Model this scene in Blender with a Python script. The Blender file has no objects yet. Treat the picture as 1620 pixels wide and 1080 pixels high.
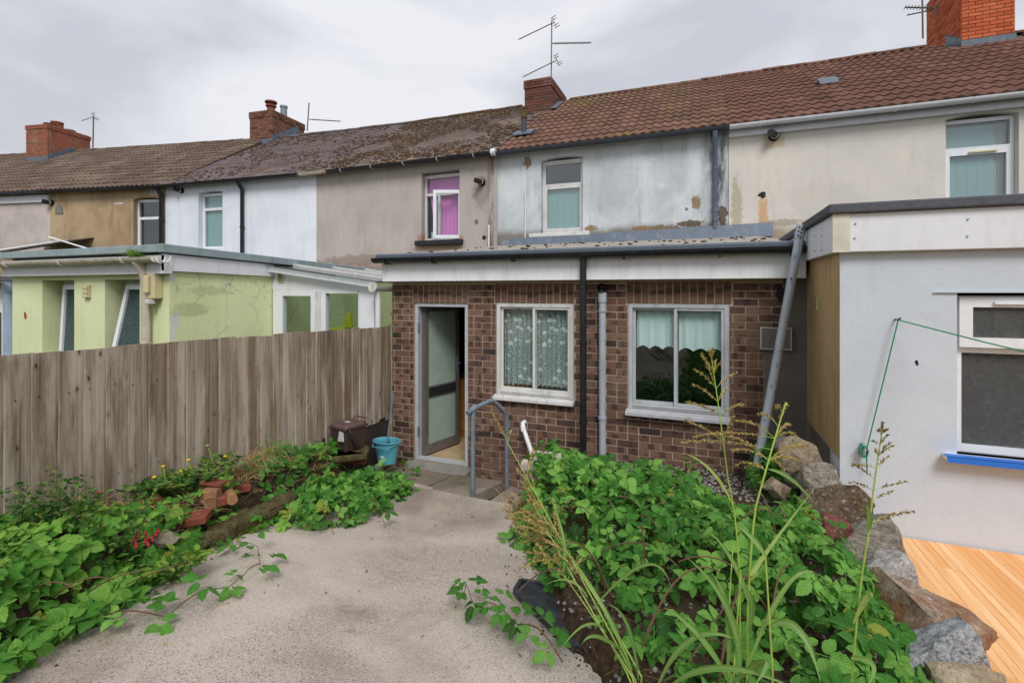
import bpy, bmesh, math, random
import numpy as np
from mathutils import Vector, Matrix, noise as mnoise, Euler
rnd = random.Random(7)
rad = math.radians
D = bpy.data
scene = bpy.context.scene
COL = scene.collection

# ------------------------------------------------------------------ camera, sky, sun, exposure
FPX, CX, HY, YAW = 770.0, 810.0, 460.0, rad(21.4)
cam_d = D.cameras.new('camera')
cam_d.sensor_width = 36.0
cam_d.lens = FPX / 1620 * 36
cam_d.shift_y = -(540 - HY) / 1620
cam_d.clip_start, cam_d.clip_end = 0.05, 2000
cam = D.objects.new('camera', cam_d)
cam.rotation_euler = (rad(90), 0, YAW)
COL.objects.link(cam)
scene.camera = cam

SUN_TO = Vector((0.42, -0.75, 0.95)).normalized()
world = D.worlds.new('World')
scene.world = world
world.use_nodes = True
wn = world.node_tree
for n in list(wn.nodes):
    wn.nodes.remove(n)
w_out = wn.nodes.new('ShaderNodeOutputWorld')
w_sky = wn.nodes.new('ShaderNodeTexSky')
w_sky.sky_type = 'NISHITA'
w_sky.sun_disc = False
w_sky.sun_elevation = math.asin(SUN_TO.z)
w_sky.sun_rotation = math.atan2(SUN_TO.x, SUN_TO.y)
w_sky.air_density = 1.5
w_sky.dust_density = 4.0
w_b1 = wn.nodes.new('ShaderNodeBackground')
w_b1.inputs['Strength'].default_value = 0.05
wn.links.new(w_sky.outputs[0], w_b1.inputs[0])
w_tc = wn.nodes.new('ShaderNodeTexCoord')
w_map = wn.nodes.new('ShaderNodeMapping')
w_map.inputs['Scale'].default_value = (1.0, 1.0, 2.3)
w_map.inputs['Location'].default_value = (3.1, 0.4, 0.9)
wn.links.new(w_tc.outputs['Generated'], w_map.inputs[0])
w_no = wn.nodes.new('ShaderNodeTexNoise')
w_no.inputs['Scale'].default_value = 2.1
w_no.inputs['Detail'].default_value = 5
w_no.inputs['Roughness'].default_value = 0.5
w_no.inputs['Distortion'].default_value = 0.5
wn.links.new(w_map.outputs[0], w_no.inputs[0])
w_rmp = wn.nodes.new('ShaderNodeValToRGB')
w_rmp.color_ramp.elements[0].position = 0.38
w_rmp.color_ramp.elements[0].color = (0.375, 0.385, 0.425, 1)
w_rmp.color_ramp.elements[1].position = 0.62
w_rmp.color_ramp.elements[1].color = (0.54, 0.545, 0.575, 1)
wn.links.new(w_no.outputs[0], w_rmp.inputs[0])
w_b2 = wn.nodes.new('ShaderNodeBackground')
w_b2.inputs['Strength'].default_value = 1.0
wn.links.new(w_rmp.outputs[0], w_b2.inputs[0])
w_mx = wn.nodes.new('ShaderNodeMixShader')      # an almost closed cloud deck over the sky
w_mx.inputs[0].default_value = 0.94
wn.links.new(w_b1.outputs[0], w_mx.inputs[1])
wn.links.new(w_b2.outputs[0], w_mx.inputs[2])
wn.links.new(w_mx.outputs[0], w_out.inputs[0])

sun_d = D.lights.new('sun', 'SUN')
sun_d.energy = 1.5
sun_d.angle = rad(24)
sun_d.color = (1.0, 0.985, 0.965)
sun = D.objects.new('sun', sun_d)
sun.rotation_euler = (-SUN_TO).to_track_quat('-Z', 'Y').to_euler()
sun.location = (0, 0, 30)
COL.objects.link(sun)

vs = scene.view_settings
vs.view_transform = 'Standard'
vs.look = 'None'
vs.exposure = 0.72
vs.gamma = 1.0
vs.use_curve_mapping = False
scene.cycles.use_denoising = True
scene.cycles.max_bounces = 8
scene.cycles.transparent_max_bounces = 16
scene.cycles.caustics_reflective = False
scene.cycles.caustics_refractive = False

# ------------------------------------------------------------------ measuring: rays of the photograph met with real planes
def ray(px, py):
    t = (px - CX) / FPX
    return Vector((t * math.cos(YAW) - math.sin(YAW), t * math.sin(YAW) + math.cos(YAW), (HY - py) / FPX))
def pd(px, py, d): return ray(px, py) * d
def onX(px, py, x): r = ray(px, py); return r * (x / r.x)
def onY(px, py, y): r = ray(px, py); return r * (y / r.y)
def onZ(px, py, z): r = ray(px, py); return r * (z / r.z)
def depth(p): return -p[0] * math.sin(YAW) + p[1] * math.cos(YAW)

class Frame:
    """a facade's own axes: s along it to the right, t into the house, z up"""
    def __init__(self, x, y, ang=0.0, z=0.0):
        self.o = Vector((x, y, z)); self.a = ang
        self.ex = Vector((math.cos(ang), math.sin(ang), 0)); self.ey = Vector((-math.sin(ang), math.cos(ang), 0))
    def pt(self, s, t, z): return self.o + self.ex * s + self.ey * t + Vector((0, 0, z))
    def hit(self, px, py, t=0.0):
        r = ray(px, py); k = (self.o + self.ey * t).dot(self.ey) / r.dot(self.ey); p = r * k - self.o
        return p.dot(self.ex), p.z
    def mat(self): return Matrix.Translation(self.o) @ Matrix.Rotation(self.a, 4, 'Z')
    def pts(self, V):
        V = np.asarray(V, float)
        c, s = math.cos(self.a), math.sin(self.a)
        out = np.empty_like(V)
        out[:, 0] = self.o.x + c * V[:, 0] - s * V[:, 1]
        out[:, 1] = self.o.y + s * V[:, 0] + c * V[:, 1]
        out[:, 2] = self.o.z + V[:, 2]
        return out
WORLD = Frame(0, 0)

# ------------------------------------------------------------------ objects and labels
WLOC = {}
def wl(o): return WLOC.get(o.name, Vector((0, 0, 0))) if o else Vector((0, 0, 0))
def tag(o, label=None, cat=None, group=None, kind=None):
    if label: o['label'] = label
    if cat: o['category'] = cat
    if group: o['group'] = group
    if kind: o['kind'] = kind
    return o
def thing(name, loc, label, cat, group=None):
    o = D.objects.new(name, None)
    o.empty_display_size = 0.2
    COL.objects.link(o)
    o.location = loc
    WLOC[o.name] = Vector(loc)
    return tag(o, label, cat, group)

def new_mesh_obj(name, V, Fc, mat, parent=None, smooth=False, base=None, tint=None, uv=None):
    V = np.asarray(V, float)
    if parent is not None: off = wl(parent)
    elif base is not None: off = Vector(base)
    else: off = Vector((0, 0, 0))
    V = V - np.array(off)
    me = D.meshes.new(name)
    me.from_pydata(V.tolist(), [], Fc)
    if mat: me.materials.append(mat)
    if smooth: me.polygons.foreach_set('use_smooth', [True] * len(me.polygons))
    if tint is not None:
        at = me.attributes.new('tint', 'FLOAT', 'POINT')
        at.data.foreach_set('value', np.asarray(tint, np.float32))
    if uv is not None:
        ul = me.uv_layers.new(name='UVMap')
        li = np.empty(len(me.loops), np.int32); me.loops.foreach_get('vertex_index', li)
        ul.data.foreach_set('uv', np.asarray(uv, np.float32)[li].ravel())
    me.update()
    o = D.objects.new(name, me)
    COL.objects.link(o)
    if parent is not None:
        o.parent = parent
        WLOC[o.name] = Vector(off)
    else:
        o.location = off
        WLOC[o.name] = Vector(off)
    return o

class MB:
    """collects shapes; build() links them as one mesh object"""
    def __init__(self, fr=WORLD): self.V, self.F, self.fr = [], [], fr
    def add(self, V, F):
        k = len(self.V); self.V += [tuple(v) for v in V]; self.F += [tuple(i + k for i in f) for f in F]; return self
    def box(self, x0, x1, y0, y1, z0, z1):
        x0, x1 = min(x0, x1), max(x0, x1); y0, y1 = min(y0, y1), max(y0, y1); z0, z1 = min(z0, z1), max(z0, z1)
        return self.add([(x0, y0, z0), (x1, y0, z0), (x1, y1, z0), (x0, y1, z0), (x0, y0, z1), (x1, y0, z1), (x1, y1, z1), (x0, y1, z1)],
                        [(0, 3, 2, 1), (4, 5, 6, 7), (0, 1, 5, 4), (1, 2, 6, 5), (2, 3, 7, 6), (3, 0, 4, 7)])
    def hexa(self, P):
        return self.add(P, [(0, 3, 2, 1), (4, 5, 6, 7), (0, 1, 5, 4), (1, 2, 6, 5), (2, 3, 7, 6), (3, 0, 4, 7)])
    def prism(self, poly, axis, a0, a1):
        """poly: 2-D outline; axis 0/1/2 is the extrusion axis"""
        def p(u, v, a):
            return {0: (a, u, v), 1: (u, a, v), 2: (u, v, a)}[axis]
        n = len(poly)
        V = [p(u, v, a0) for u, v in poly] + [p(u, v, a1) for u, v in poly]
        F = [tuple(range(n))[::-1], tuple(range(n, 2 * n))] + [(i, (i + 1) % n, n + (i + 1) % n, n + i) for i in range(n)]
        return self.add(V, F)
    def tube(self, path, r, n=10, caps=True):
        path = [Vector(p) for p in path]
        m = len(path)
        rs = r if hasattr(r, '__len__') else [r] * m
        t0 = (path[1] - path[0]).normalized()
        up = Vector((0, 0, 1)) if abs(t0.z) < 0.9 else Vector((1, 0, 0))
        a = t0.cross(up).normalized()
        V, F = [], []
        for i, p in enumerate(path):
            if i == 0: t = path[1] - path[0]
            elif i == m - 1: t = path[-1] - path[-2]
            else: t = (path[i + 1] - p).normalized() + (p - path[i - 1]).normalized()
            t = t.normalized()
            a = (a - t * a.dot(t))
            if a.length < 1e-6: a = t.orthogonal()
            a.normalize(); b = t.cross(a)
            for k in range(n):
                th = 2 * math.pi * k / n
                V.append(p + (a * math.cos(th) + b * math.sin(th)) * rs[i])
        for i in range(m - 1):
            for k in range(n):
                F.append((i * n + k, i * n + (k + 1) % n, (i + 1) * n + (k + 1) % n, (i + 1) * n + k))
        if caps: F += [tuple(range(n))[::-1], tuple(range((m - 1) * n, m * n))]
        return self.add(V, F)
    def lathe(self, c, prof, n=16, cap0=True, cap1=True):
        V, F = [], []
        for r, z in prof:
            for k in range(n):
                th = 2 * math.pi * k / n; V.append((c[0] + r * math.cos(th), c[1] + r * math.sin(th), c[2] + z))
        m = len(prof)
        for i in range(m - 1):
            for k in range(n): F.append((i * n + k, i * n + (k + 1) % n, (i + 1) * n + (k + 1) % n, (i + 1) * n + k))
        if cap0: F.append(tuple(range(n))[::-1])
        if cap1: F.append(tuple(range((m - 1) * n, m * n)))
        return self.add(V, F)
    def halfpipe(self, p0, p1, r, th=0.006, n=10):
        """an open gutter from p0 to p1 (horizontal), opening upward"""
        p0, p1 = Vector(p0), Vector(p1); t = (p1 - p0).normalized(); s = t.cross(Vector((0, 0, 1))).normalized()
        V, F = [], []
        for p in (p0, p1):
            for rr in (r, r - th):
                for k in range(n + 1):
                    a = math.pi + math.pi * k / n
                    V.append(p + s * (math.cos(a) * rr) + Vector((0, 0, math.sin(a) * rr)))
        q = n + 1
        for k in range(n):
            F.append((k, k + 1, 2 * q + k + 1, 2 * q + k)); F.append((q + k + 1, q + k, 3 * q + k, 3 * q + k + 1))
            F.append((k + 1, k, q + k, q + k + 1)); F.append((2 * q + k, 2 * q + k + 1, 3 * q + k + 1, 3 * q + k))
        F.append((0, 2 * q, 3 * q, q)); F.append((n, q + n, 3 * q + n, 2 * q + n))
        return self.add(V, F)
    def build(self, name, mat, parent=None, bevel=0, smooth=False, base=None):
        o = new_mesh_obj(name, self.fr.pts(self.V), self.F, mat, parent, smooth, base)
        if bevel:
            m = o.modifiers.new('bevel', 'BEVEL'); m.width = bevel; m.segments = 2; m.limit_method = 'ANGLE'; m.angle_limit = rad(40)
        if smooth:
            try:
                o.data.set_sharp_from_angle(angle=rad(45))
            except Exception: pass
        return o

# pieces: templates shared by many small objects; what is past the limit is joined into one part of kind stuff
class Tm:
    def __init__(self, V, F, uv=None, smooth=False):
        self.V = np.asarray(V, float); self.F = F; self.uv = np.asarray(uv, float) if uv is not None else np.zeros((len(V), 2)); self.smooth = smooth
_tmesh = {}
def tmesh(key, tm, mat, tint):
    q = round(tint * 8) / 8
    k = (key, q, mat.name)
    if k not in _tmesh:
        me = D.meshes.new(key)
        me.from_pydata(tm.V.tolist(), [], tm.F)
        me.materials.append(mat)
        if tm.smooth: me.polygons.foreach_set('use_smooth', [True] * len(me.polygons))
        at = me.attributes.new('tint', 'FLOAT', 'POINT'); at.data.foreach_set('value', np.full(len(tm.V), q, np.float32))
        ul = me.uv_layers.new(name='UVMap')
        li = np.empty(len(me.loops), np.int32); me.loops.foreach_get('vertex_index', li)
        ul.data.foreach_set('uv', tm.uv.astype(np.float32)[li].ravel())
        me.update()
        _tmesh[k] = me
    return _tmesh[k]
def joined(name, tms, items, mat, parent, smooth=None, kind='stuff'):
    """items: (matrix, template index, tint)"""
    if not items: return None
    Vs, Fs, Ts, Us, k = [], [], [], [], 0
    for M, ti, tint in items:
        tm = tms[ti]; A = np.array(M)
        Vs.append(tm.V @ A[:3, :3].T + A[:3, 3]); Us.append(tm.uv); Ts.append(np.full(len(tm.V), tint))
        Fs += [tuple(i + k for i in f) for f in tm.F]; k += len(tm.V)
    o = new_mesh_obj(name, np.concatenate(Vs), Fs, mat, parent, tms[0].smooth if smooth is None else smooth, tint=np.concatenate(Ts), uv=np.concatenate(Us))
    if kind: o['kind'] = kind
    return o
def scatter(parent, name, many, tms, items, mat, limit=300, rank=None):
    if rank is None: rank = lambda p: depth(p)
    items = sorted(items, key=lambda it: rank(it[0].translation))
    off = Matrix.Translation(-wl(parent))
    for M, ti, tint in items[:limit]:
        o = D.objects.new(name, tmesh(name + '_%d' % ti, tms[ti], mat, tint))
        COL.objects.link(o); o.parent = parent; o.matrix_basis = off @ M
    joined(many, tms, items[limit:], mat, parent)
# ------------------------------------------------------------------ materials
def srgb(h, k=1.0):
    if isinstance(h, str):
        h = h.lstrip('#'); c = [int(h[i:i + 2], 16) / 255 for i in (0, 2, 4)]
    else: c = [v / 255 for v in h]
    return tuple((v / 12.92 if v <= 0.04045 else ((v + 0.055) / 1.055) ** 2.4) * k for v in c) + (1.0,)
class G:
    def __init__(self, name):
        self.m = D.materials.new(name); self.m.use_nodes = True; self.t = self.m.node_tree
        self.b = self.t.nodes['Principled BSDF']; self.out = self.t.nodes['Material Output']
        self._pos = None
    def n(self, typ, **kw):
        nd = self.t.nodes.new(typ)
        for k, v in kw.items(): setattr(nd, k, v)
        return nd
    def L(self, a, b): self.t.links.new(a, b)
    def put(self, sock, v):
        if hasattr(v, 'links') or isinstance(v, bpy.types.NodeSocket): self.L(v, sock)
        else: sock.default_value = v
    def pos(self):
        if not self._pos: self._pos = self.n('ShaderNodeNewGeometry').outputs['Position']
        return self._pos
    def uv(self): return self.n('ShaderNodeUVMap').outputs[0]
    def orand(self): return self.n('ShaderNodeObjectInfo').outputs['Random']
    def tint(self): return self.n('ShaderNodeAttribute', attribute_name='tint').outputs['Fac']
    def map(self, v, scale=(1, 1, 1), loc=(0, 0, 0), rot=(0, 0, 0)):
        m = self.n('ShaderNodeMapping'); self.L(v, m.inputs[0])
        m.inputs['Scale'].default_value = scale; m.inputs['Rotation'].default_value = rot; self.put(m.inputs['Location'], loc)
        return m.outputs[0]
    def vadd(self, a, b):
        m = self.n('ShaderNodeVectorMath', operation='ADD'); self.put(m.inputs[0], a); self.put(m.inputs[1], b); return m.outputs[0]
    def noise(self, v, scale=5, detail=4, rough=0.55, dist=0.0):
        nd = self.n('ShaderNodeTexNoise'); self.L(v, nd.inputs['Vector'])
        nd.inputs['Scale'].default_value = scale; nd.inputs['Detail'].default_value = detail
        nd.inputs['Roughness'].default_value = rough; nd.inputs['Distortion'].default_value = dist
        return nd.outputs[0]
    def voro(self, v, scale=5, feature='F1', out='Distance', rnd_=1.0):
        nd = self.n('ShaderNodeTexVoronoi', feature=feature); self.L(v, nd.inputs['Vector']); nd.inputs['Scale'].default_value = scale
        nd.inputs['Randomness'].default_value = rnd_
        return nd.outputs[out]
    def ramp(self, f, *stops, interp='LINEAR'):
        nd = self.n('ShaderNodeValToRGB'); self.put(nd.inputs[0], f); cr = nd.color_ramp; cr.interpolation = interp
        while len(cr.elements) < len(stops): cr.elements.new(0.5)
        for e, (p, c) in zip(cr.elements, stops):
            e.position = p; e.color = c if hasattr(c, '__len__') else (c, c, c, 1)
        return nd.outputs[0]
    def mix(self, f, a, b, blend='MIX'):
        nd = self.n('ShaderNodeMix', data_type='RGBA', blend_type=blend)
        self.put(nd.inputs[0], f); self.put(nd.inputs[6], a); self.put(nd.inputs[7], b); return nd.outputs[2]
    def math(self, op, a, b=0.0, clamp=False):
        nd = self.n('ShaderNodeMath', operation=op, use_clamp=clamp); self.put(nd.inputs[0], a); self.put(nd.inputs[1], b); return nd.outputs[0]
    def sep(self, v):
        nd = self.n('ShaderNodeSeparateXYZ'); self.L(v, nd.inputs[0]); return nd.outputs
    def step(self, v, lo, hi):
        nd = self.n('ShaderNodeMapRange', interpolation_type='SMOOTHSTEP'); self.put(nd.inputs[0], v)
        nd.inputs[1].default_value = lo; nd.inputs[2].default_value = hi; return nd.outputs[0]
    def bump(self, h, strength=0.4, dist=0.01, normal=None):
        nd = self.n('ShaderNodeBump'); self.put(nd.inputs['Height'], h); nd.inputs['Strength'].default_value = strength; nd.inputs['Distance'].default_value = dist
        if normal: self.L(normal, nd.inputs['Normal'])
        return nd.outputs[0]
    def done(self, col=None, rough=None, normal=None, metal=None, spec=None):
        if col is not None: self.put(self.b.inputs['Base Color'], col)
        if rough is not None: self.put(self.b.inputs['Roughness'], rough)
        if normal is not None: self.L(normal, self.b.inputs['Normal'])
        if metal is not None: self.put(self.b.inputs['Metallic'], metal)
        if spec is not None: self.put(self.b.inputs['Specular IOR Level'], spec)
        return self.m

def m_plain(name, col, rough=0.5, var=0.18, scale=7.0, metal=0.0, bump=0.05, dirt=None, dirt_amt=0.35):
    g = G(name); p = g.pos()
    c = srgb(col) if not (hasattr(col, '__len__') and len(col) == 4) else col
    n1 = g.noise(p, scale, 5, 0.6)
    dark = tuple(v * (1 - var) for v in c[:3]) + (1,)
    cc = g.mix(g.step(n1, 0.3, 0.7), dark, c)
    if dirt:
        n2 = g.noise(g.map(p, (6, 6, 1.2)), 2.0, 6, 0.65)
        cc = g.mix(g.math('MULTIPLY', g.step(n2, 0.48, 0.75), dirt_amt), cc, srgb(dirt))
    rr = g.math('ADD', g.math('MULTIPLY', n1, 0.25), rough - 0.12)
    nb = g.bump(g.noise(p, scale * 12, 3), bump, 0.01) if bump else None
    return g.done(cc, rr, nb, metal)

def m_render(name, base, mottle, dark, streak=0.35, grime_z=None, grime=None, fine=0.35, spots=None, vert=None, cracks=0.0, rough=0.9, blots=()):
    """painted or bare cement render: mottling, rain streaks, grime with its own outline"""
    g = G(name); p = g.pos(); s = g.sep(p)
    n1 = g.noise(p, 1.1, 6, 0.62, 0.4)
    c = g.mix(g.step(n1, 0.36, 0.66), srgb(base), srgb(mottle))
    n2 = g.noise(g.map(p, (5, 5, 0.55)), 1.6, 6, 0.68)
    c = g.mix(g.math('MULTIPLY', g.step(n2, 0.5, 0.78), streak), c, srgb(dark))
    n4 = g.noise(p, 26, 4, 0.7)
    c = g.mix(g.math('MULTIPLY', g.step(n4, 0.52, 0.72), fine * 0.5), c, srgb(dark))
    if vert:                       # a run of dirt down the wall at a given x
        x0, w, colv, amt = vert
        dx = g.math('ABSOLUTE', g.math('SUBTRACT', s[0], x0))
        k = g.math('MULTIPLY', g.math('SUBTRACT', 1.0, g.step(dx, w * 0.15, w)), g.step(g.noise(g.map(p, (7, 7, 1.3)), 1.5, 5, 0.7), 0.36, 0.62))
        c = g.mix(g.math('MULTIPLY', k, amt), c, srgb(colv))
    if grime_z is not None:
        z0, hgt = grime_z
        up = g.math('SUBTRACT', s[2], z0)
        lim = g.math('MULTIPLY', g.noise(p, 2.2, 6, 0.7), hgt * 2)
        k = g.math('SUBTRACT', 1.0, g.step(g.math('SUBTRACT', up, lim), -0.14, 0.05))
        c = g.mix(g.math('MULTIPLY', k, 0.8), c, srgb(grime))
    if spots:
        k = g.step(g.noise(p, 9, 3, 0.6), 0.70, 0.74)
        c = g.mix(k, c, srgb(spots))
    for (ax, u0, z0, ru, rz, colb, amt) in blots:      # bare or stained spots with ragged outlines
        du = g.math('DIVIDE', g.math('SUBTRACT', s[ax], u0), ru); dz = g.math('DIVIDE', g.math('SUBTRACT', s[2], z0), rz)
        dd = g.math('SQRT', g.math('ADD', g.math('MULTIPLY', du, du), g.math('MULTIPLY', dz, dz)))
        dd = g.math('ADD', dd, g.math('MULTIPLY', g.math('SUBTRACT', g.noise(p, 1.1 / max(0.05, min(ru, rz)), 6, 0.65), 0.5), 2.2))
        k = g.math('SUBTRACT', 1.0, g.step(dd, 0.72, 0.9 if amt > 0.8 else 1.3))
        c = g.mix(g.math('MULTIPLY', k, amt), c, srgb(colb))
    h = g.noise(p, 90, 4, 0.6)
    if cracks:
        e = g.voro(g.vadd(p, g.mix(0.35, (0, 0, 0, 1), g.n('ShaderNodeTexNoise').outputs[1])), 3.2, 'DISTANCE_TO_EDGE')
        k = g.math('MULTIPLY', g.math('SUBTRACT', 1.0, g.step(e, 0.004, 0.02)), g.step(g.noise(p, 1.7, 3), 0.45, 0.6))
        c = g.mix(g.math('MULTIPLY', k, cracks), c, srgb('#4a4a3a'))
    nb = g.bump(g.math('ADD', h, g.math('MULTIPLY', g.noise(p, 6, 4), 2.0)), 0.3, 0.006)
    return g.done(c, rough, nb, spec=0.2)

def m_brick(name, a, b, c_, mort, kiss=True, lichen=None):
    g = G(name); p = g.pos(); t = g.tint(); u = g.sep(g.uv())
    col = g.ramp(t, (0.0, srgb(c_)), (0.3, srgb(a)), (0.62, srgb(b)), (1.0, srgb(a)))
    n1 = g.noise(p, 30, 5, 0.7)
    col = g.mix(g.step(n1, 0.45, 0.75), col, g.mix(0.5, col, srgb(c_)))
    if kiss:                       # darker kiss marks where bricks lay on one another in the kiln
        w = g.n('ShaderNodeTexWhiteNoise', noise_dimensions='1D'); g.L(t, w.inputs[1])
        du = g.math('ABSOLUTE', g.math('SUBTRACT', u[0], g.math('ADD', 0.3, g.math('MULTIPLY', w.outputs[0], 0.4))))
        k = g.math('SUBTRACT', 1.0, g.step(du, 0.12, 0.17))
        sel = g.step(g.noise(g.map(p, (5, 5, 14)), 1.0, 0), 0.46, 0.5)
        col = g.mix(g.math('MULTIPLY', g.math('MULTIPLY', k, sel), 0.75), col, srgb(c_, 0.8))
    n2 = g.noise(p, 2.0, 5, 0.6)
    col = g.mix(g.math('MULTIPLY', g.step(n2, 0.5, 0.75), 0.35), col, srgb(mort))
    if lichen:
        col = g.mix(g.math('MULTIPLY', g.step(g.noise(p, 7, 5, 0.7), 0.54, 0.68), 0.75), col, srgb(lichen))
    nb = g.bump(g.noise(p, 160, 5, 0.7), 0.55, 0.006)
    return g.done(col, 0.9, nb, spec=0.25)

def m_tile(name, a, b, dark, moss, mossamt=0.5, moss2=None):
    g = G(name); p = g.pos(); t = g.tint()
    col = g.ramp(t, (0.0, srgb(a)), (0.5, srgb(b)), (1.0, srgb(a, 0.7)))
    n = g.noise(p, 2.2, 6, 0.7)
    col = g.mix(g.math('MULTIPLY', g.step(n, 0.45, 0.72), 0.6), col, srgb(dark))
    n3 = g.noise(p, 34, 5, 0.75)
    col = g.mix(g.math('MULTIPLY', g.step(n3, 0.48, 0.7), 0.45), col, srgb(dark))
    k = g.step(g.math('ADD', g.math('MULTIPLY', g.noise(p, 1.1, 4), 0.7), g.math('MULTIPLY', g.noise(p, 14, 4, 0.7), 0.45)), 0.62, 0.70)
    col = g.mix(g.math('MULTIPLY', k, mossamt), col, srgb(moss))
    if moss2:
        k2 = g.step(g.math('ADD', g.math('MULTIPLY', g.noise(g.map(p, (1, 1, 1), (5, 3, 1)), 0.8, 3), 0.6), g.math('MULTIPLY', g.noise(p, 22, 4, 0.7), 0.5)), 0.60, 0.68)
        col = g.mix(g.math('MULTIPLY', k2, 0.8), col, srgb(moss2))
    nb = g.bump(g.noise(p, 70, 5, 0.7), 0.6, 0.008)
    return g.done(col, 0.93, nb, spec=0.2)

def m_leaf(name, dark, mid, light, rough=0.5, trans=0.35, vein=0.6, old='#a9b04a', rib=0.0):
    g = G(name); t = g.tint(); u = g.sep(g.uv()); p = g.pos()
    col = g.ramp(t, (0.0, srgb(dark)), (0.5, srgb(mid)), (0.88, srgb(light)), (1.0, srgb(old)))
    if vein:
        au = g.math('ABSOLUTE', g.math('SUBTRACT', u[0], 0.5))
        mid_k = g.math('SUBTRACT', 1.0, g.step(au, 0.0, 0.05))
        w = g.math('SINE', g.math('MULTIPLY', g.math('SUBTRACT', u[1], g.math('MULTIPLY', au, 0.9)), 50.0))
        vk = g.step(w, 0.55, 1.0)
        col = g.mix(g.math('MULTIPLY', g.math('MAXIMUM', mid_k, g.math('MULTIPLY', vk, 0.55)), vein), col, g.mix(0.5, col, srgb(light)))
        nb = g.bump(g.math('MULTIPLY', g.math('SUBTRACT', 1.0, mid_k), g.math('ADD', w, g.noise(p, 160, 3))), 0.7, 0.004)
    else: nb = None
    n = g.noise(p, 45, 4, 0.7)
    col = g.mix(g.math('MULTIPLY', g.step(n, 0.5, 0.72), 0.45), col, srgb(dark))
    n2 = g.noise(g.map(p, (1, 1, 1), (3, 1, 7)), 95, 2); col = g.mix(g.math('MULTIPLY', g.step(n2, 0.68, 0.74), 0.5 if vein else 0.0), col, srgb('#8a7a3c'))
    if not vein:
        au = g.math('ABSOLUTE', g.math('SUBTRACT', u[0], 0.5)); col = g.mix(g.math('MULTIPLY', g.math('SUBTRACT', 1.0, g.step(au, 0.06, 0.16)), rib), col, srgb('#dde3b8'))
    g.done(col, rough, nb, spec=0.4)
    tr = g.n('ShaderNodeBsdfTranslucent'); g.L(g.mix(0.4, col, srgb(light)), tr.inputs[0])
    mx = g.n('ShaderNodeMixShader'); mx.inputs[0].default_value = trans
    g.L(g.b.outputs[0], mx.inputs[1]); g.L(tr.outputs[0], mx.inputs[2]); g.L(mx.outputs[0], g.out.inputs[0])
    return g.m

def m_glass(name, tint='#d8ece8', f0=0.09, rough=0.0, wob=0.0):
    g = G(name)
    tr = g.n('ShaderNodeBsdfTransparent'); tr.inputs[0].default_value = srgb(tint)
    gl = g.n('ShaderNodeBsdfGlossy'); gl.inputs['Roughness'].default_value = rough
    fr = g.n('ShaderNodeLayerWeight'); fr.inputs[0].default_value = 0.5
    if wob:
        nb = g.bump(g.noise(g.pos(), 3.0, 2), wob, 0.01); g.L(nb, gl.inputs['Normal'])
    k = g.math('ADD', g.math('MULTIPLY', g.math('POWER', fr.outputs['Facing'], 4.0), 0.8), f0, True)
    mx = g.n('ShaderNodeMixShader'); g.L(k, mx.inputs[0]); g.L(tr.outputs[0], mx.inputs[1]); g.L(gl.outputs[0], mx.inputs[2]); g.L(mx.outputs[0], g.out.inputs[0])
    return g.m

def m_fence():
    g = G('weathered fence wood'); r = g.orand(); p = g.pos()
    sh = g.n('ShaderNodeCombineXYZ'); g.L(g.math('MULTIPLY', r, 37.0), sh.inputs[0]); g.L(g.math('MULTIPLY', r, 91.0), sh.inputs[1]); g.L(g.math('MULTIPLY', r, 53.0), sh.inputs[2])
    q = g.vadd(p, sh.outputs[0])
    warp = g.noise(g.map(q, (1, 1, 1)), 2.2, 3)
    q2 = g.vadd(g.map(q, (9, 26, 0.55)), g.mix(1.0, (0, 0, 0, 1), g.n('ShaderNodeCombineXYZ').outputs[0]))
    grain = g.noise(q2, 1.5, 7, 0.72, 0.35)
    base = g.ramp(r, (0, srgb('#b5a594')), (0.3, srgb('#a08e7b')), (0.55, srgb('#c0b3a4')), (0.8, srgb('#94826f')), (1, srgb('#ae9e8c')))
    col = g.mix(g.step(grain, 0.3, 0.7), g.mix(0.72, base, srgb('#4e4030')), base)
    big = g.noise(g.map(q, (3, 6, 0.9)), 1.2, 5, 0.65)
    col = g.mix(g.math('MULTIPLY', g.step(big, 0.42, 0.62), 0.65), col, srgb('#c8bcad'))
    br = g.noise(g.map(q, (2, 9, 0.5), (4, 2, 9)), 1.0, 4, 0.6)
    col = g.mix(g.math('MULTIPLY', g.step(br, 0.52, 0.7), 0.6), col, srgb('#826543'))
    v = g.voro(g.map(q, (1, 7.5, 3.4)), 1.35, 'F1')
    kn = g.math('SUBTRACT', 1.0, g.step(v, 0.03, 0.10)); kr = g.math('SUBTRACT', 1.0, g.step(v, 0.07, 0.22))
    col = g.mix(g.math('MULTIPLY', kr, 0.35), col, srgb('#6b553a')); col = g.mix(g.math('MULTIPLY', kn, 0.85), col, srgb('#32271b'))
    fine = g.noise(g.map(q, (20, 110, 1.2)), 1.0, 4, 0.7)
    col = g.mix(g.math('MULTIPLY', g.step(fine, 0.55, 0.75), 0.45), col, srgb('#42372b'))
    nb = g.bump(g.math('ADD', grain, g.math('MULTIPLY', fine, 0.6)), 0.55, 0.005)
    return g.done(col, 0.9, nb, spec=0.2)

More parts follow.
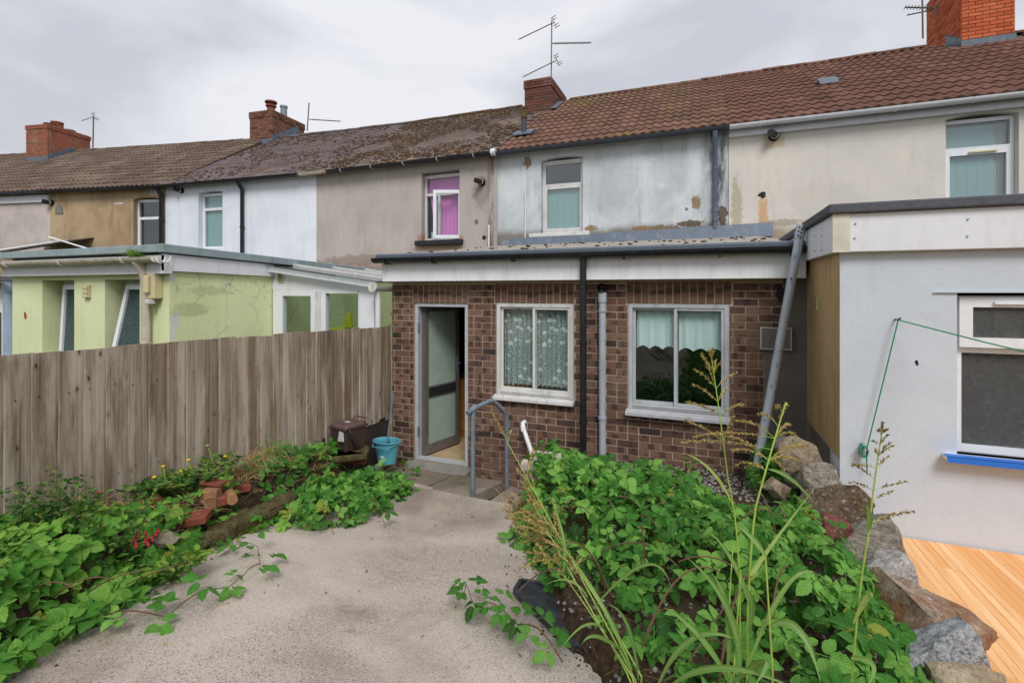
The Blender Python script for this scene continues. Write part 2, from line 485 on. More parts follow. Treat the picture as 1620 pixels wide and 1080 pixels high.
def m_concrete(name, a='#bcb0a5', b='#a69b91', dark='#544a42', light='#d2c6b8', stain='#776a5c'):
    g = G(name); p = g.pos()
    c = g.mix(g.step(g.noise(p, 1.3, 5, 0.6), 0.35, 0.66), srgb(a), srgb(b))
    n = g.noise(p, 105, 4, 0.75); c = g.mix(g.math('MULTIPLY', g.step(n, 0.51, 0.61), 0.7), c, srgb(dark))
    n2 = g.noise(g.map(p, (1, 1, 1), (3, 7, 1)), 95, 3, 0.7); c = g.mix(g.math('MULTIPLY', g.step(n2, 0.56, 0.66), 0.75), c, srgb(light))
    n3 = g.noise(p, 0.9, 5, 0.65, 0.6); c = g.mix(g.math('MULTIPLY', g.step(n3, 0.5, 0.72), 0.55), c, srgb(stain))
    n5 = g.noise(g.map(p, (1, 1, 1), (9, 1, 4)), 2.6, 4, 0.6); c = g.mix(g.math('MULTIPLY', g.step(n5, 0.6, 0.72), 0.35), c, srgb('#b8a78a'))
    n6 = g.noise(g.map(p, (1, 1, 1), (1, 5, 8)), 0.45, 3, 0.5, 1.0); c = g.mix(g.math('MULTIPLY', g.step(n6, 0.48, 0.6), 0.3), c, srgb(light))
    n7 = g.noise(g.map(p, (1, 1, 1), (6, 2, 2)), 4.5, 6, 0.75); c = g.mix(g.math('MULTIPLY', g.step(n7, 0.6, 0.7), 0.5), c, srgb(stain))
    nb = g.bump(g.math('ADD', n, g.math('MULTIPLY', g.noise(p, 9, 4), 1.5)), 0.6, 0.008)
    return g.done(c, 0.92, nb, spec=0.2)

def m_stone(name, a, b, c_, rust=0.0, scale=9, band=0.0):
    g = G(name); p = g.pos()
    q = g.map(p, (1, 1, 3.5 if band else 1), rot=(0.4, 0.3, 0))
    c = g.ramp(g.noise(q, scale, 7, 0.75, 0.5), (0.3, srgb(c_)), (0.5, srgb(a)), (0.68, srgb(b)))
    n = g.noise(p, 60, 5, 0.8); c = g.mix(g.math('MULTIPLY', g.step(n, 0.5, 0.64), 0.7), c, srgb(c_))
    n2 = g.noise(g.map(p, (1, 1, 1), (2, 8, 5)), 42, 4, 0.7); c = g.mix(g.math('MULTIPLY', g.step(n2, 0.58, 0.68), 0.6), c, srgb('#d8d4cc'))
    if rust: c = g.mix(g.math('MULTIPLY', g.step(g.noise(p, 5, 5, 0.7), 0.42, 0.6), rust), c, srgb('#8a5428'))
    nb = g.bump(g.math('ADD', g.math('MULTIPLY', g.noise(q, scale * 2, 6, 0.7), 2.0), n), 0.8, 0.012)
    return g.done(c, 0.9, nb, spec=0.25)

def m_soil():
    g = G('dark garden soil'); p = g.pos()
    c = g.ramp(g.noise(p, 24, 6, 0.75), (0.3, srgb('#261e17')), (0.55, srgb('#4a3c2f')), (0.75, srgb('#786858')))
    k = g.step(g.noise(p, 1.2, 4), 0.5, 0.65); c = g.mix(g.math('MULTIPLY', k, 0.4), c, srgb('#57483a'))
    return g.done(c, 0.95, g.bump(g.noise(p, 45, 5, 0.7), 0.9, 0.02), spec=0.15)

def m_moss(name='moss', a='#4d4a2a', b='#6c5a3b', c_='#2e2a1c'):
    g = G(name); p = g.pos()
    c = g.ramp(g.noise(p, 16, 6, 0.75), (0.3, srgb(c_)), (0.52, srgb(a)), (0.7, srgb(b)))
    return g.done(c, 0.95, g.bump(g.noise(p, 120, 4, 0.8), 1.0, 0.015), spec=0.1)

def m_cloth(name, col, alpha=None, lace=False, trans=0.5, hole=0.55):
    g = G(name); p = g.pos(); c = srgb(col)
    g.done(c, 0.9, None, spec=0.1)
    tl = g.n('ShaderNodeBsdfTranslucent'); tl.inputs[0].default_value = c
    mx = g.n('ShaderNodeMixShader'); mx.inputs[0].default_value = trans; g.L(g.b.outputs[0], mx.inputs[1]); g.L(tl.outputs[0], mx.inputs[2])
    if lace:
        uv = g.uv()
        v = g.voro(g.map(uv, (9, 12, 1)), 1.0, 'F1'); fl = g.math('SUBTRACT', 1.0, g.step(v, 0.22, 0.34))
        ring = g.math('MULTIPLY', g.step(v, 0.10, 0.14), fl)
        net = g.step(g.noise(g.map(uv, (60, 70, 1)), 1.0, 2), 0.4, 0.65)
        k = g.math('ADD', g.math('MULTIPLY', net, 0.5), g.math('MULTIPLY', g.math('MAXIMUM', ring, g.math('MULTIPLY', fl, 0.6)), 0.6), True)
        k = g.math('ADD', g.math('MULTIPLY', k, 0.75), 0.25, True)
        tp = g.n('ShaderNodeBsdfTransparent'); m2 = g.n('ShaderNodeMixShader')
        g.L(k, m2.inputs[0]); g.L(tp.outputs[0], m2.inputs[1]); g.L(mx.outputs[0], m2.inputs[2]); g.L(m2.outputs[0], g.out.inputs[0])
    else: g.L(mx.outputs[0], g.out.inputs[0])
    return g.m

def m_deck():
    g = G('orange varnished wood'); r = g.orand(); p = g.pos()
    sh = g.n('ShaderNodeCombineXYZ'); g.L(g.math('MULTIPLY', r, 37.0), sh.inputs[0]); g.L(g.math('MULTIPLY', r, 91.0), sh.inputs[1])
    q = g.vadd(p, sh.outputs[0])
    base = g.ramp(r, (0, srgb('#ebb272')), (0.25, srgb('#e3a262')), (0.5, srgb('#f1c08a')), (0.75, srgb('#e8ac6a')), (1, srgb('#f3c794')))
    n = g.noise(g.map(q, (55, 3, 1)), 1.0, 5, 0.65, 0.2); col = g.mix(g.math('MULTIPLY', g.step(n, 0.4, 0.7), 0.5), base, srgb('#d6934f'))
    return g.done(col, 0.55, g.bump(n, 0.1, 0.002))

def m_patchglass(name):
    """obscured bathroom glass: dark green, pale glints of the moulded relief painted into its colour"""
    g = G(name); p = g.pos()
    v = g.voro(g.map(p, (1, 1, 1)), 38, 'F1'); n = g.noise(p, 60, 4, 0.7, 1.0)
    col = g.mix(g.step(n, 0.5, 0.7), srgb('#2c4742'), srgb('#4e6d66'))
    return g.done(col, 0.12, g.bump(g.math('ADD', v, n), 1.0, 0.02))

M_ = {}
def setup_materials():
    M = M_
    M['upvc'] = m_plain('white window plastic', '#e4e6ea', 0.35, 0.06, 4, dirt='#8f8f86', dirt_amt=0.2)
    M['upvc_old'] = m_plain('aged white window frame', '#d6d6d4', 0.5, 0.12, 6, dirt='#7a756a', dirt_amt=0.45)
    M['alu'] = m_plain('grey aluminium window frame', '#b9bcc0', 0.45, 0.12, 9, dirt='#77756f', dirt_amt=0.4)
    M['bronze'] = m_plain('bronze door frame', '#6b6460', 0.4, 0.15, 9, dirt='#46423e')
    M['galv'] = m_plain('galvanised steel', '#8b98a3', 0.45, 0.25, 14, metal=0.35, dirt='#5c6266')
    M['black'] = m_plain('black gutter plastic', '#1b1d22', 0.4, 0.2, 8, dirt='#3a3a3a')
    M['slategutter'] = m_plain('dark blue grey gutter', '#3b434e', 0.45, 0.2, 8, dirt='#2a2d30')
    M['bluegrey'] = m_plain('blue grey painted pipe', '#5d6b7c', 0.5, 0.2, 10, dirt='#3a3f45')
    M['greypipe'] = m_plain('pale grey plastic pipe', '#a9b0b8', 0.45, 0.12, 10, dirt='#75736c', dirt_amt=0.4)
    M['white_gutter'] = m_plain('white gutter plastic', '#dcdfe3', 0.35, 0.08, 6, dirt='#a0a09a', dirt_amt=0.3)
    M['fascia'] = m_plain('white painted fascia', '#e9eaed', 0.6, 0.08, 3, dirt='#a5a29c', dirt_amt=0.25)
    M['fascia2'] = m_plain('white fascia board', '#dfe0e4', 0.5, 0.06, 3, dirt='#a5a29c', dirt_amt=0.3)
    M['flash'] = m_plain('grey lead flashing', '#5b6878', 0.55, 0.25, 5, dirt='#8a8d8c', dirt_amt=0.5, bump=0.2)
    M['felt_edge'] = m_plain('blue grey roof edge', '#525c68', 0.5, 0.2, 6, dirt='#757d84')
    M['felt_top'] = m_plain('pale felt roof', '#a49c92', 0.85, 0.3, 5, dirt='#6d665c', dirt_amt=0.6, bump=0.3)
    M['felt_dark'] = m_plain('dark mineral felt', '#5f6068', 0.9, 0.3, 40, bump=0.5)
    M['lead_edge'] = m_plain('pale grey green roof edge', '#93a3a6', 0.6, 0.2, 5, dirt='#5f6a64', dirt_amt=0.5)
    M['glass'] = m_glass('window glass', '#f5fbfa', 0.05)
    M['glass_dark'] = m_glass('dark window glass', '#eaf3f3', 0.12)
    M['obscure'] = m_patchglass('obscured green glass')
    M['obscure_dark'] = m_plain('obscured dark pane', '#4a4c4b', 0.25, 0.35, 34, bump=0.6, dirt='#6b6d6a')
    M['doorglass'] = m_plain('patterned pale green door glass', '#9fb0a4', 0.25, 0.12, 4, bump=0.3)
    M['dark'] = m_plain('dark room', '#25282a', 0.9, 0.2, 3)  # darkness of unlit rooms, holes and vent slots put into the colour
    M['roomwall'] = m_plain('cream kitchen wall', '#cfc8b8', 0.9, 0.1, 3)
    M['kfloor'] = m_plain('tan floor tile', '#c2a984', 0.4, 0.2, 6)
    M['wood_cab'] = m_plain('oak cabinet', '#b88338', 0.5, 0.25, 9)
    M['worktop'] = m_plain('dark worktop', '#2d2c2e', 0.4, 0.3, 30)
    M['soil'] = m_soil()
    M['moss'] = m_moss()
    M['moss_roof'] = m_moss('roof moss', '#66523c', '#836c52', '#3b2f24')
    M['moss_green'] = m_moss('green moss', '#615a3a', '#837761', '#3a3426')
    M['concrete'] = m_concrete('exposed aggregate concrete')
    M['slab'] = m_concrete('worn paving slab', '#8d8375', '#76695b', '#3d362e', '#a79d8e', '#57503f')
    M['grey_render'] = m_render('grey cement render', '#7b7771', '#6c6760', '#46433e', 0.5, fine=0.6)
    M['mortar'] = m_plain('pale mortar', '#baa58e', 0.95, 0.25, 30, bump=0.4)
    M['mortar_dark'] = m_plain('dark mortar', '#5e5148', 0.95, 0.25, 30, bump=0.4)
    M['brick_ext'] = m_brick('mixed brown brick', '#6d4f44', '#7e6153', '#3d3231', '#8c7b6b')
    M['brick_red'] = m_brick('weathered red brick', '#7c5041', '#86604f', '#46382f', '#7d7466', False, '#635c49')
    M['brick_chim'] = m_brick('dull red chimney brick', '#774b41', '#6f483f', '#4c3831', '#857a70', False, '#625a49')
    M['brick_orange'] = m_brick('bright orange brick', '#c0603c', '#cc7048', '#9f4c30', '#c07c5c', False)
    M['brick_far'] = m_brick('orange and grey old brick', '#a35a46', '#8f5542', '#655042', '#9a8f7c', False, '#8f8870')
    M['tile_red'] = m_tile('red brown roof tile', '#7d5d50', '#6f5145', '#43322c', '#625636', 0.65, '#776840')
    M['tile_right'] = m_tile('brown red roof tile', '#7a584b', '#6b4c40', '#432f29', '#55443a', 0.4)
    M['tile_brown'] = m_tile('grey brown roof tile', '#74645a', '#66554b', '#3a2f2a', '#8a7c6a', 0.5)
    M['slate'] = m_tile('mossy slate', '#6f625c', '#776c68', '#4a3f39', '#73573f', 0.8, '#8d7661')
    M['slate_w'] = m_tile('purple grey slate', '#6b5f60', '#766a69', '#483e3c', '#654d3b', 0.8)
    M['terracotta'] = m_plain('terracotta', '#8f4a34', 0.9, 0.45, 14, bump=0.5, dirt='#5d4a3a', dirt_amt=0.8)
    M['terracotta2'] = m_plain('pale terracotta', '#a97a54', 0.9, 0.4, 14, bump=0.5, dirt='#6a5440', dirt_amt=0.7)
    def B(px, py, ru, rz, col='#8b7355', amt=0.92, Y=9.0): q = onY(px, py, Y); return (0, q.x, q.z, ru, rz, col, amt)
    TB = [B(835, 257, 0.10, 0.14), B(1101, 321, 0.09, 0.15), B(1086, 331, 0.035, 0.04), B(1050, 361, 0.30, 0.07, '#7d6b52'), B(1090, 354, 0.26, 0.07, '#5d4f3d'), B(935, 361, 0.14, 0.06), B(1015, 361, 0.2, 0.06), B(1143, 340, 0.1, 0.2, '#5c5040'), B(797, 384, 0.07, 0.12), B(889, 374, 0.5, 0.05, '#7d7568', 0.6), B(960, 290, 0.5, 0.5, '#9aa0a2', 0.35), B(1060, 250, 0.35, 0.5, '#9aa0a2', 0.3)]
    CB = [B(1207, 348, 0.07, 0.42, '#c58f4c', 0.7), B(1224, 218, 0.17, 0.17, '#b7a06a', 0.6), B(1300, 320, 0.5, 0.3, '#b5b0a6', 0.3), B(1165, 330, 0.08, 0.5, '#9d8f70', 0.6), B(1240, 352, 0.3, 0.05, '#8f846e', 0.6)]
    PB = [B(697, 392, 0.5, 0.09, '#9b7a55', 0.65), B(763, 305, 0.16, 0.3, '#857c74', 0.6), B(763, 289, 0.12, 0.12, '#8b7a63', 0.75), B(560, 412, 0.9, 0.12, '#7b6d5e', 0.6), B(668, 378, 0.1, 0.12, '#a06a3d', 0.6), B(728, 378, 0.1, 0.1, '#a06a3d', 0.6)]
    M['cream_wall'] = m_render('cream painted render', '#d6d0c5', '#ccc7bf', '#aaa498', 0.3, (0.9, 0.18), '#9a8a6c', 0.35, blots=CB)
    M['white_wall'] = m_render('weathered white render', '#d0d5d8', '#b7bdc0', '#7d8183', 0.7, (1.05, 0.15), '#6a6253', 0.6, vert=(0.22, 0.30, '#3e3d3f', 0.9), blots=TB)
    M['beige_wall'] = m_render('bare beige render', '#b6aea7', '#aaa29b', '#867d75', 0.4, (0.35, 0.3), '#8a7763', 0.3, vert=(-3.98, 0.12, '#6f5842', 0.9), blots=PB)
    M['lilac_wall'] = m_render('cool white painted render', '#dfe4eb', '#d4dae2', '#abb1b9', 0.35, None, None, 0.2)
    M['tan_wall'] = m_render('stained tan render', '#b29d7d', '#9b8468', '#6b5b48', 0.6, (0.6, 0.25), '#453a2d', 0.45)
    M['grey_wall'] = m_render('grey mauve render', '#c2b7b1', '#b0a6a0', '#8d837c', 0.4, (0.9, 0.22), '#8d7448', 0.3)
    M['green_wall'] = m_render('lime painted wall', '#dbe1b6', '#d1d8a8', '#abb282', 0.25, None, None, 0.18)
    M['green_wall2'] = m_render('cracked lime painted wall', '#dfe5b4', '#d5dba8', '#a3a97a', 0.3, None, None, 0.45, cracks=0.5, blots=[(1, onX(px, py, -5.6).y, onX(px, py, -5.6).z, a, b, col, am) for px, py, a, b, col, am in ((272, 437, 0.06, 0.07, '#d8dad2', 0.95), (276, 507, 0.09, 0.1, '#cfd2c6', 0.95), (272, 527, 0.05, 0.09, '#d5d7cd', 0.95), (300, 490, 0.22, 0.08, '#a3a77d', 0.5), (330, 460, 0.25, 0.06, '#a6aa80', 0.5), (356, 452, 0.05, 0.04, '#d0d3bf', 0.9))])
    M['right_wall'] = m_render('fresh white render', '#c6cdd5', '#bec5ce', '#a6adb6', 0.25, None, None, 0.2)
    M['tan_side'] = m_render('stained brown pebble dash', '#bb9d72', '#a88b66', '#6b5740', 0.85, (-1.6, 0.25), '#55503f', 0.8)
    M['peel'] = m_render('bare brown patch', '#8d7456', '#78624a', '#4a3d30', 0.5, fine=0.7)
    M['rust'] = m_plain('rust stain', '#b9803f', 0.95, 0.35, 8)
    M['fence'] = m_fence()
    M['gravelboard'] = m_plain('dark wet board', '#3b322b', 0.9, 0.4, 10, bump=0.4)
    M['deck'] = m_deck()
    M['bin'] = m_plain('brown caddy plastic', '#45322f', 0.5, 0.2, 10, dirt='#5c4a45')
    M['bin_lid'] = m_plain('brown lid plastic', '#5f4845', 0.5, 0.2, 10, dirt='#75635e')
    M['sticker'] = m_plain('white sticker', '#cfcfcf', 0.6)
    M['aqua'] = m_plain('turquoise plastic', '#5aa3b4', 0.4, 0.1, 10)
    M['tray'] = m_plain('black plastic sheet', '#2a2d33', 0.45, 0.35, 12, bump=0.3, dirt='#5a5f66', dirt_amt=0.6)
    M['cord'] = m_plain('green washing line', '#128a5c', 0.5, 0.1)
    M['bluetape'] = m_plain('blue film', '#1f6fd0', 0.4, 0.1)
    M['yellow'] = m_plain('yellow plastic', '#d8d91f', 0.4, 0.1)
    M['red'] = m_plain('red plastic', '#b01f33', 0.5, 0.2)
    M['cream_pl'] = m_plain('cream plastic', '#cfc49a', 0.5, 0.1, dirt='#a39154')
    M['cream_rust'] = m_plain('rust stained cream pipe', '#c9bfae', 0.6, 0.15, 9, dirt='#8f6a35', dirt_amt=0.8)
    M['blind'] = m_cloth('pale blue blind', '#d3e5e6', trans=0.12)
    M['blind_teal'] = m_cloth('teal blind', '#cbe3de', trans=0.12)
    M['cloth_w'] = m_cloth('white half curtain', '#e6f2f3', trans=0.12)
    M['pink'] = m_cloth('pink curtain', '#f08ad4', trans=0.12)
    M['lace'] = m_cloth('lace curtain', '#fafefd', lace=True, trans=0.08)
    M['bramble'] = m_leaf('bramble leaf', '#24501a', '#4f9638', '#96cf60', 0.5, 0.35)
    M['bramble2'] = m_leaf('bright bramble leaf', '#2c611e', '#5fa23b', '#a2d35c', 0.5, 0.35)
    M['smallleaf'] = m_leaf('small shrub leaf', '#2a5525', '#588a3a', '#98b763', 0.5, 0.3, 0.1)
    M['weedleaf'] = m_leaf('soft weed leaf', '#3a6d22', '#78a838', '#a9cc55', 0.55, 0.4, 0.2)
    M['grassleaf'] = m_leaf('grass blade', '#45763a', '#7ca650', '#bccb68', 0.45, 0.45, 0.0, rib=0.25)
    M['dryblade'] = m_leaf('dry grass', '#6d5836', '#a58856', '#cbb385', 0.7, 0.3, 0.0)
    M['seed'] = m_leaf('straw seed head', '#76602f', '#ac9152', '#cdb67e', 0.8, 0.2, 0.0)
    M['stem'] = m_plain('green stem', '#9ab24c', 0.5, 0.25, 10)
    M['stem_brown'] = m_plain('brown bramble cane', '#6d4f38', 0.7, 0.3, 20)
    M['flower_red'] = m_plain('crimson petal', '#b3152f', 0.6, 0.2, 40)
    M['flower_yel'] = m_plain('yellow petal', '#e0c020', 0.6, 0.1, 40)
    M['st_tan'] = m_stone('tan boulder stone', '#a8967c', '#c8b79f', '#665744')
    M['st_grey'] = m_stone('grey layered stone', '#8d8478', '#aea495', '#4b453e', band=1)
    M['st_dark'] = m_stone('dark brown stone', '#6b5a4b', '#87745f', '#3a3029')
    M['st_pale'] = m_stone('pale granite', '#b4afaa', '#d3cfcb', '#64605c', scale=26)
    M['st_rust'] = m_stone('rust stained stone', '#9a8673', '#bcae9d', '#4a3b31', 0.6)
    M['st_blue'] = m_stone('blue grey granite', '#b0b2b5', '#d6d7d9', '#4a4e54', scale=34)
    M['pebble'] = m_stone('grey pebble', '#8f8a84', '#b4afa9', '#5a5651')
    M['letter'] = m_plain('dull white mark', '#b9b9b4', 0.6)
setup_materials()
# ------------------------------------------------------------------ builders for walls, windows, roofs, bricks
def plate(mb, s0, s1, z0, z1, holes, t0, t1, ends=True):
    """an upright plate with rectangular holes; hole = (s0, s1, z0, z1[, arch rise])"""
    S = sorted({s0, s1} | {h[0] for h in holes} | {h[1] for h in holes}); Z = sorted({z0, z1} | {h[2] for h in holes} | {h[3] for h in holes})
    S = [v for v in S if s0 - 1e-6 <= v <= s1 + 1e-6]; Z = [v for v in Z if z0 - 1e-6 <= v <= z1 + 1e-6]
    def inh(s, z): return any(h[0] < s < h[1] and h[2] < z < h[3] for h in holes)
    for a, b in zip(S, S[1:]):
        for c, d in zip(Z, Z[1:]):
            if inh((a + b) / 2, (c + d) / 2): continue
            mb.add([(a, t0, c), (b, t0, c), (b, t0, d), (a, t0, d)], [(0, 1, 2, 3)])
            mb.add([(a, t1, c), (b, t1, c), (b, t1, d), (a, t1, d)], [(3, 2, 1, 0)])
    for h in holes:
        a, b, c, d = h[:4]; rise = h[4] if len(h) > 4 else 0
        dd = d - rise
        mb.add([(a, t0, c), (a, t1, c), (a, t1, dd), (a, t0, dd)], [(0, 1, 2, 3)])
        mb.add([(b, t0, c), (b, t1, c), (b, t1, dd), (b, t0, dd)], [(3, 2, 1, 0)])
        mb.add([(a, t0, c), (b, t0, c), (b, t1, c), (a, t1, c)], [(0, 1, 2, 3)])
        if rise:
            n = 10; A = [(a + (b - a) * i / n, dd + rise * (1 - (2 * i / n - 1) ** 2)) for i in range(n + 1)]
            for i in range(n):
                (u, p), (v, q) = A[i], A[i + 1]
                if max(p, q) < d + 1: mb.add([(u, t0, p), (v, t0, q), (v, t0, d + 1e-5), (u, t0, d + 1e-5)], [(0, 1, 2, 3)])
                mb.add([(u, t0, p), (v, t0, q), (v, t1, q), (u, t1, p)], [(3, 2, 1, 0)])
        else: mb.add([(a, t0, d), (b, t0, d), (b, t1, d), (a, t1, d)], [(3, 2, 1, 0)])
    if ends:
        mb.add([(s0, t0, z0), (s0, t1, z0), (s0, t1, z1), (s0, t0, z1)], [(3, 2, 1, 0)])
        mb.add([(s1, t0, z0), (s1, t1, z0), (s1, t1, z1), (s1, t0, z1)], [(0, 1, 2, 3)])
        mb.add([(s0, t0, z1), (s1, t0, z1), (s1, t1, z1), (s0, t1, z1)], [(0, 1, 2, 3)])
        mb.add([(s0, t0, z0), (s1, t0, z0), (s1, t1, z0), (s0, t1, z0)], [(3, 2, 1, 0)])
    return mb
def window(fr, parent, s0, s1, z0, z1, t, openings, mat, glass, depth=0.06, name='window', bevel=0.006, panes=True):
    w = plate(MB(fr), s0, s1, z0, z1, openings, t, t + depth).build(name, mat, parent, bevel)
    if panes:
        for o in openings: MB(fr).box(o[0] - 0.004, o[1] + 0.004, t + depth * 0.45, t + depth * 0.45 + 0.012, o[2] - 0.004, o[3] + 0.004).build('pane', glass, w)
    return w
def room(fr, parent, s0, s1, z0, z1, t0, t1, mat):
    m = MB(fr); a, b, c, d = s0, s1, z0, z1
    m.add([(a, t0, c), (b, t0, c), (b, t1, c), (a, t1, c), (a, t0, d), (b, t0, d), (b, t1, d), (a, t1, d)], [(0, 1, 2, 3), (7, 6, 5, 4), (3, 2, 6, 7), (0, 3, 7, 4), (2, 1, 5, 6)])
    return m.build('room_wall', mat, parent)
def cloth(fr, parent, name, mat, s0, s1, z0, z1, t, amp=0.02, folds=8, scallop=0.0, nscal=6, seed=0):
    n, m = 64, 12; V, F, U = [], [], []
    r = random.Random(seed); ph = [r.uniform(0, 6.28) for _ in range(3)]
    for j in range(m + 1):
        for i in range(n + 1):
            u, v = i / n, j / m
            zb = z0 + scallop * abs(math.sin(math.pi * nscal * u))
            z = zb + (z1 - zb) * v
            off = amp * (math.sin(2 * math.pi * folds * u + ph[0]) + 0.5 * math.sin(2 * math.pi * folds * 1.73 * u + ph[1])) * (1 - 0.35 * v)
            V.append((s0 + (s1 - s0) * u, t + off, z)); U.append((u * (s1 - s0), v * (z1 - z0)))
    for j in range(m):
        for i in range(n): k = j * (n + 1) + i; F.append((k, k + 1, k + n + 2, k + n + 1))
    U = np.array(U) * 1.0
    return new_mesh_obj(name, fr.pts(V), F, mat, parent, True, uv=U)
def wavy(fr, s, z, r, n=14, seed=0, var=0.35, ar=1.0):
    rr = random.Random(seed)
    return [(s + math.cos(2 * math.pi * i / n) * r * (1 + rr.uniform(-var, var)), z + math.sin(2 * math.pi * i / n) * r * ar * (1 + rr.uniform(-var, var))) for i in range(n)]
def patch(fr, parent, s, z, r, seed, mat, name='peeled_patch', t=-0.003, ar=1.0):
    return MB(fr).prism(wavy(fr, s, z, r, 18, seed, 0.35, ar), 1, t, 0.004).build(name, mat, parent)

# roof tile with two rolls
def tile_tm(w=0.33, L=0.43, roll=0.028, th=0.03, n=12):
    V, F, U = [], [], []
    xs = [w * i / n for i in range(n + 1)]
    zf = lambda x: roll * (0.5 - 0.5 * math.cos(2 * math.pi * (x / (w / 2)))) ** 1.25
    for y, dz in ((0, 0), (L, 0)):
        for x in xs: V.append((x, y, zf(x) + dz)); U.append((x / w, y / L))
    for x in xs: V.append((x, 0.0, zf(x) - th)); U.append((x / w, 0))
    q = n + 1
    for i in range(n):
        F.append((i, i + 1, q + i + 1, q + i)); F.append((2 * q + i, 2 * q + i + 1, i + 1, i))
    F.append((0, q, 2 * q)); F.append((n, 2 * q + n, q + n))
    return Tm(V, F, U, False)
def slab_tm(w, L, th):
    V = [(0, 0, -th), (w, 0, -th), (w, L, -th), (0, L, -th), (0, 0, 0), (w, 0, 0), (w, L, 0), (0, L, 0)]
    return Tm(V, [(4, 5, 6, 7), (0, 1, 5, 4), (1, 2, 6, 5), (3, 0, 4, 7)], [(0, 0), (1, 0), (1, 1), (0, 1)] * 2)
TILE = tile_tm(); SLATES = [slab_tm(0.29, 0.42, 0.014), slab_tm(0.295, 0.41, 0.018)]
def blob_tm(seed, n=1):
    bm = bmesh.new(); bmesh.ops.create_icosphere(bm, subdivisions=n, radius=1.0); r = random.Random(seed)
    V = [tuple(v.co * r.uniform(0.75, 1.2)) for v in bm.verts]; bm.verts.index_update(); F = [tuple(v.index for v in f.verts) for f in bm.faces]; bm.free()
    return Tm(V, F, None, True)
BLOBS = [blob_tm(i) for i in range(4)]
EAVE_T, EAVE_Z, RIDGE_T, RIDGE_Z = -0.16, 2.76, 4.0, 5.24
PITCH = math.atan2(RIDGE_Z - EAVE_Z, RIDGE_T - EAVE_T); SLOPE = math.hypot(RIDGE_Z - EAVE_Z, RIDGE_T - EAVE_T)
def roof_z(t): return EAVE_Z + (t - EAVE_T) * math.tan(PITCH)
def roof_hit(fr, px, py, up=0.0):
    r = ray(px, py); n = fr.ey * (-math.sin(PITCH)) + Vector((0, 0, math.cos(PITCH))); p0 = fr.pt(0, EAVE_T, EAVE_Z + up)
    p = r * (p0.dot(n) / r.dot(n)) - fr.o
    return p.dot(fr.ex), p.dot(fr.ey), p.z
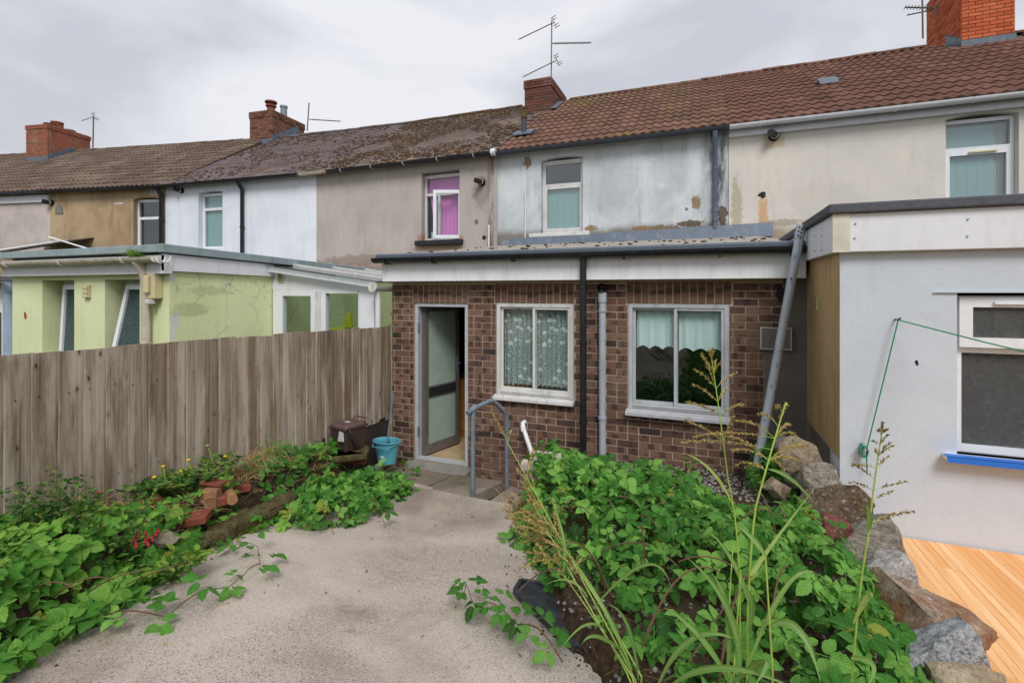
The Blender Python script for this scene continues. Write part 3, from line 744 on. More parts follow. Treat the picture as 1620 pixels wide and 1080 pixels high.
def roof(fr, parent, s0, s1, mat, kind, limit=300, gauge=0.335, avoid=(), seed=1, mossn=0, mossmat=None, sag=0.0, ridge_mat=None):
    r = random.Random(seed)
    m = MB(fr); e = -0.035
    prof = [(EAVE_T, EAVE_Z + e), (RIDGE_T, RIDGE_Z + e), (RIDGE_T * 2 - EAVE_T, EAVE_Z + e), (RIDGE_T * 2 - EAVE_T, EAVE_Z - 0.1), (RIDGE_T, RIDGE_Z - 0.14), (EAVE_T, EAVE_Z - 0.09)]
    m.prism(prof, 0, s0, s1)
    ro = m.build('roof', M_['mortar_dark'], parent)
    items = []
    A = fr.mat()
    w = 0.33 if kind == 'tile' else 0.3
    rows = int(round(SLOPE / gauge)); gauge = SLOPE / rows
    cols = int((s1 - s0) / w + 0.999)
    w_eff = (s1 - s0) / cols
    for j in range(rows):
        for i in range(cols + (1 if kind == 'slate' else 0)):
            ss = s0 + i * w_eff - (w_eff / 2 if kind == 'slate' and j % 2 else 0)
            if kind == 'slate' and ss < s0 - 0.02: ss = s0
            if ss + w_eff * 0.6 > s1 + 0.02: continue
            dist = j * gauge + r.uniform(-0.006, 0.006)
            tt = EAVE_T + dist * math.cos(PITCH)
            if any(a[0] < ss + w_eff / 2 < a[1] and a[2] < tt + 0.15 < a[3] for a in avoid): continue
            dz = -sag * math.sin(math.pi * (ss - s0) / (s1 - s0)) * math.sin(math.pi * dist / SLOPE)
            slip = r.uniform(-0.02, 0.012) if kind == 'slate' else 0
            M = A @ Matrix.Translation((ss, tt, EAVE_Z + dist * math.sin(PITCH) + dz + 0.012)) @ Matrix.Rotation(PITCH - (0.065 if kind == 'tile' else 0.055) + r.uniform(-0.008, 0.008), 4, 'X') @ Matrix.Rotation(r.uniform(-0.012, 0.012), 4, 'Z') @ Matrix.Translation((0, slip, 0))
            M = M @ Matrix.Diagonal((w_eff / w, 1 if j < rows - 1 else 0.74, 1, 1))
            items.append((M, 0 if kind == 'tile' else r.randrange(2), r.random()))
    scatter(ro, 'tile' if kind == 'tile' else 'slate', 'distant_tiles' if kind == 'tile' else 'distant_slates', [TILE] if kind == 'tile' else SLATES, items, mat, limit)
    # ridge tiles: half round caps
    rt = []
    n = int((s1 - s0) / 0.45); L = (s1 - s0) / n
    V, F, U = [], [], []
    for y in (0.006, L - 0.006):
        for k in range(9):
            a = math.pi * k / 8; V.append((y, math.cos(a) * 0.13, math.sin(a) * 0.085)); U.append((k / 8, y))
    for k in range(8): F.append((k, k + 1, 10 + k, 9 + k))
    F += [tuple(range(9))[::-1], tuple(range(9, 18))]
    tm = Tm(V, F, U, True)
    for i in range(n):
        ss = s0 + i * L
        if any(a[0] - 0.1 < ss + L / 2 < a[1] + 0.1 and a[3] > RIDGE_T for a in avoid): continue
        rt.append((A @ Matrix.Translation((ss, RIDGE_T, RIDGE_Z - 0.05 + r.uniform(-0.008, 0.008))) @ Matrix.Rotation(r.uniform(-0.02, 0.02), 4, 'Y'), 0, r.random()))
    scatter(ro, 'ridge_tile', 'distant_ridge_tiles', [tm], rt, ridge_mat or mat, 40)
    if mossn:
        mi = []
        for _ in range(mossn):
            ss, dist = r.uniform(s0 + 0.05, s1 - 0.05), r.uniform(0.05, SLOPE - 0.05)
            if mnoise.noise(Vector((ss * 0.9 + seed, dist * 0.9, 0))) < -0.15: continue
            tt = EAVE_T + dist * math.cos(PITCH); k = r.uniform(0.010, 0.034); dist = (math.floor(dist / gauge) * gauge + r.gauss(0.02, 0.05)) if r.random() < 0.6 else dist; tt = EAVE_T + dist * math.cos(PITCH)
            if any(a[0] < ss < a[1] and a[2] < tt < a[3] for a in avoid): continue
            mi.append((A @ Matrix.Translation((ss, tt, EAVE_Z + dist * math.sin(PITCH) + 0.02)) @ Matrix.Rotation(PITCH, 4, 'X') @ Matrix.Diagonal((k * r.uniform(1, 2.2), k, k * 0.45, 1)), r.randrange(4), r.random()))
        joined('moss', BLOBS, mi, mossmat or M_['moss_roof'], ro)
    return ro

# bricks
BRICK = Tm([(0, 0, 0), (1, 0, 0), (1, 1, 0), (0, 1, 0), (0.012, 0.0, 0.03), (0.988, 0.0, 0.03), (0.012, 0.0, 0.97), (0.988, 0.0, 0.97), (0, 0.05, 0), (1, 0.05, 0), (0, 0.05, 1), (1, 0.05, 1), (0, 1, 1), (1, 1, 1)],
           [(4, 5, 7, 6), (8, 9, 5, 4), (9, 11, 7, 5), (11, 10, 6, 7), (10, 8, 4, 6), (9, 2, 13, 11), (3, 8, 10, 12), (10, 11, 13, 12), (8, 3, 2, 9)],
           [(0, 0), (1, 0), (1, 0), (0, 0), (0, 0), (1, 0), (0, 1), (1, 1), (0, 0), (1, 0), (0, 1), (1, 1), (0, 1), (1, 1)])
def brick_mat(fr, s, t, z, length, h=0.066, thick=0.1, rot=0.0):
    return fr.mat() @ Matrix.Translation((s, t, z)) @ Matrix.Rotation(rot, 4, 'Z') @ Matrix.Diagonal((length, thick, h, 1))
def chimney(fr, parent, s0, s1, t0, t1, z0, z1, bmat, mort, limit=0, seed=3, corbel=2, joint=0.009):
    r = random.Random(seed)
    core = MB(fr).box(s0 + 0.008, s1 - 0.008, t0 + 0.008, t1 - 0.008, z0, z1 - 0.03).build('chimney', mort, parent)
    items = []; n = int((z1 - z0) / 0.075)
    for j in range(n):
        z = z1 - (j + 1) * 0.075
        out = 0.022 if j < corbel else 0.0
        a, b, c, d = s0 - out, s1 + out, t0 - out, t1 + out
        def run(length, place):
            p = -(0.1125 if j % 2 else 0.0)
            while p < length - 0.01:
                q = max(p, 0); e = min(p + 0.2235, length)
                if e - q > 0.03: place(q + joint / 2, e - q - joint)
                p += 0.2235
        run(b - a, lambda q, l: items.append((brick_mat(fr, a + q, c + r.uniform(-0.002, 0.002), z, l), 0, r.random())))
        run(b - a, lambda q, l: items.append((brick_mat(fr, b - q, d + r.uniform(-0.002, 0.002), z, l, rot=math.pi), 0, r.random())))
        run(d - c - 0.2 - joint, lambda q, l: items.append((brick_mat(fr, b + r.uniform(-0.002, 0.002), c + 0.1 + joint + q, z, l, rot=math.pi / 2), 0, r.random())))
        run(d - c - 0.2 - joint, lambda q, l: items.append((brick_mat(fr, a + r.uniform(-0.002, 0.002), d - 0.1 - joint - q, z, l, rot=-math.pi / 2), 0, r.random())))
    scatter(core, 'brick', 'bricks', [BRICK], items, bmat, limit)
    MB(fr).box(s0 + 0.03, s1 - 0.03, t0 + 0.03, t1 - 0.03, z1 - 0.05, z1 + 0.02).build('cap', M_['grey_render'], core, 0.01)
    return core
def flue(fr, parent, s, z, r=0.055, out=0.2, tilt=0.35):
    m = MB(fr); m.tube([(s, 0.02, z), (s, -0.10, z), (s - out * 0.35, -out, z + 0.02)], r, 14); f = m.build('flue', M_['black'], parent, smooth=True)
    MB(fr).tube([(s, -0.002, z), (s, -0.02, z)], r * 1.5, 18).build('flue_collar', M_['black'], f)
    MB(fr).tube([(s, -0.075, z), (s, -0.09, z)], r * 1.12, 14).build('band', M_['upvc_old'], f)
    return f
def gutter(fr, parent, s0, s1, mat, z=None, t=None, r=0.058, brmat=None, brn=4, seed=0):
    z = EAVE_Z - 0.035 if z is None else z; t = EAVE_T - 0.05 if t is None else t
    g = MB(fr).halfpipe((s0, t, z), (s1, t, z), r).build('gutter', mat, parent, smooth=True)
    for i in range(brn):
        s = s0 + (s1 - s0) * (i + 0.5) / brn
        m = MB(fr)
        P = [(s, t + math.cos(math.pi + math.pi * k / 8) * (r + 0.004), z + math.sin(math.pi + math.pi * k / 8) * (r + 0.004)) for k in range(9)]
        m.tube(P + [(s, t + r + 0.09, z - 0.02)], 0.008, 6); m.build('bracket', brmat or mat, g)
    return g
def pipe(parent, path, r, mat, name='downpipe', fr=WORLD, collars=(), sub=False, n=12):
    p = MB(fr).tube(path, r, n).build(name, mat, parent, smooth=True)
    for c0, c1 in collars: MB(fr).tube([c0, c1], r * 1.22, n).build('collar', mat, p, smooth=True)
    return p
def aerial(name, label, base, top, booms, r=0.018, group='television aerials on the chimneys'):
    """booms: (root point, tip point, element half length, count, reflector)"""
    t = thing(name, base, label, 'aerial', group)
    MB().tube([base, top], r, 8).build('mast', M_['bronze'], t)
    for root, tip, half, cnt, refl in booms:
        root, tip = Vector(root), Vector(tip); dirv = (tip - root).normalized(); side = dirv.cross(Vector((0, 0, 1))).normalized(); upv = side.cross(dirv).normalized()
        m = MB(); m.tube([root, tip], 0.015, 6); b = m.build('boom', M_['bronze'], t)
        e = MB()
        for i in range(cnt):
            c = root.lerp(tip, 0.12 + 0.88 * i / (cnt - 1)); h = half * (1 - 0.25 * i / cnt)
            e.tube([c - side * h, c + side * h], 0.009, 5)
        e.build('elements', M_['bronze'], b)
        if refl:
            q = MB(); c = root - dirv * 0.03
            for k in (-0.13, -0.07, 0.07, 0.13):
                e0 = c + upv * k - dirv * abs(k) * 0.3
                q.tube([e0 - side * half * 1.4, e0 + side * half * 1.4], 0.009, 5)
            q.tube([c - upv * 0.14, c + upv * 0.14], 0.008, 5); q.build('reflector', M_['bronze'], b)
    return t
# ------------------------------------------------------------------ ground and the terrace
def grid_obj(name, xs, ys, zf, mat, parent=None, smooth=True):
    V = [(x, y, zf(x, y)) for y in ys for x in xs]; n = len(xs)
    F = [(j * n + i, j * n + i + 1, (j + 1) * n + i + 1, (j + 1) * n + i) for j in range(len(ys) - 1) for i in range(n - 1)]
    return new_mesh_obj(name, V, F, mat, parent, smooth)
M_['ground'] = m_moss('rough ground', '#55583a', '#6a6146', '#35341f')
g0 = grid_obj('ground', [-400, -60, -20, -10, 0, 10, 30, 400], [-400, -40, -10, 0, 10, 30, 400], lambda x, y: -2.62, M_['ground'])
tag(g0, kind='structure')

def lerp_pts(pts, y):
    pts = sorted(pts)
    if y <= pts[0][0]: return pts[0][1]
    for (a, b), (c, d) in zip(pts, pts[1:]):
        if y <= c: return b + (d - b) * (y - a) / (c - a)
    return pts[-1][1]

FT, FR, FP = Frame(-3.84, 9.0), Frame(0.41, 8.98), Frame(-8.45, 8.97)
_wa = math.atan2(0.36, 4.73); FW = Frame(-13.18, 8.61, _wa)
_ba = rad(11); FB = Frame(-13.18 - 3.75 * math.cos(_ba), 8.61 - 3.75 * math.sin(_ba), _ba)
FF = Frame(FB.o.x - 8 * math.cos(_ba), FB.o.y - 8 * math.sin(_ba), _ba)
WALL_BOT, WALL_TOP = -2.6, 2.74

def gable_fill(fr, parent, s0, s1, mat):
    """the house behind its facade: side walls and rear so that no light leaks in"""
    m = MB(fr)
    for s in (s0 + 0.01, s1 - 0.01):
        m.add([(s, 0.24, WALL_BOT), (s, 8.0, WALL_BOT), (s, 8.0, WALL_TOP - 0.2), (s, RIDGE_T, RIDGE_Z - 0.2), (s, 0.24, WALL_TOP - 0.2)], [(0, 1, 2, 3, 4)])
    m.add([(s0, 8.0, WALL_BOT), (s1, 8.0, WALL_BOT), (s1, 8.0, WALL_TOP), (s0, 8.0, WALL_TOP)], [(0, 1, 2, 3)])
    return m.build('party_wall', mat, parent)

def house(name, fr, L, label, wallmat, holes):
    h = thing(name, fr.pt(L / 2, 0, WALL_BOT), label, 'house', 'terraced houses')
    plate(MB(fr), 0, L, WALL_BOT, WALL_TOP, holes, 0.0, 0.24).build('wall', wallmat, h)
    gable_fill(fr, h, 0, L, wallmat)
    return h

# --- the house with the brick extension
LT = 4.25
s0, zt = FT.hit(856, 252); s1, _ = FT.hit(922, 252); zt = FT.hit(889, 247)[1]; zb = FT.hit(889, 368)[1]
HT = (s0, s1, zb, zt, 0.05)
ht = house('terraced_house', FT, LT, 'weathered white house with a red tiled roof above the brick extension', M_['white_wall'], [HT])
chT = (-0.60, 0.20, 2.95, 4.7)
roof(FT, ht, 0, LT, M_['tile_red'], 'tile', 200, avoid=[chT], seed=4)
wz = zt - 0.05
tr = zb + (wz - zb) * 0.66
w = window(FT, ht, s0 + 0.005, s1 - 0.005, zb + 0.005, wz, 0.10, [(s0 + 0.065, s1 - 0.06, tr + 0.03, wz - 0.08), (s0 + 0.09, s1 - 0.085, zb + 0.1, tr - 0.07)], M_['upvc_old'], M_['glass_dark'])
MB(FT).box(s0 + 0.22, s0 + 0.6, 0.075, 0.10, wz - 0.05, wz - 0.025).build('trickle_vent', M_['upvc_old'], w)
cloth(FT, w, 'blind', M_['blind_teal'], s0 + 0.06, s1 - 0.06, zb + 0.06, tr + 0.0, 0.172, 0.003, 5, seed=2)
MB(FT).box(s0 - 0.22, s1 + 0.14, -0.09, 0.1, zb - 0.075, zb).build('sill', M_['upvc_old'], w, 0.01)
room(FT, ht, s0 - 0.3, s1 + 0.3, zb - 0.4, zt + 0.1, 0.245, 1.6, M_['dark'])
gutter(FT, ht, -0.02, LT, M_['slategutter'], brn=4)
xp = FT.hit(1131, 250)[0]
pipe(ht, [(xp, EAVE_T - 0.05, 2.67), (xp, EAVE_T - 0.03, 2.55), (xp, -0.055, 2.4), (xp, -0.055, 1.05)], 0.042, M_['bluegrey'], fr=FT, collars=[((xp, -0.055, 2.1), (xp, -0.055, 2.06)), ((xp, -0.055, 1.38), (xp, -0.055, 1.34)), ((xp, -0.055, 1.24), (xp, -0.055, 1.18))])
cs, cz = FT.hit(832, 300); cb = FT.hit(830, 388)[1]
pipe(ht, [(cs, -0.02, cz), (cs - 0.01, -0.02, cb - 0.02)], 0.016, M_['upvc_old'], 'conduit', FT)
z_top = (HY - 121) / FPX * depth(FT.pt(0.18, 3.1, 0))
chimney(FT, ht, -0.55, 0.18, 3.1, 4.56, 4.2, z_top, M_['brick_chim'], M_['mortar_dark'], 0, 5, corbel=3)
# lead round the chimney, soil vent through the tiles
MB(FT).hexa([(0.19, 3.0, roof_z(3.0) + 0.03), (0.36, 3.0, roof_z(3.0) + 0.03), (0.36, 3.7, roof_z(3.7) + 0.03), (0.19, 3.7, roof_z(3.7) + 0.03), (0.19, 3.0, roof_z(3.0) + 0.045), (0.36, 3.0, roof_z(3.0) + 0.045), (0.36, 3.7, roof_z(3.7) + 0.045), (0.19, 3.7, roof_z(3.7) + 0.045)]).build('flashing', M_['flash'], ht)
vs_, vt_, vz_ = roof_hit(FT, 829, 214)
sv = pipe(ht, [(vs_, vt_, vz_ - 0.1), (vs_, vt_, vz_ + 0.36)], 0.055, M_['slategutter'], 'vent_pipe', FT)
MB(FT).tube([(vs_, vt_, vz_ + 0.36), (vs_, vt_, vz_ + 0.52)], 0.072, 14).build('cowl', M_['moss_green'], sv)
MB(FT).hexa([(vs_ - 0.2, vt_ - 0.14, vz_ - 0.03), (vs_ + 0.2, vt_ - 0.14, vz_ - 0.03), (vs_ + 0.2, vt_ + 0.14, vz_ + 0.14), (vs_ - 0.2, vt_ + 0.14, vz_ + 0.14), (vs_ - 0.2, vt_ - 0.14, vz_ + 0.0), (vs_ + 0.2, vt_ - 0.14, vz_ + 0.0), (vs_ + 0.2, vt_ + 0.14, vz_ + 0.16), (vs_ - 0.2, vt_ + 0.14, vz_ + 0.16)]).build('collar', M_['flash'], sv)
dA = depth(FT.pt(0.1, 3.6, 0))
aerial('tv_aerial', 'tall mast with three television aerials on the dull red chimney', pd(872, 124, dA), pd(873, 32, dA),
       [(pd(876, 36, dA), pd(822, 62, dA - 0.7), 0.075, 14, True), (pd(872, 69, dA), pd(934, 68, dA + 0.35), 0.075, 12, False), (pd(880, 96, dA), pd(829, 121, dA - 0.6), 0.07, 14, True)])

# --- cream house on the right
LR = 7.2
s0 = FR.hit(1496, 250)[0]; s1 = FR.hit(1612, 250)[0]; zt = FR.hit(1556, 178)[1]; zb = zt - 1.45
hr = house('terraced_house', FR, LR, 'cream house with white gutter and bright orange chimney at the right', M_['cream_wall'], [(s0, s1, zb, zt, 0.05)])
cs_, ct_, cz_ = roof_hit(FR, 1521, 72)
chR = (cs_ - 0.15, cs_ + 1.0, ct_ - 0.1, ct_ + 1.8)
roof(FR, hr, 0, LR, M_['tile_right'], 'tile', 260, avoid=[chR], seed=9)
wz = zt - 0.05; tr = zb + (wz - zb) * 0.68
w = window(FR, hr, s0 + 0.005, s1 - 0.005, zb, wz, 0.10, [(s0 + 0.04, s1 - 0.05, tr + 0.04, wz - 0.055), (s0 + 0.085, s1 - 0.09, zb + 0.1, tr - 0.075)], M_['upvc'], M_['glass_dark'])
MB(FR).box(s0 + 0.3, s0 + 0.62, 0.075, 0.10, tr - 0.05, tr - 0.028).build('trickle_vent', M_['cream_pl'], w)
cloth(FR, w, 'blind', M_['blind'], s0 + 0.05, s1 - 0.2, zb + 0.05, tr + 0.36, 0.175, 0.003, 5, seed=3)
cloth(FR, w, 'curtain', M_['cream_wall'], s1 - 0.2, s1 - 0.06, zb + 0.05, tr + 0.36, 0.19, 0.01, 3, seed=5)
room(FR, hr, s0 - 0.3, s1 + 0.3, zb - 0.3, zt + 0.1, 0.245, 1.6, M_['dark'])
MB(FR).box(-0.0, LR, -0.07, 0.0, EAVE_Z - 0.19, EAVE_Z - 0.03).build('fascia', M_['white_gutter'], hr, 0.004)
gutter(FR, hr, 0.0, LR, M_['white_gutter'], brn=8, r=0.062, t=EAVE_T - 0.03)
fs, fz = FR.hit(1224, 216); flue(FR, hr, fs, fz)
ss, zz = FR.hit(1206, 308); patch(FR, hr, ss, zz, 0.055, 21, M_['dark'], 'hole')
chimney(FR, hr, cs_, cs_ + 0.84, ct_, ct_ + 1.68, 4.55, 6.75, M_['brick_orange'], M_['mortar_dark'], 220, 6, corbel=0)
MB(FR).box(cs_ - 0.012, cs_ + 0.852, ct_ - 0.012, ct_ - 0.002, cz_ - 0.05, cz_ + 0.09).build('flashing', M_['flash'], hr)
for k in range(6):
    tt = ct_ + 0.02 + k * 0.11
    MB(FR).box(cs_ - 0.016, cs_ - 0.004, tt, tt + 0.105, roof_z(tt) - 0.05, roof_z(tt + 0.1) + 0.12 - 0.012 * (k % 2)).build('stepped_flashing', M_['flash'], hr)
tt, ssk, _ = 0, *roof_hit(FR, 1290, 116)[:2]
tk = ssk; sk = roof_hit(FR, 1290, 116)[0]
vent = MB(FR).prism([(tk - 0.12, roof_z(tk - 0.12) + 0.03), (tk + 0.14, roof_z(tk + 0.14) + 0.03), (tk + 0.14, roof_z(tk + 0.14) + 0.09), (tk - 0.1, roof_z(tk - 0.1) + 0.1)], 0, sk - 0.16, sk + 0.16).build('roof_vent', M_['flash'], hr, 0.015)
dB = depth(FR.pt(cs_ - 0.05, 4.4, 0))
aerial('tv_aerial', 'small television aerial strapped beside the bright orange chimney', pd(1460, 61, dB), pd(1459, -6, dB),
       [(pd(1478, 13, dB), pd(1432, 12, dB + 0.2), 0.10, 9, True), (pd(1476, 16, dB + 0.3), pd(1436, 24, dB + 0.3), 0.03, 3, False)])

# --- beige house with the pink curtains
LP = 4.61
s0, _ = FP.hit(667, 330); s1 = FP.hit(727, 330)[0]; zt = FP.hit(697, 271)[1]; zb = FP.hit(697, 380)[1]
hp = house('terraced_house', FP, LP, 'bare beige house with mossy slates and a pink curtained window', M_['beige_wall'], [(s0, s1, zb, zt)])
roof(FP, hp, 0, LP, M_['slate'], 'slate', 300, 0.225, avoid=[(LP - 0.62, LP + 1, 2.95, 4.7)], seed=11, mossn=3000, sag=0.05, ridge_mat=M_['moss_roof'])
tr = zb + (zt - zb) * 0.69; md = s0 + (s1 - s0) * 0.36
w = window(FP, hp, s0 + 0.005, s1 - 0.005, zb, zt - 0.03, 0.13, [(s0 + 0.05, s1 - 0.04, tr + 0.03, zt - 0.1), (s0 + 0.05, md, zb + 0.06, tr - 0.03), (md + 0.05, s1 - 0.04, zb + 0.06, tr - 0.03)], M_['upvc_old'], M_['glass'], panes=False)
MB(FP).box(s0 + 0.046, s1 - 0.036, 0.155, 0.167, tr + 0.026, zt - 0.096).build('pane', M_['glass'], w)
MB(FP).box(s0 + 0.046, md + 0.004, 0.155, 0.167, zb + 0.056, tr - 0.026).build('pane', M_['glass'], w)
hinge = FP.pt(s1 - 0.02, 0.12, 0); cf = Frame(hinge.x, hinge.y, FP.a + rad(22)); cw = s1 - 0.02 - md + 0.02
sa = plate(MB(cf), -cw, 0, zb + 0.03, tr + 0.04, [(-cw + 0.065, -0.055, zb + 0.1, tr - 0.03)], -0.055, 0.0).build('casement', M_['upvc'], w, 0.006)
MB(cf).box(-cw + 0.06, -0.05, -0.03, -0.02, zb + 0.095, tr - 0.025).build('glazing', M_['glass'], w)
cloth(FP, w, 'curtain', M_['pink'], s0 + 0.03, s1 - 0.02, tr + 0.0, zt - 0.06, 0.215, 0.006, 6, seed=4)
cloth(FP, w, 'curtain', M_['pink'], md - 0.12, s1 - 0.03, zb + 0.12, tr + 0.02, 0.225, 0.01, 7, seed=6)
V = [(s0 + 0.1, 0.205, tr), (md + 0.02, 0.205, tr), (md + 0.02, 0.205, zb + 0.14), (md - 0.07, 0.205, zb + 0.18), (s0 + 0.18, 0.205, zb + 0.4)]
MB(FP).add(V, [(0, 1, 2, 3, 4)]).build('curtain', M_['pink'], w)
MB(FP).box(s0 + 0.08, s0 + 0.22, 0.25, 0.36, zb + 0.02, zb + 0.22).build('ornament', M_['upvc'], w, 0.02)
MB(FP).box(s0 - 0.12, s1 + 0.09, -0.1, 0.12, zb - 0.1, zb).build('sill', M_['black'], w, 0.012)
MB(FP).prism([(s0 - 0.14, zt + 0.005), (s1 + 0.14, zt + 0.005), (s1 + 0.11, zt + 0.02), (s0 - 0.11, zt + 0.02)], 1, -0.012, 0.0).build('drip_ledge', M_['beige_wall'], w)
room(FP, hp, s0 - 0.3, s1 + 0.3, zb - 0.3, zt + 0.1, 0.245, 1.6, M_['dark'])
gutter(FP, hp, 0.5, LP, M_['black'], brn=5, brmat=M_['white_gutter'])
MB(FP).halfpipe((-0.3, EAVE_T - 0.05, EAVE_Z - 0.03), (0.5, EAVE_T - 0.05, EAVE_Z - 0.032), 0.06).build('gutter', M_['cream_rust'], hp, smooth=True)
MB(FP).tube([(LP - 0.03, EAVE_T - 0.05, EAVE_Z - 0.04), (LP + 0.06, EAVE_T - 0.05, EAVE_Z - 0.04)], 0.07, 12).build('gutter_joint', M_['white_gutter'], hp)
fs, fz = FP.hit(763, 289); flue(FP, hp, fs, fz, 0.05)
for px, py, r_, sd in ((754, 351, 0.05, 31), (766, 376, 0.045, 33)):
    ss, zz = FP.hit(px, py); patch(FP, hp, ss, zz, r_, sd, M_['dark'] if sd == 33 else M_['grey_render'], 'hole')
ss, zz = FP.hit(774, 356); pipe(hp, [(ss, -0.02, zz), (ss, -0.02, 0.6)], 0.016, M_['upvc'], 'conduit', FP)
# --- cool white house
LW = math.hypot(4.73, 0.36)
s0 = FW.hit(314, 340)[0]; s1 = FW.hit(352, 340)[0]; zt = FW.hit(333, 302)[1]; zb = FW.hit(333, 393)[1]
hw = house('terraced_house', FW, LW, 'cool white house with teal blind between the tan and beige houses', M_['lilac_wall'], [(s0, s1, zb, zt, 0.04)])
cw_s, cw_t, cw_z = roof_hit(FW, 430.5, 222)
roof(FW, hw, 0, LW + 0.34, M_['slate_w'], 'slate', 0, 0.225, avoid=[(cw_s - 1.1, cw_s + 0.1, cw_t - 0.1, cw_t + 1.7)], seed=13, mossn=1500, sag=0.04)
tr = zb + (zt - zb) * 0.7
w = window(FW, hw, s0 + 0.005, s1 - 0.005, zb, zt - 0.04, 0.12, [(s0 + 0.06, s1 - 0.03, tr + 0.03, zt - 0.11), (s0 + 0.08, s1 - 0.05, zb + 0.06, tr - 0.04)], M_['upvc'], M_['glass_dark'])
cloth(FW, w, 'blind', M_['blind_teal'], s0 + 0.04, s1 - 0.03, zb + 0.06, zt - 0.1, 0.19, 0.003, 5, seed=8)
room(FW, hw, s0 - 0.3, s1 + 0.3, zb - 0.3, zt + 0.1, 0.245, 1.6, M_['dark'])
gutter(FW, hw, 0.0, LW - 0.35, M_['black'], brn=3)
xs = FW.hit(386, 330)[0]
pipe(hw, [(xs, EAVE_T - 0.05, 2.68), (xs, -0.06, 2.5), (xs, -0.06, -0.5)], 0.045, M_['black'], fr=FW, collars=[((xs, -0.06, 1.6), (xs, -0.06, 1.55))])
fs, fz = FW.hit(288, 302); flue(FW, hw, fs, fz, 0.05)
zc = (HY - 173) / FPX * depth(FW.pt(cw_s, cw_t, 0))
cc = chimney(FW, hw, cw_s - 0.95, cw_s, cw_t, cw_t + 1.55, 4.3, zc, M_['brick_red'], M_['mortar_dark'], 0, 8, corbel=3)
p_ = (cw_s - 0.28, cw_t + 0.25, zc)
MB(FW).lathe(p_, [(0.15, 0), (0.13, 0.08), (0.12, 0.2), (0.17, 0.2), (0.17, 0.25), (0.11, 0.25), (0.11, 0.33), (0.2, 0.33), (0.19, 0.38), (0.02, 0.43)], 16).build('chimney_pot', M_['terracotta'], cc)
p_ = (cw_s - 0.2, cw_t + 0.75, zc)
MB(FW).lathe(p_, [(0.11, 0), (0.11, 0.34), (0.13, 0.34), (0.13, 0.4)], 14).build('chimney_pot', M_['galv'], cc)
MB(FW).box(cw_s - 0.97, cw_s + 0.02, cw_t - 0.02, cw_t - 0.005, cw_z - 0.1, cw_z + 0.06).build('flashing', M_['flash'], cc)
for k in range(9):
    tt = cw_t + k * 0.14
    MB(FW).box(cw_s + 0.004, cw_s + 0.02, tt, tt + 0.135, roof_z(tt) - 0.1, roof_z(tt + 0.1) + 0.13).build('stepped_flashing', M_['flash'], cc)
dC = depth(FW.pt(cw_s + 0.1, cw_t + 1.5, 0))
aerial('tv_aerial', 'single television aerial behind the chimney with the red pot', pd(486, 207, dC), pd(489, 163, dC), [(pd(489, 189, dC), pd(538, 192, dC), 0.09, 12, False)], 0.022)

# --- tan stained house
LB = 3.75
s0 = FB.hit(211, 340)[0]; s1 = FB.hit(251.5, 340)[0]; zt = FB.hit(231, 312)[1]; zb = FB.hit(231, 396)[1]
hb = house('terraced_house', FB, LB, 'stained tan house with a grey brown tiled roof beside the white one', M_['tan_wall'], [(s0, s1, zb, zt, 0.04)])
roof(FB, hb, 0, LB, M_['tile_brown'], 'tile', 0, avoid=[], seed=15, mossn=300)
tr = zb + (zt - zb) * 0.62
w = window(FB, hb, s0 + 0.005, s1 - 0.005, zb, zt - 0.04, 0.12, [(s0 + 0.05, s1 - 0.03, tr + 0.03, zt - 0.11), (s0 + 0.08, s1 - 0.03, zb + 0.06, tr - 0.04)], M_['upvc'], M_['glass_dark'])
room(FB, hb, s0 - 0.2, min(s1 + 0.1, LB - 0.05), zb - 0.3, zt + 0.1, 0.245, 1.6, M_['dark'])
gutter(FB, hb, 0.0, LB, M_['black'], brn=3)
xs = FB.hit(259, 330)[0]
pipe(hb, [(xs, EAVE_T - 0.05, 2.68), (xs, -0.07, 2.5), (xs, -0.07, -0.5)], 0.055, M_['black'], fr=FB, collars=[((xs, -0.07, 1.9), (xs, -0.07, 1.85))])
fs, fz = FB.hit(82, 321); flue(FB, hb, fs, fz, 0.06)
ss, zz = FB.hit(94, 331); MB(FB).prism([(ss - 0.13, zz - 0.13), (ss + 0.13, zz - 0.13), (ss + 0.1, zz + 0.06), (ss, zz + 0.15), (ss - 0.1, zz + 0.06)], 1, -0.02, 0.0).build('plaster_patch', M_['grey_render'], hb)
ss, zz = FB.hit(188, 322); MB(FB).box(ss - 0.14, ss + 0.14, -0.006, 0, zz - 0.02, zz + 0.02).build('plaster_patch', M_['upvc_old'], hb)
ss, zz = FB.hit(246, 300); patch(FB, hb, ss, zz, 0.2, 44, M_['grey_wall'], 'plaster_patch', ar=0.8)

# --- farthest house on the left, with its orange chimney
hf = house('terraced_house', FF, 8.0, 'grey mauve house at the far left with white fascia board', M_['grey_wall'], [])
cf_s, cf_t, cf_z = roof_hit(FF, 75, 252)
roof(FF, hf, 0, 8.0, M_['tile_brown'], 'tile', 0, avoid=[(cf_s - 1.0, cf_s + 0.1, cf_t - 0.1, cf_t + 2.8)], seed=17)
gutter(FF, hf, 3.0, 8.0, M_['slategutter'], brn=4)
MB(FF).box(2.0, 8.0, -0.06, 0.0, EAVE_Z - 0.3, EAVE_Z - 0.1).build('fascia', M_['fascia2'], hf)
zc = (HY - 196) / FPX * depth(FF.pt(cf_s, cf_t, 0))
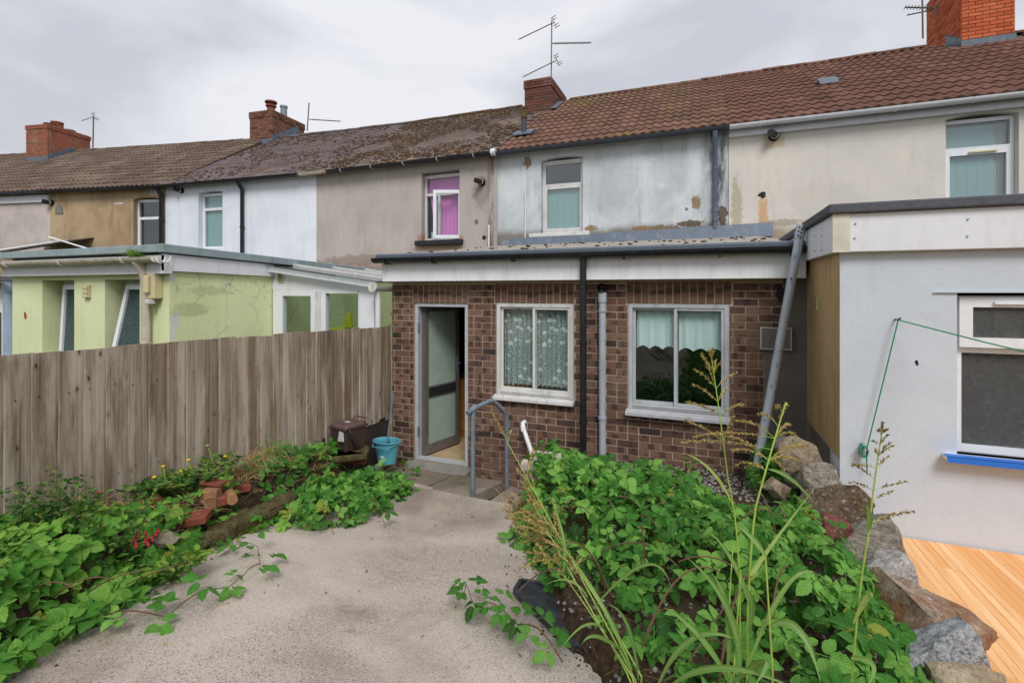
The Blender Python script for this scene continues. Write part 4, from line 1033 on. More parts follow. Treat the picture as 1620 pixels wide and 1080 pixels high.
# depth of the stack from its far right edge
q = ray(143, 220); num = FF.o + FF.ex * cf_s; kk = num.dot(FF.ex) / q.dot(FF.ex); cf_t2 = (q * kk - FF.o).dot(FF.ey)
cc = chimney(FF, hf, cf_s - 0.95, cf_s, cf_t, cf_t2, cf_z - 0.6, zc, M_['brick_far'], M_['mortar'], 0, 18, corbel=2)
for k, (a, h_) in enumerate(((0.35, 0.16), (0.55, 0.3), (0.9, 0.14))):
    p_ = (cf_s - 0.45, cf_t + (cf_t2 - cf_t) * a * 0.8, zc)
    MB(FF).lathe(p_, [(0.2, 0), (0.17, h_ * 0.8), (0.19, h_ * 0.8), (0.19, h_)], 12).build('chimney_pot', M_['terracotta'], cc)
MB(FF).box(cf_s - 0.97, cf_s + 0.02, cf_t - 0.02, cf_t - 0.005, cf_z - 0.15, cf_z + 0.1).build('flashing', M_['flash'], cc)
for k in range(9):
    tt = cf_t + k * 0.15
    if roof_z(tt) < zc - 0.1 and tt < RIDGE_T - 0.1: MB(FF).box(cf_s + 0.004, cf_s + 0.03, tt, tt + 0.145, roof_z(tt) - 0.1, roof_z(tt) + 0.2).build('stepped_flashing', M_['flash'], cc)
dD = depth(FF.pt(cf_s + 0.1, cf_t2, 0))
aerial('tv_aerial', 'leftmost television aerial beside the orange and grey chimney', pd(147, 234, dD), pd(148, 184, dD), [(pd(148, 185, dD), pd(130, 191, dD - 0.3), 0.1, 6, True)], 0.025)
# ------------------------------------------------------------------ lime green extension of the next house
GX, GXL, GY = -5.6, -8.78, 3.7
FG = Frame(GXL, GY); LG = GX - GXL
ge = thing('rear_extension', (GXL + LG / 2, GY + 2.5, -2.6), 'lime green flat roofed extension behind the wooden fence', 'extension')
def gs(px, py=480): return FG.hit(px, py)[0]
def gz(px, py): return FG.hit(px, py)[1]
wa = (gs(67), gs(117.5), -0.95, gz(95, 443)); wb = (gs(166), gs(221), -0.95, gz(190, 442))
plate(MB(FG), 0, LG, -2.6, 0.22, [wa, wb], 0, 0.3).build('wall', M_['green_wall'], ge)
MB().box(GX - 0.3, GX + 0.004, GY + 0.301, 5.1, -2.6, 0.24).build('side_wall', M_['green_wall2'], ge)
MB().box(GX - 0.3, GX, 5.1, 8.9, -2.6, 0.24).build('side_wall', M_['green_wall2'], ge)
MB().box(GX - 0.002, GX + 0.006, GY - 0.002, GY + 0.301, -2.6, 0.24).build('side_wall', M_['green_wall2'], ge)
def tilt_sash(hole, ang, parent):
    a, b, c, d = hole; a2 = a + 0.12; b2 = b - 0.005; top = d - 0.06
    # hung at its top edge, swung outward at the foot
    def T(s, t, z):
        dz = z - top; return (s, 0.16 + t + dz * math.sin(ang), top + dz * math.cos(ang))
    m = MB(FG)
    mm = plate(MB(FG), a2, b2, c + 0.02, top, [(a2 + 0.06, b2 - 0.02, c + 0.08, top - 0.06)], 0, 0.06)
    mm.V = [T(*v) for v in mm.V]; w_ = mm.build('window', M_['upvc'], parent, 0.006)
    p = MB(FG).box(a2 + 0.055, b2 - 0.015, 0.025, 0.035, c + 0.075, top - 0.055); p.V = [T(*v) for v in p.V]; p.build('pane', M_['obscure'], w_)
    MB(FG).box(a + 0.002, b - 0.002, 0.225, 0.29, top, d - 0.002).build('head', M_['upvc_old'], w_)
tilt_sash(wa, 0.05, ge); tilt_sash(wb, 0.2, ge)
room(FG, ge, wa[0] - 0.1, wb[1] + 0.1, -1.2, 0.2, 0.32, 1.2, M_['dark'])
# fascia, roof edge, roof
MB().box(GXL - 0.05, GX + 0.06, GY - 0.09, GY - 0.005, 0.19, 0.40).build('fascia', M_['fascia2'], ge, 0.004)
MB().hexa([(GX + 0.006, GY - 0.09, 0.225), (GX + 0.05, GY - 0.09, 0.225), (GX + 0.05, 5.1, 0.2), (GX + 0.006, 5.1, 0.2), (GX + 0.006, GY - 0.09, 0.41), (GX + 0.05, GY - 0.09, 0.41), (GX + 0.05, 5.1, 0.36), (GX + 0.006, 5.1, 0.36)]).build('fascia', M_['fascia2'], ge)
def strip(x0, x1, y0, y1, za, zb_, h, mat, name, par):
    return MB().hexa([(x0, y0, za), (x1, y0, za), (x1, y1, zb_), (x0, y1, zb_), (x0, y0, za + h), (x1, y0, za + h), (x1, y1, zb_ + h), (x0, y1, zb_ + h)]).build(name, mat, par, 0.008)
strip(GXL - 0.06, GX - 0.002, GY - 0.13, GY + 0.0, 0.43, 0.43, 0.085, M_['lead_edge'], 'roof_edge', ge)
strip(GX, GX + 0.085, GY - 0.13, 8.9, 0.425, 0.25, 0.095, M_['lead_edge'], 'roof_edge', ge)
strip(GXL, GX, GY, 8.9, 0.36, 0.19, 0.1, M_['felt_top'], 'roof', ge)
gg = MB().halfpipe((GXL - 0.6, GY - 0.17, 0.37), (GX + 0.03, GY - 0.17, 0.37), 0.058).build('gutter', M_['cream_rust'], ge, smooth=True)
for k, px in enumerate((10, 95, 195, 248, 256)):
    x = FG.hit(px, 412, -0.2)[0] + GXL
    MB().tube([(x, GY - 0.17 + math.cos(math.pi + math.pi * i / 8) * 0.064, 0.37 + math.sin(math.pi + math.pi * i / 8) * 0.064) for i in range(9)], 0.012, 6).build('bracket', M_['upvc_old'], gg)
xd = onY(226, 460, GY - 0.1).x
pipe(ge, [(xd, GY - 0.17, 0.33), (xd, GY - 0.10, 0.22), (xd, GY - 0.07, 0.1), (xd, GY - 0.07, -2.0)], 0.045, M_['cream_rust'], collars=[((xd, GY - 0.07, -0.58), (xd, GY - 0.07, -0.64))])
s_, z_ = FG.hit(140, 461); v = MB(FG).box(s_ - 0.055, s_ + 0.055, -0.03, 0, z_ - 0.08, z_ + 0.08).build('vent_cover', M_['cream_pl'], ge, 0.004)
for k in range(3): MB(FG).box(s_ - 0.052, s_ + 0.052, -0.045, -0.03, z_ - 0.075 + k * 0.052, z_ - 0.032 + k * 0.052).build('louvre', M_['cream_pl'], v, 0.004)
s_, z_ = FG.hit(250, 453); lb = MB(FG).box(s_ - 0.05, s_ + 0.09, -0.1, 0.0, z_ - 0.14, z_ + 0.14).build('bulkhead_light', M_['cream_pl'], ge, 0.01)
MB(FG).box(s_ - 0.04, s_ + 0.03, -0.14, -0.1, z_ - 0.08, z_ + 0.12).build('lens', M_['cream_pl'], lb, 0.015)
MB(FG).box(s_ - 0.02, s_ + 0.04, -0.13, -0.05, z_ - 0.2, z_ - 0.145).build('sensor', M_['upvc_old'], lb, 0.01)
s_, z_ = FG.hit(40, 499); patch(FG, ge, s_, z_, 0.03, 77, M_['red'], 'red_mark', ar=1.5)

# ------------------------------------------------------------------ lean-to conservatory between the green wall and the brick extension
CY = 5.1
FC = Frame(GX + 0.006, CY); LC = 1.72
co = thing('conservatory', (GX + 0.9, CY + 1.5, -2.6), 'white framed lean-to conservatory with sloping roof beside the green extension', 'conservatory')
def csx(px): return FC.hit(px, 480)[0]
zt_ = 0.015
ops = [(csx(447), csx(491.5), -1.9, FC.hit(470, 468)[1]), (csx(515), csx(568.5), -1.9, FC.hit(540, 464)[1])]
window(FC, co, 0.02, LC - 0.25, -2.3, zt_, 0, ops, M_['upvc'], M_['glass'], 0.07, 'door_frame')
MB(FC).box(LC - 0.245, LC, 0.0, 0.08, -2.3, 0.06).build('post', M_['upvc'], co, 0.006)
MB(FC).box(csx(500) - 0.01, csx(508), -0.012, 0.0, -2.2, 0.0).build('door_joint', M_['upvc_old'], co)
MB(FC).prism([(0.0, zt_ + 0.002), (LC, zt_ + 0.002), (LC, 0.07), (0.0, 0.30)], 1, 0.004, 0.05).build('gable_panel', M_['fascia2'], co)
ra, rb = 0.34, 0.10
def rz(s): return ra + (rb - ra) * s / (LC + 0.12)
MB(FC).prism([(0.0, rz(0)), (LC + 0.1, rz(LC + 0.1)), (LC + 0.1, rz(LC + 0.1) - 0.07), (0, rz(0) - 0.075)], 1, -0.1, -0.06).build('barge_board', M_['upvc'], co, 0.008)
MB(FC).prism([(0.0, rz(0)), (LC + 0.12, rz(LC + 0.12)), (LC + 0.12, rz(LC + 0.12) + 0.025), (0, rz(0) + 0.025)], 1, -0.14, 3.75).build('roof_sheet', m_glass('clear ribbed roof sheet', '#e3e9ea', 0.22), co)
for k in range(4):
    t_ = 0.3 + k * 0.8
    MB(FC).prism([(0.0, rz(0) + 0.027), (LC + 0.12, rz(LC + 0.12) + 0.027), (LC + 0.12, rz(LC + 0.12) + 0.06), (0, rz(0) + 0.06)], 1, t_, t_ + 0.06).build('glazing_bar', M_['upvc_old'], co)
s_, z_ = FC.hit(445, 438); va = MB(FC).box(s_ - 0.05, s_ + 0.05, -0.02, 0.003, z_ - 0.07, z_ + 0.06).build('vent_cover', M_['cream_pl'], co)
for i in range(4):
    for j in range(4): MB(FC).box(s_ - 0.043 + i * 0.022, s_ - 0.027 + i * 0.022, -0.0215, -0.02, z_ - 0.06 + j * 0.03, z_ - 0.04 + j * 0.03).build('slot', M_['dark'], va)
gx = GX + LC + 0.12
gc = MB().halfpipe((gx + 0.02, CY - 0.2, 0.05), (gx + 0.02, 8.8, 0.05), 0.06).build('gutter', M_['upvc_old'], co, smooth=True)
MB().tube([(gx + 0.02, CY - 0.2, 0.045), (gx + 0.02, CY - 0.215, 0.045)], 0.06, 16).build('stop_end', M_['upvc_old'], gc)
pipe(co, [(gx + 0.02, CY - 0.12, 0.0), (gx + 0.02, CY - 0.1, -0.1), (gx + 0.02, CY - 0.1, -2.2)], 0.034, M_['upvc'])
MB(FC).add([(-0.0, 2.0, -2.3), (LC, 2.0, -2.3), (LC, 2.0, 0.2), (0, 2.0, 0.2)], [(0, 1, 2, 3)]).build('rear_wall', M_['green_wall2'], co)
MB(FC).box(LC - 0.32, LC - 0.05, 1.2, 1.9, -2.3, 0.0).build('inner_wall', M_['green_wall'], co)
MB(FC).box(0, LC, 0.1, 3.7, -2.32, -2.3).build('floor', M_['kfloor'], co)
yc = thing('plastic_chair', pd(540, 512, 7.4), 'yellow plastic seat glimpsed through the conservatory pane', 'seat')
p = pd(537, 512, 7.2)
MB().box(p.x - 0.2, p.x + 0.12, p.y - 0.05, p.y + 0.3, p.z - 0.12, p.z - 0.06).build('seat', M_['yellow'], yc, 0.02)
MB().prism([(p.x + 0.04, p.z - 0.06), (p.x + 0.22, p.z - 0.06), (p.x + 0.2, p.z + 0.15), (p.x + 0.13, p.z + 0.17), (p.x + 0.1, p.z + 0.08)], 1, p.y, p.y + 0.04).build('backrest', M_['yellow'], yc, 0.01)
for dx in (-0.17, 0.09):
    for dy in (0.0, 0.25): MB().tube([(p.x + dx, p.y + dy, p.z - 0.1), (p.x + dx, p.y + dy, -2.3)], 0.018, 8).build('leg', M_['yellow'], yc)

# ------------------------------------------------------------------ shed with corrugated roof at the far left
sh_ = thing('lean_to_shed', (-12.5, 6.0, -2.6), 'white lean-to at far left under a dark corrugated roof', 'shed')
FS = Frame(-17.0, 4.6)
MB(FS).box(0, 7.2, 0.0, 0.2, -2.6, 0.02).build('wall', M_['fascia2'], sh_)
MB(FS).box(6.9, 7.2, 0.2, 4.0, -2.6, 0.02).build('wall', M_['fascia2'], sh_)
s_ = FS.hit(-2, 500)[0]; e_ = FS.hit(7.5, 500)[0]
wz0, wz1 = FS.hit(4, 560)[1], FS.hit(4, 494)[1]
window(FS, sh_, s_ - 0.5, e_ + 0.12, wz0 - 0.2, wz1 + 0.1, -0.04, [(s_ - 0.4, e_, wz0 - 0.1, wz1)], M_['upvc'], M_['obscure_dark'])
n = 16; V, F = [], []
for (t_, z_) in ((-0.25, 0.36), (3.9, 1.52)):
    for i in range(n * 2 + 1):
        s = 1.6 * i / (n * 2); V.append((s, t_, z_ + 0.022 * math.cos(math.pi * i)))
for i in range(n * 2): F.append((i, i + 1, n * 2 + 2 + i, n * 2 + 1 + i))
cr = MB(FS).add(V, F); ro = cr.build('roof_sheet', m_plain('dark corrugated sheet', '#5c554f', 0.85, 0.4, 3, dirt='#86796a', dirt_amt=0.6, bump=0.3), sh_)
MB(FS).hexa([(0.5, 1.6, 0.905), (1.2, 1.6, 0.905), (1.2, 3.2, 1.352), (0.5, 3.2, 1.352), (0.5, 1.6, 0.915), (1.2, 1.6, 0.915), (1.2, 3.2, 1.362), (0.5, 3.2, 1.362)]).build('clear_sheet', M_['upvc_old'], ro)
MB(FS).halfpipe((0, -0.3, 0.2), (7.3, -0.3, 0.2), 0.06).build('gutter', M_['galv'], sh_, smooth=True)
MB(FS).box(0, 7.25, -0.1, -0.001, 0.03, 0.24).build('fascia', M_['moss_roof'], sh_)
xp = FS.hit(14.5, 500, -0.1)[0]
pipe(sh_, [(xp, -0.12, 0.16), (xp, -0.1, 0.1), (xp, -0.1, -2.4)], 0.075, m_plain('pale blue pipe', '#9fb4c4', 0.45, 0.1, dirt='#7c8890'), fr=FS, collars=[((xp, -0.1, 0.1), (xp, -0.1, -0.02))])
a, b = pd(78, 375, 12.9), pd(150, 397, 11.6)
MB().tube([a, b], 0.022, 8).build('flashing_strip', M_['upvc'], sh_)

# ------------------------------------------------------------------ the brick extension
EY = 5.23
FE = Frame(0, EY)
ex = thing('brick_extension', (-1.4, EY + 1.8, -2.4), 'brown brick extension with open door, two windows and white fascia', 'extension')
XL, XR = -3.70, 0.90
DOOR = (-3.37, -2.62, -2.12, -0.15)
W1 = (-2.25, -1.32, -1.20, -0.14); W2 = (-0.735, 0.245, -1.235, -0.13)
BT = 0.13
plate(MB(FE), XL + 0.008, XR, -2.4, BT, [DOOR, W1, W2], 0.006, 0.22).build('wall', M_['mortar'], ex)
wall_o = ex.children[0]
holes = [DOOR, W1, W2]
sold = [(h[0] - 0.02, h[1] + (0.0 if h is not W2 else 0.02), h[3], h[3] + 0.225) for h in holes]
def right_lim(z): return 0.71 if z > -0.58 else 0.545
items = []; rb_ = random.Random(21)
z = -2.395; j = 0
while z < BT - 0.05:
    h = 0.065; zc = z + h / 2
    blocks = [(a, b) for (a, b, c, d) in holes + sold if c - 0.02 < zc < d + 0.005]
    iv = [(XL, right_lim(zc))]
    for a, b in blocks: iv = [q for (u, v) in iv for q in ((u, min(v, a)), (max(u, b), v)) if q[1] - q[0] > 0.03]
    for u, v in iv:
        p = XL - 0.3 + (0.1125 if j % 2 else 0)
        while p < v:
            segs = [(p, p + 0.225)] if rb_.random() > 0.22 else [(p, p + 0.1125), (p + 0.1125, p + 0.225)]
            for a, b in segs:
                a, b = max(a, u), min(b, v)
                if b - a > 0.03: items.append((brick_mat(FE, a + 0.005, rb_.uniform(-0.0025, 0.0025), z + rb_.uniform(-0.001, 0.001), b - a - 0.010, h), 0, rb_.random()))
            p += 0.225
    z += 0.075; j += 1
for (a, b, c, d) in sold:      # soldier course: bricks on end
    n = int((b - a) / 0.075); wq = (b - a) / n
    for i in range(n):
        M = FE.mat() @ Matrix.Translation((a + (i + 1) * wq - 0.005, rb_.uniform(-0.0025, 0.0025), c + 0.004)) @ Matrix.Rotation(-math.pi / 2, 4, 'Y') @ Matrix.Diagonal((0.215, 0.1, wq - 0.011, 1))
        items.append((M, 0, 0.25 + 0.75 * rb_.random()))
scatter(wall_o, 'brick', 'lower_bricks', [BRICK], items, M_['brick_ext'], 300, rank=lambda p: depth(p) + (3 if p.z < -1.75 else 0))
# grey render at the right end, left flank in brick colour
MB(FE).box(right_lim(0) + 0.003, XR, -0.004, 0.011, -0.57, BT).build('render_strip', M_['grey_render'], ex)
MB(FE).box(right_lim(-1) + 0.003, XR, -0.006, 0.011, -2.4, -0.572).build('render_strip', M_['grey_render'], ex)
MB(FE).box(XL - 0.002, XL + 0.2, 0.23, 3.6, -2.4, BT).build('flank_wall', M_['mortar_dark'], ex)
MB(FE).box(XR - 0.25, XR - 0.002, 0.23, 3.6, -2.4, BT).build('flank_wall', M_['mortar_dark'], ex)
# inside
rm = MB(FE).add([(XL + 0.2, 0.225, -2.1), (XR - 0.25, 0.225, -2.1), (XR - 0.25, 3.5, -2.1), (XL + 0.2, 3.5, -2.1), (XL + 0.2, 0.225, 0.2), (XR - 0.25, 0.225, 0.2), (XR - 0.25, 3.5, 0.2), (XL + 0.2, 3.5, 0.2)], [(7, 6, 5, 4), (3, 2, 6, 7), (0, 3, 7, 4), (2, 1, 5, 6)]).build('room_wall', M_['roomwall'], ex)
fl = MB(FE).box(XL + 0.2, XR - 0.25, 0.04, 3.5, -2.2, -2.108).build('room_floor', M_['mortar_dark'], ex)
tmf = slab_tm(0.325, 0.325, 0.01)
for i in range(5):
    for jj in range(6):
        o = D.objects.new('floor_tile', tmesh('floor_tile', tmf, M_['kfloor'], 0.5)); COL.objects.link(o); o.parent = fl
        o.matrix_basis = Matrix.Translation(-wl(fl)) @ FE.mat() @ Matrix.Translation((XL + 0.22 + i * 0.33, 0.06 + jj * 0.33, -2.1))
# kitchen units seen through the door
kc = thing('kitchen_cabinet', (-2.45, EY + 0.7, -2.1), 'oak kitchen cabinet with dark worktop inside the open door', 'cabinet')
MB(FE).box(-3.3, -2.2, 1.02, 1.6, -2.1, -1.22).build('carcass', M_['wood_cab'], kc)
MB(FE).box(-3.33, -2.18, 0.97, 1.63, -1.217, -1.18).build('worktop', M_['worktop'], kc)
for a in (-3.28, -2.92, -2.56): MB(FE).box(a, a + 0.34, 1.0, 1.019, -2.0, -1.26).build('door', M_['wood_cab'], kc, 0.006)
kw = thing('wall_cabinet', (-2.45, EY + 0.7, -0.6), 'brown wall cabinet high inside the open doorway', 'cabinet')
MB(FE).box(-3.28, -2.2, 1.3, 1.6, -0.75, 0.1).build('carcass', M_['wood_cab'], kw)
for a in (-3.26, -2.72): MB(FE).box(a, a + 0.5, 1.28, 1.299, -0.72, 0.08).build('door', M_['wood_cab'], kw, 0.006)
rdv = MB(FE).box(-3.45, -3.38, 1.75, 2.6, -2.0, -1.3); rdt = thing('radiator', (-3.2, EY + 3.4, -2.1), 'pale radiator on the kitchen side wall seen through the door', 'radiator')
rdv.build('panel', M_['upvc_old'], rdt, 0.01)
for i in range(10): MB(FE).box(-3.379, -3.365, 1.8 + i * 0.08, 1.84 + i * 0.08, -1.97, -1.33).build('rib', M_['upvc_old'], rdt)
# door frame and the open leaf
plate(MB(FE), DOOR[0] + 0.006, DOOR[1] - 0.006, DOOR[2] + 0.01, DOOR[3] - 0.004, [(DOOR[0] + 0.05, DOOR[1] - 0.046, DOOR[2] + 0.035, DOOR[3] - 0.045)], 0.02, 0.11).build('door_frame', M_['alu'], ex, 0.004)
hp_ = FE.pt(DOOR[0] + 0.055, 0.105, 0); FD = Frame(hp_.x, hp_.y, rad(76))
dz0, dz1 = DOOR[2] + 0.04, DOOR[3] - 0.05
mid0, mid1 = -1.36, -1.22
dl = plate(MB(FD), 0.0, 0.655, dz0, dz1, [(0.07, 0.585, dz0 + 0.12, mid0), (0.07, 0.585, mid1, dz1 - 0.07)], -0.045, 0.0).build('door', M_['bronze'], ex, 0.005)
MB(FD).box(0.065, 0.59, -0.028, -0.018, mid1 - 0.004, dz1 - 0.066).build('pane', M_['doorglass'], dl)
MB(FD).box(0.065, 0.59, -0.028, -0.018, dz0 + 0.116, mid0 + 0.004).build('pane', M_['doorglass'], dl)
MB(FD).box(0.075, 0.58, -0.052, -0.046, mid0 + 0.015, mid1 - 0.02).build('letter_plate', M_['worktop'], dl)
MB(FD).box(0.60, 0.64, -0.055, -0.046, -1.12, -0.9).build('lock_plate', M_['galv'], dl)
MB(FD).tube([(0.62, -0.05, -0.98), (0.62, -0.10, -0.98), (0.53, -0.105, -0.98)], 0.009, 8).build('handle', M_['galv'], dl)
for zz in (-0.45, -1.75): MB(FE).box(DOOR[0] + 0.05, DOOR[0] + 0.07, 0.0, 0.025, zz - 0.05, zz + 0.05).build('hinge', M_['galv'], ex)
MB(FE).hexa([(-3.45, -0.16, -2.2), (-2.58, -0.16, -2.2), (-2.58, 0.02, -2.2), (-3.45, 0.02, -2.2), (-3.45, -0.16, -2.15), (-2.58, -0.16, -2.15), (-2.58, 0.02, -2.118), (-3.45, 0.02, -2.118)]).build('threshold', m_plain('worn grey threshold', '#8b8880', 0.8, 0.25, 8, dirt='#5a564e'), ex, 0.008)
# windows
def sliding(hole, mat, split, sillmat, nm, sill_out=0.07):
    a, b, c, d = hole
    w_ = plate(MB(FE), a + 0.004, b - 0.004, c + 0.003, d - 0.003, [(a + 0.045, b - 0.045, c + 0.05, d - 0.045)], 0.01, 0.10).build('window', mat, ex, 0.004)
    m0 = a + (b - a) * split
    for u, v, t_ in ((a + 0.046, m0 + 0.02, 0.045), (m0 - 0.02, b - 0.046, 0.02)):
        sa_ = plate(MB(FE), u, v, c + 0.052, d - 0.047, [(u + 0.028, v - 0.028, c + 0.085, d - 0.072)], t_, t_ + 0.022).build('sash', mat, w_, 0.003)
        MB(FE).box(u + 0.024, v - 0.024, t_ + 0.008, t_ + 0.014, c + 0.081, d - 0.068).build('pane', M_['glass'], w_)
    MB(FE).hexa([(a - 0.02, -sill_out, c - 0.06), (b + 0.01, -sill_out, c - 0.06), (b + 0.01, 0.02, c - 0.06), (a - 0.02, 0.02, c - 0.06), (a - 0.02, -sill_out, c - 0.02), (b + 0.01, -sill_out, c - 0.02), (b + 0.01, 0.02, c), (a - 0.02, 0.02, c)]).build('sill', sillmat, w_, 0.006)
    for k in range(2): MB(FE).box(a + 0.05, b - 0.05, 0.004 - 0.006 * k, 0.012, c + 0.012 + k * 0.018, c + 0.02 + k * 0.018).build('track', mat, w_)
    return w_
w1 = sliding(W1, M_['upvc_old'], 0.5, M_['upvc_old'], 'a')
w2 = sliding(W2, M_['alu'], 0.49, M_['alu'], 'b', 0.09)
mc = (W1[0] + W1[1]) / 2
cloth(FE, w1, 'curtain', M_['lace'], W1[0] + 0.06, mc - 0.01, W1[2] + 0.085, W1[3] - 0.04, 0.115, 0.018, 6, 0.03, 7, 31)
cloth(FE, w1, 'curtain', M_['lace'], mc + 0.01, W1[1] - 0.06, W1[2] + 0.085, W1[3] - 0.04, 0.115, 0.018, 6.5, 0.03, 7, 37)
m2_ = (W2[0] + W2[1]) / 2
cloth(FE, w2, 'curtain', M_['cloth_w'], W2[0] + 0.075, m2_ - 0.015, W2[2] + 0.62, W2[3] - 0.05, 0.11, 0.006, 4, 0.035, 3, 41)
cloth(FE, w2, 'curtain', M_['cloth_w'], m2_ + 0.015, W2[1] - 0.055, W2[2] + 0.61, W2[3] - 0.05, 0.11, 0.006, 4, 0.035, 3, 43)
MB(FE).box(W2[0] - 0.3, W2[1] + 0.3, 0.9, 0.95, -1.9, 0.15).build('dark_backing', M_['dark'], ex)  # near black panel standing in for the shade deeper in the room
# roof
MB().hexa([(XL - 0.05, 5.1, 0.13), (XR - 0.03, 5.1, 0.13), (XR - 0.03, 8.985, 0.60), (XL - 0.05, 8.985, 0.60), (XL - 0.05, 5.1, 0.435), (XR - 0.03, 5.1, 0.435), (XR - 0.03, 8.985, 0.905), (XL - 0.05, 8.985, 0.905)]).build('roof', M_['felt_top'], ex)
MB().box(XL - 0.02, XR - 0.03, 5.06, 5.099, 0.115, 0.345).build('fascia', M_['fascia'], ex, 0.004)
MB().box(XL - 0.02, XL - 0.002, 5.1, 8.95, 0.115, 0.34).build('fascia', M_['fascia'], ex)
MB().prism([(4.99, 0.365), (4.99, 0.435), (5.02, 0.455), (5.16, 0.462), (5.16, 0.44), (5.03, 0.43), (5.03, 0.365)], 0, XL - 0.07, XR - 0.0).build('roof_edge', M_['felt_edge'], ex)
ge2 = MB().halfpipe((XL - 0.09, 4.985, 0.40), (XR - 0.02, 4.985, 0.40), 0.062).build('gutter', M_['black'], ex, smooth=True)
for x in (-3.6, -2.95, -1.95, -0.75, 0.15, 0.75): MB().tube([(x, 4.985 + math.cos(math.pi + math.pi * i / 8) * 0.067, 0.395 + math.sin(math.pi + math.pi * i / 8) * 0.067) for i in range(9)] + [(x, 5.06, 0.32)], 0.01, 6).build('bracket', M_['black'], ge2)
fa, fb = FT.hit(797, 380)[0], 4.9
MB(FT).hexa([(fa, -0.16, 0.875), (fb, -0.16, 0.885), (fb, -0.012, 0.905), (fa, -0.012, 0.90), (fa, -0.09, 1.02), (fb, -0.05, 1.12), (fb, -0.012, 1.125), (fa, -0.012, 1.025)]).build('flashing', M_['flash'], ex)
rr_ = random.Random(5); dk = []
for _ in range(70):
    y = rr_.uniform(5.2, 8.6); x = rr_.uniform(XL, XR - 0.2); k = rr_.uniform(0.012, 0.04)
    dk.append((Matrix.Translation((x, y, 0.435 + (y - 5.1) * 0.121 + 0.005)) @ Matrix.Diagonal((k, k, k * 0.6, 1)), rr_.randrange(4), 0.5))
joined('moss', BLOBS, dk, M_['moss'], ex)
# pipes on the brick face
xb = onY(922.5, 560, 5.012).x
pipe(ex, [(xb, 5.012, 0.36), (xb, 5.012, -1.95)], 0.036, M_['black'], collars=[((xb, 5.012, -0.52), (xb, 5.012, -0.56)), ((xb, 5.012, -1.35), (xb, 5.012, -1.39))])
xg = onY(953, 560, EY - 0.07).x
gp = pipe(ex, [(xg, EY - 0.07, 0.0), (xg, EY - 0.07, -1.95)], 0.038, M_['greypipe'], 'vent_pipe', collars=[((xg, EY - 0.07, -0.02), (xg, EY - 0.07, -0.12)), ((xg, EY - 0.07, -0.2), (xg, EY - 0.07, -0.22)), ((xg, EY - 0.07, -1.33), (xg, EY - 0.07, -1.36))])
MB().tube([(xg, EY - 0.07, -0.01), (xg, EY - 0.075, 0.03), (xg, EY - 0.13, 0.035)], 0.045, 14, caps=False).build('elbow', M_['black'], gp, smooth=True)
q0, q1 = onY(829, 668, EY - 0.02), onY(846, 716, EY - 0.16)
pipe(ex, [(q0.x, EY + 0.02, q0.z), (q0.x, EY - 0.06, q0.z), (q0.x + 0.01, EY - 0.085, q0.z - 0.03), (q1.x, EY - 0.16, q1.z - 0.1)], 0.026, M_['upvc'], 'waste_pipe', collars=[((q0.x + 0.006, EY - 0.08, q0.z - 0.02), (q0.x + 0.025, EY - 0.095, q0.z - 0.08))])
# meter box
a, b = onY(1202, 517, EY), onY(1240, 553, EY)
mbx = plate(MB(), a.x, b.x + 0.06, b.z, a.z, [(a.x + 0.012, b.x + 0.05, b.z + 0.012, a.z - 0.012)], EY - 0.05, EY - 0.002).build('meter_box', M_['alu'], ex, 0.006)
MB().box(a.x + 0.01, b.x + 0.052, EY - 0.042, EY - 0.03, b.z + 0.01, a.z - 0.01).build('door', m_plain('dull mottled plate', '#7d7473', 0.6, 0.4, 60), mbx)
s_, z_ = FE.hit(1237, 465); patch(FE, ex, s_, z_, 0.045, 91, M_['dark'], 'hole', t=-0.012, ar=1.5)

# ------------------------------------------------------------------ white extension on the right
RX, RY = 0.905, 4.06
FX = Frame(RX, RY); LX = 3.4
rx = thing('white_extension', (RX + 1.5, RY + 1.5, -1.8), 'white rendered flat roofed extension on the right with a large window', 'extension')
wx0 = FX.hit(1514, 600)[0]; wx = (wx0, wx0 + 1.25, FX.hit(1560, 722)[1], FX.hit(1530, 463)[1])
plate(MB(FX), 0, LX, -2.0, 0.45, [wx], 0, 0.28).build('wall', M_['right_wall'], rx)
MB().box(RX - 0.002, RX + 0.25, RY + 0.014, 5.23, -1.2, 0.3).build('side_wall', M_['tan_side'], rx)
MB().box(RX - 0.001, RX + 0.25, 5.23, 8.97, 0.0, 0.3).build('side_wall', M_['tan_side'], rx)
MB().box(RX + 0.02, RX + 0.25, RY + 0.28, 5.23, -2.2, -1.2).build('plinth', M_['grey_render'], rx)
strip_x0 = MB().box(RX - 0.05, RX + LX, RY - 0.06, RY - 0.004, 0.27, 0.535).build('fascia', M_['fascia2'], rx, 0.004)
MB().box(RX - 0.05, RX - 0.004, RY - 0.003, 5.06, 0.27, 0.535).build('fascia', M_['fascia2'], rx, 0.004)
MB().box(RX - 0.05, RX - 0.004, 5.062, 8.9, 0.27, 0.535).build('fascia', M_['fascia2'], rx, 0.004)
MB().box(RX - 0.058, RX + 0.045, RY - 0.068, RY - 0.0605, 0.268, 0.536).build('corner_trim', m_plain('cream trim', '#d3cfbe', 0.5), rx)
MB().box(RX - 0.085, RX + LX, RY - 0.095, RY + 0.2, 0.537, 0.605).build('roof_edge', M_['felt_dark'], rx, 0.012)
MB().box(RX - 0.085, RX + 0.2, RY + 0.2005, 8.9, 0.537, 0.605).build('roof_edge', M_['felt_dark'], rx, 0.012)
MB().box(RX + 0.2005, RX + LX, RY + 0.2005, 8.9, 0.45, 0.585).build('roof', M_['felt_dark'], rx)
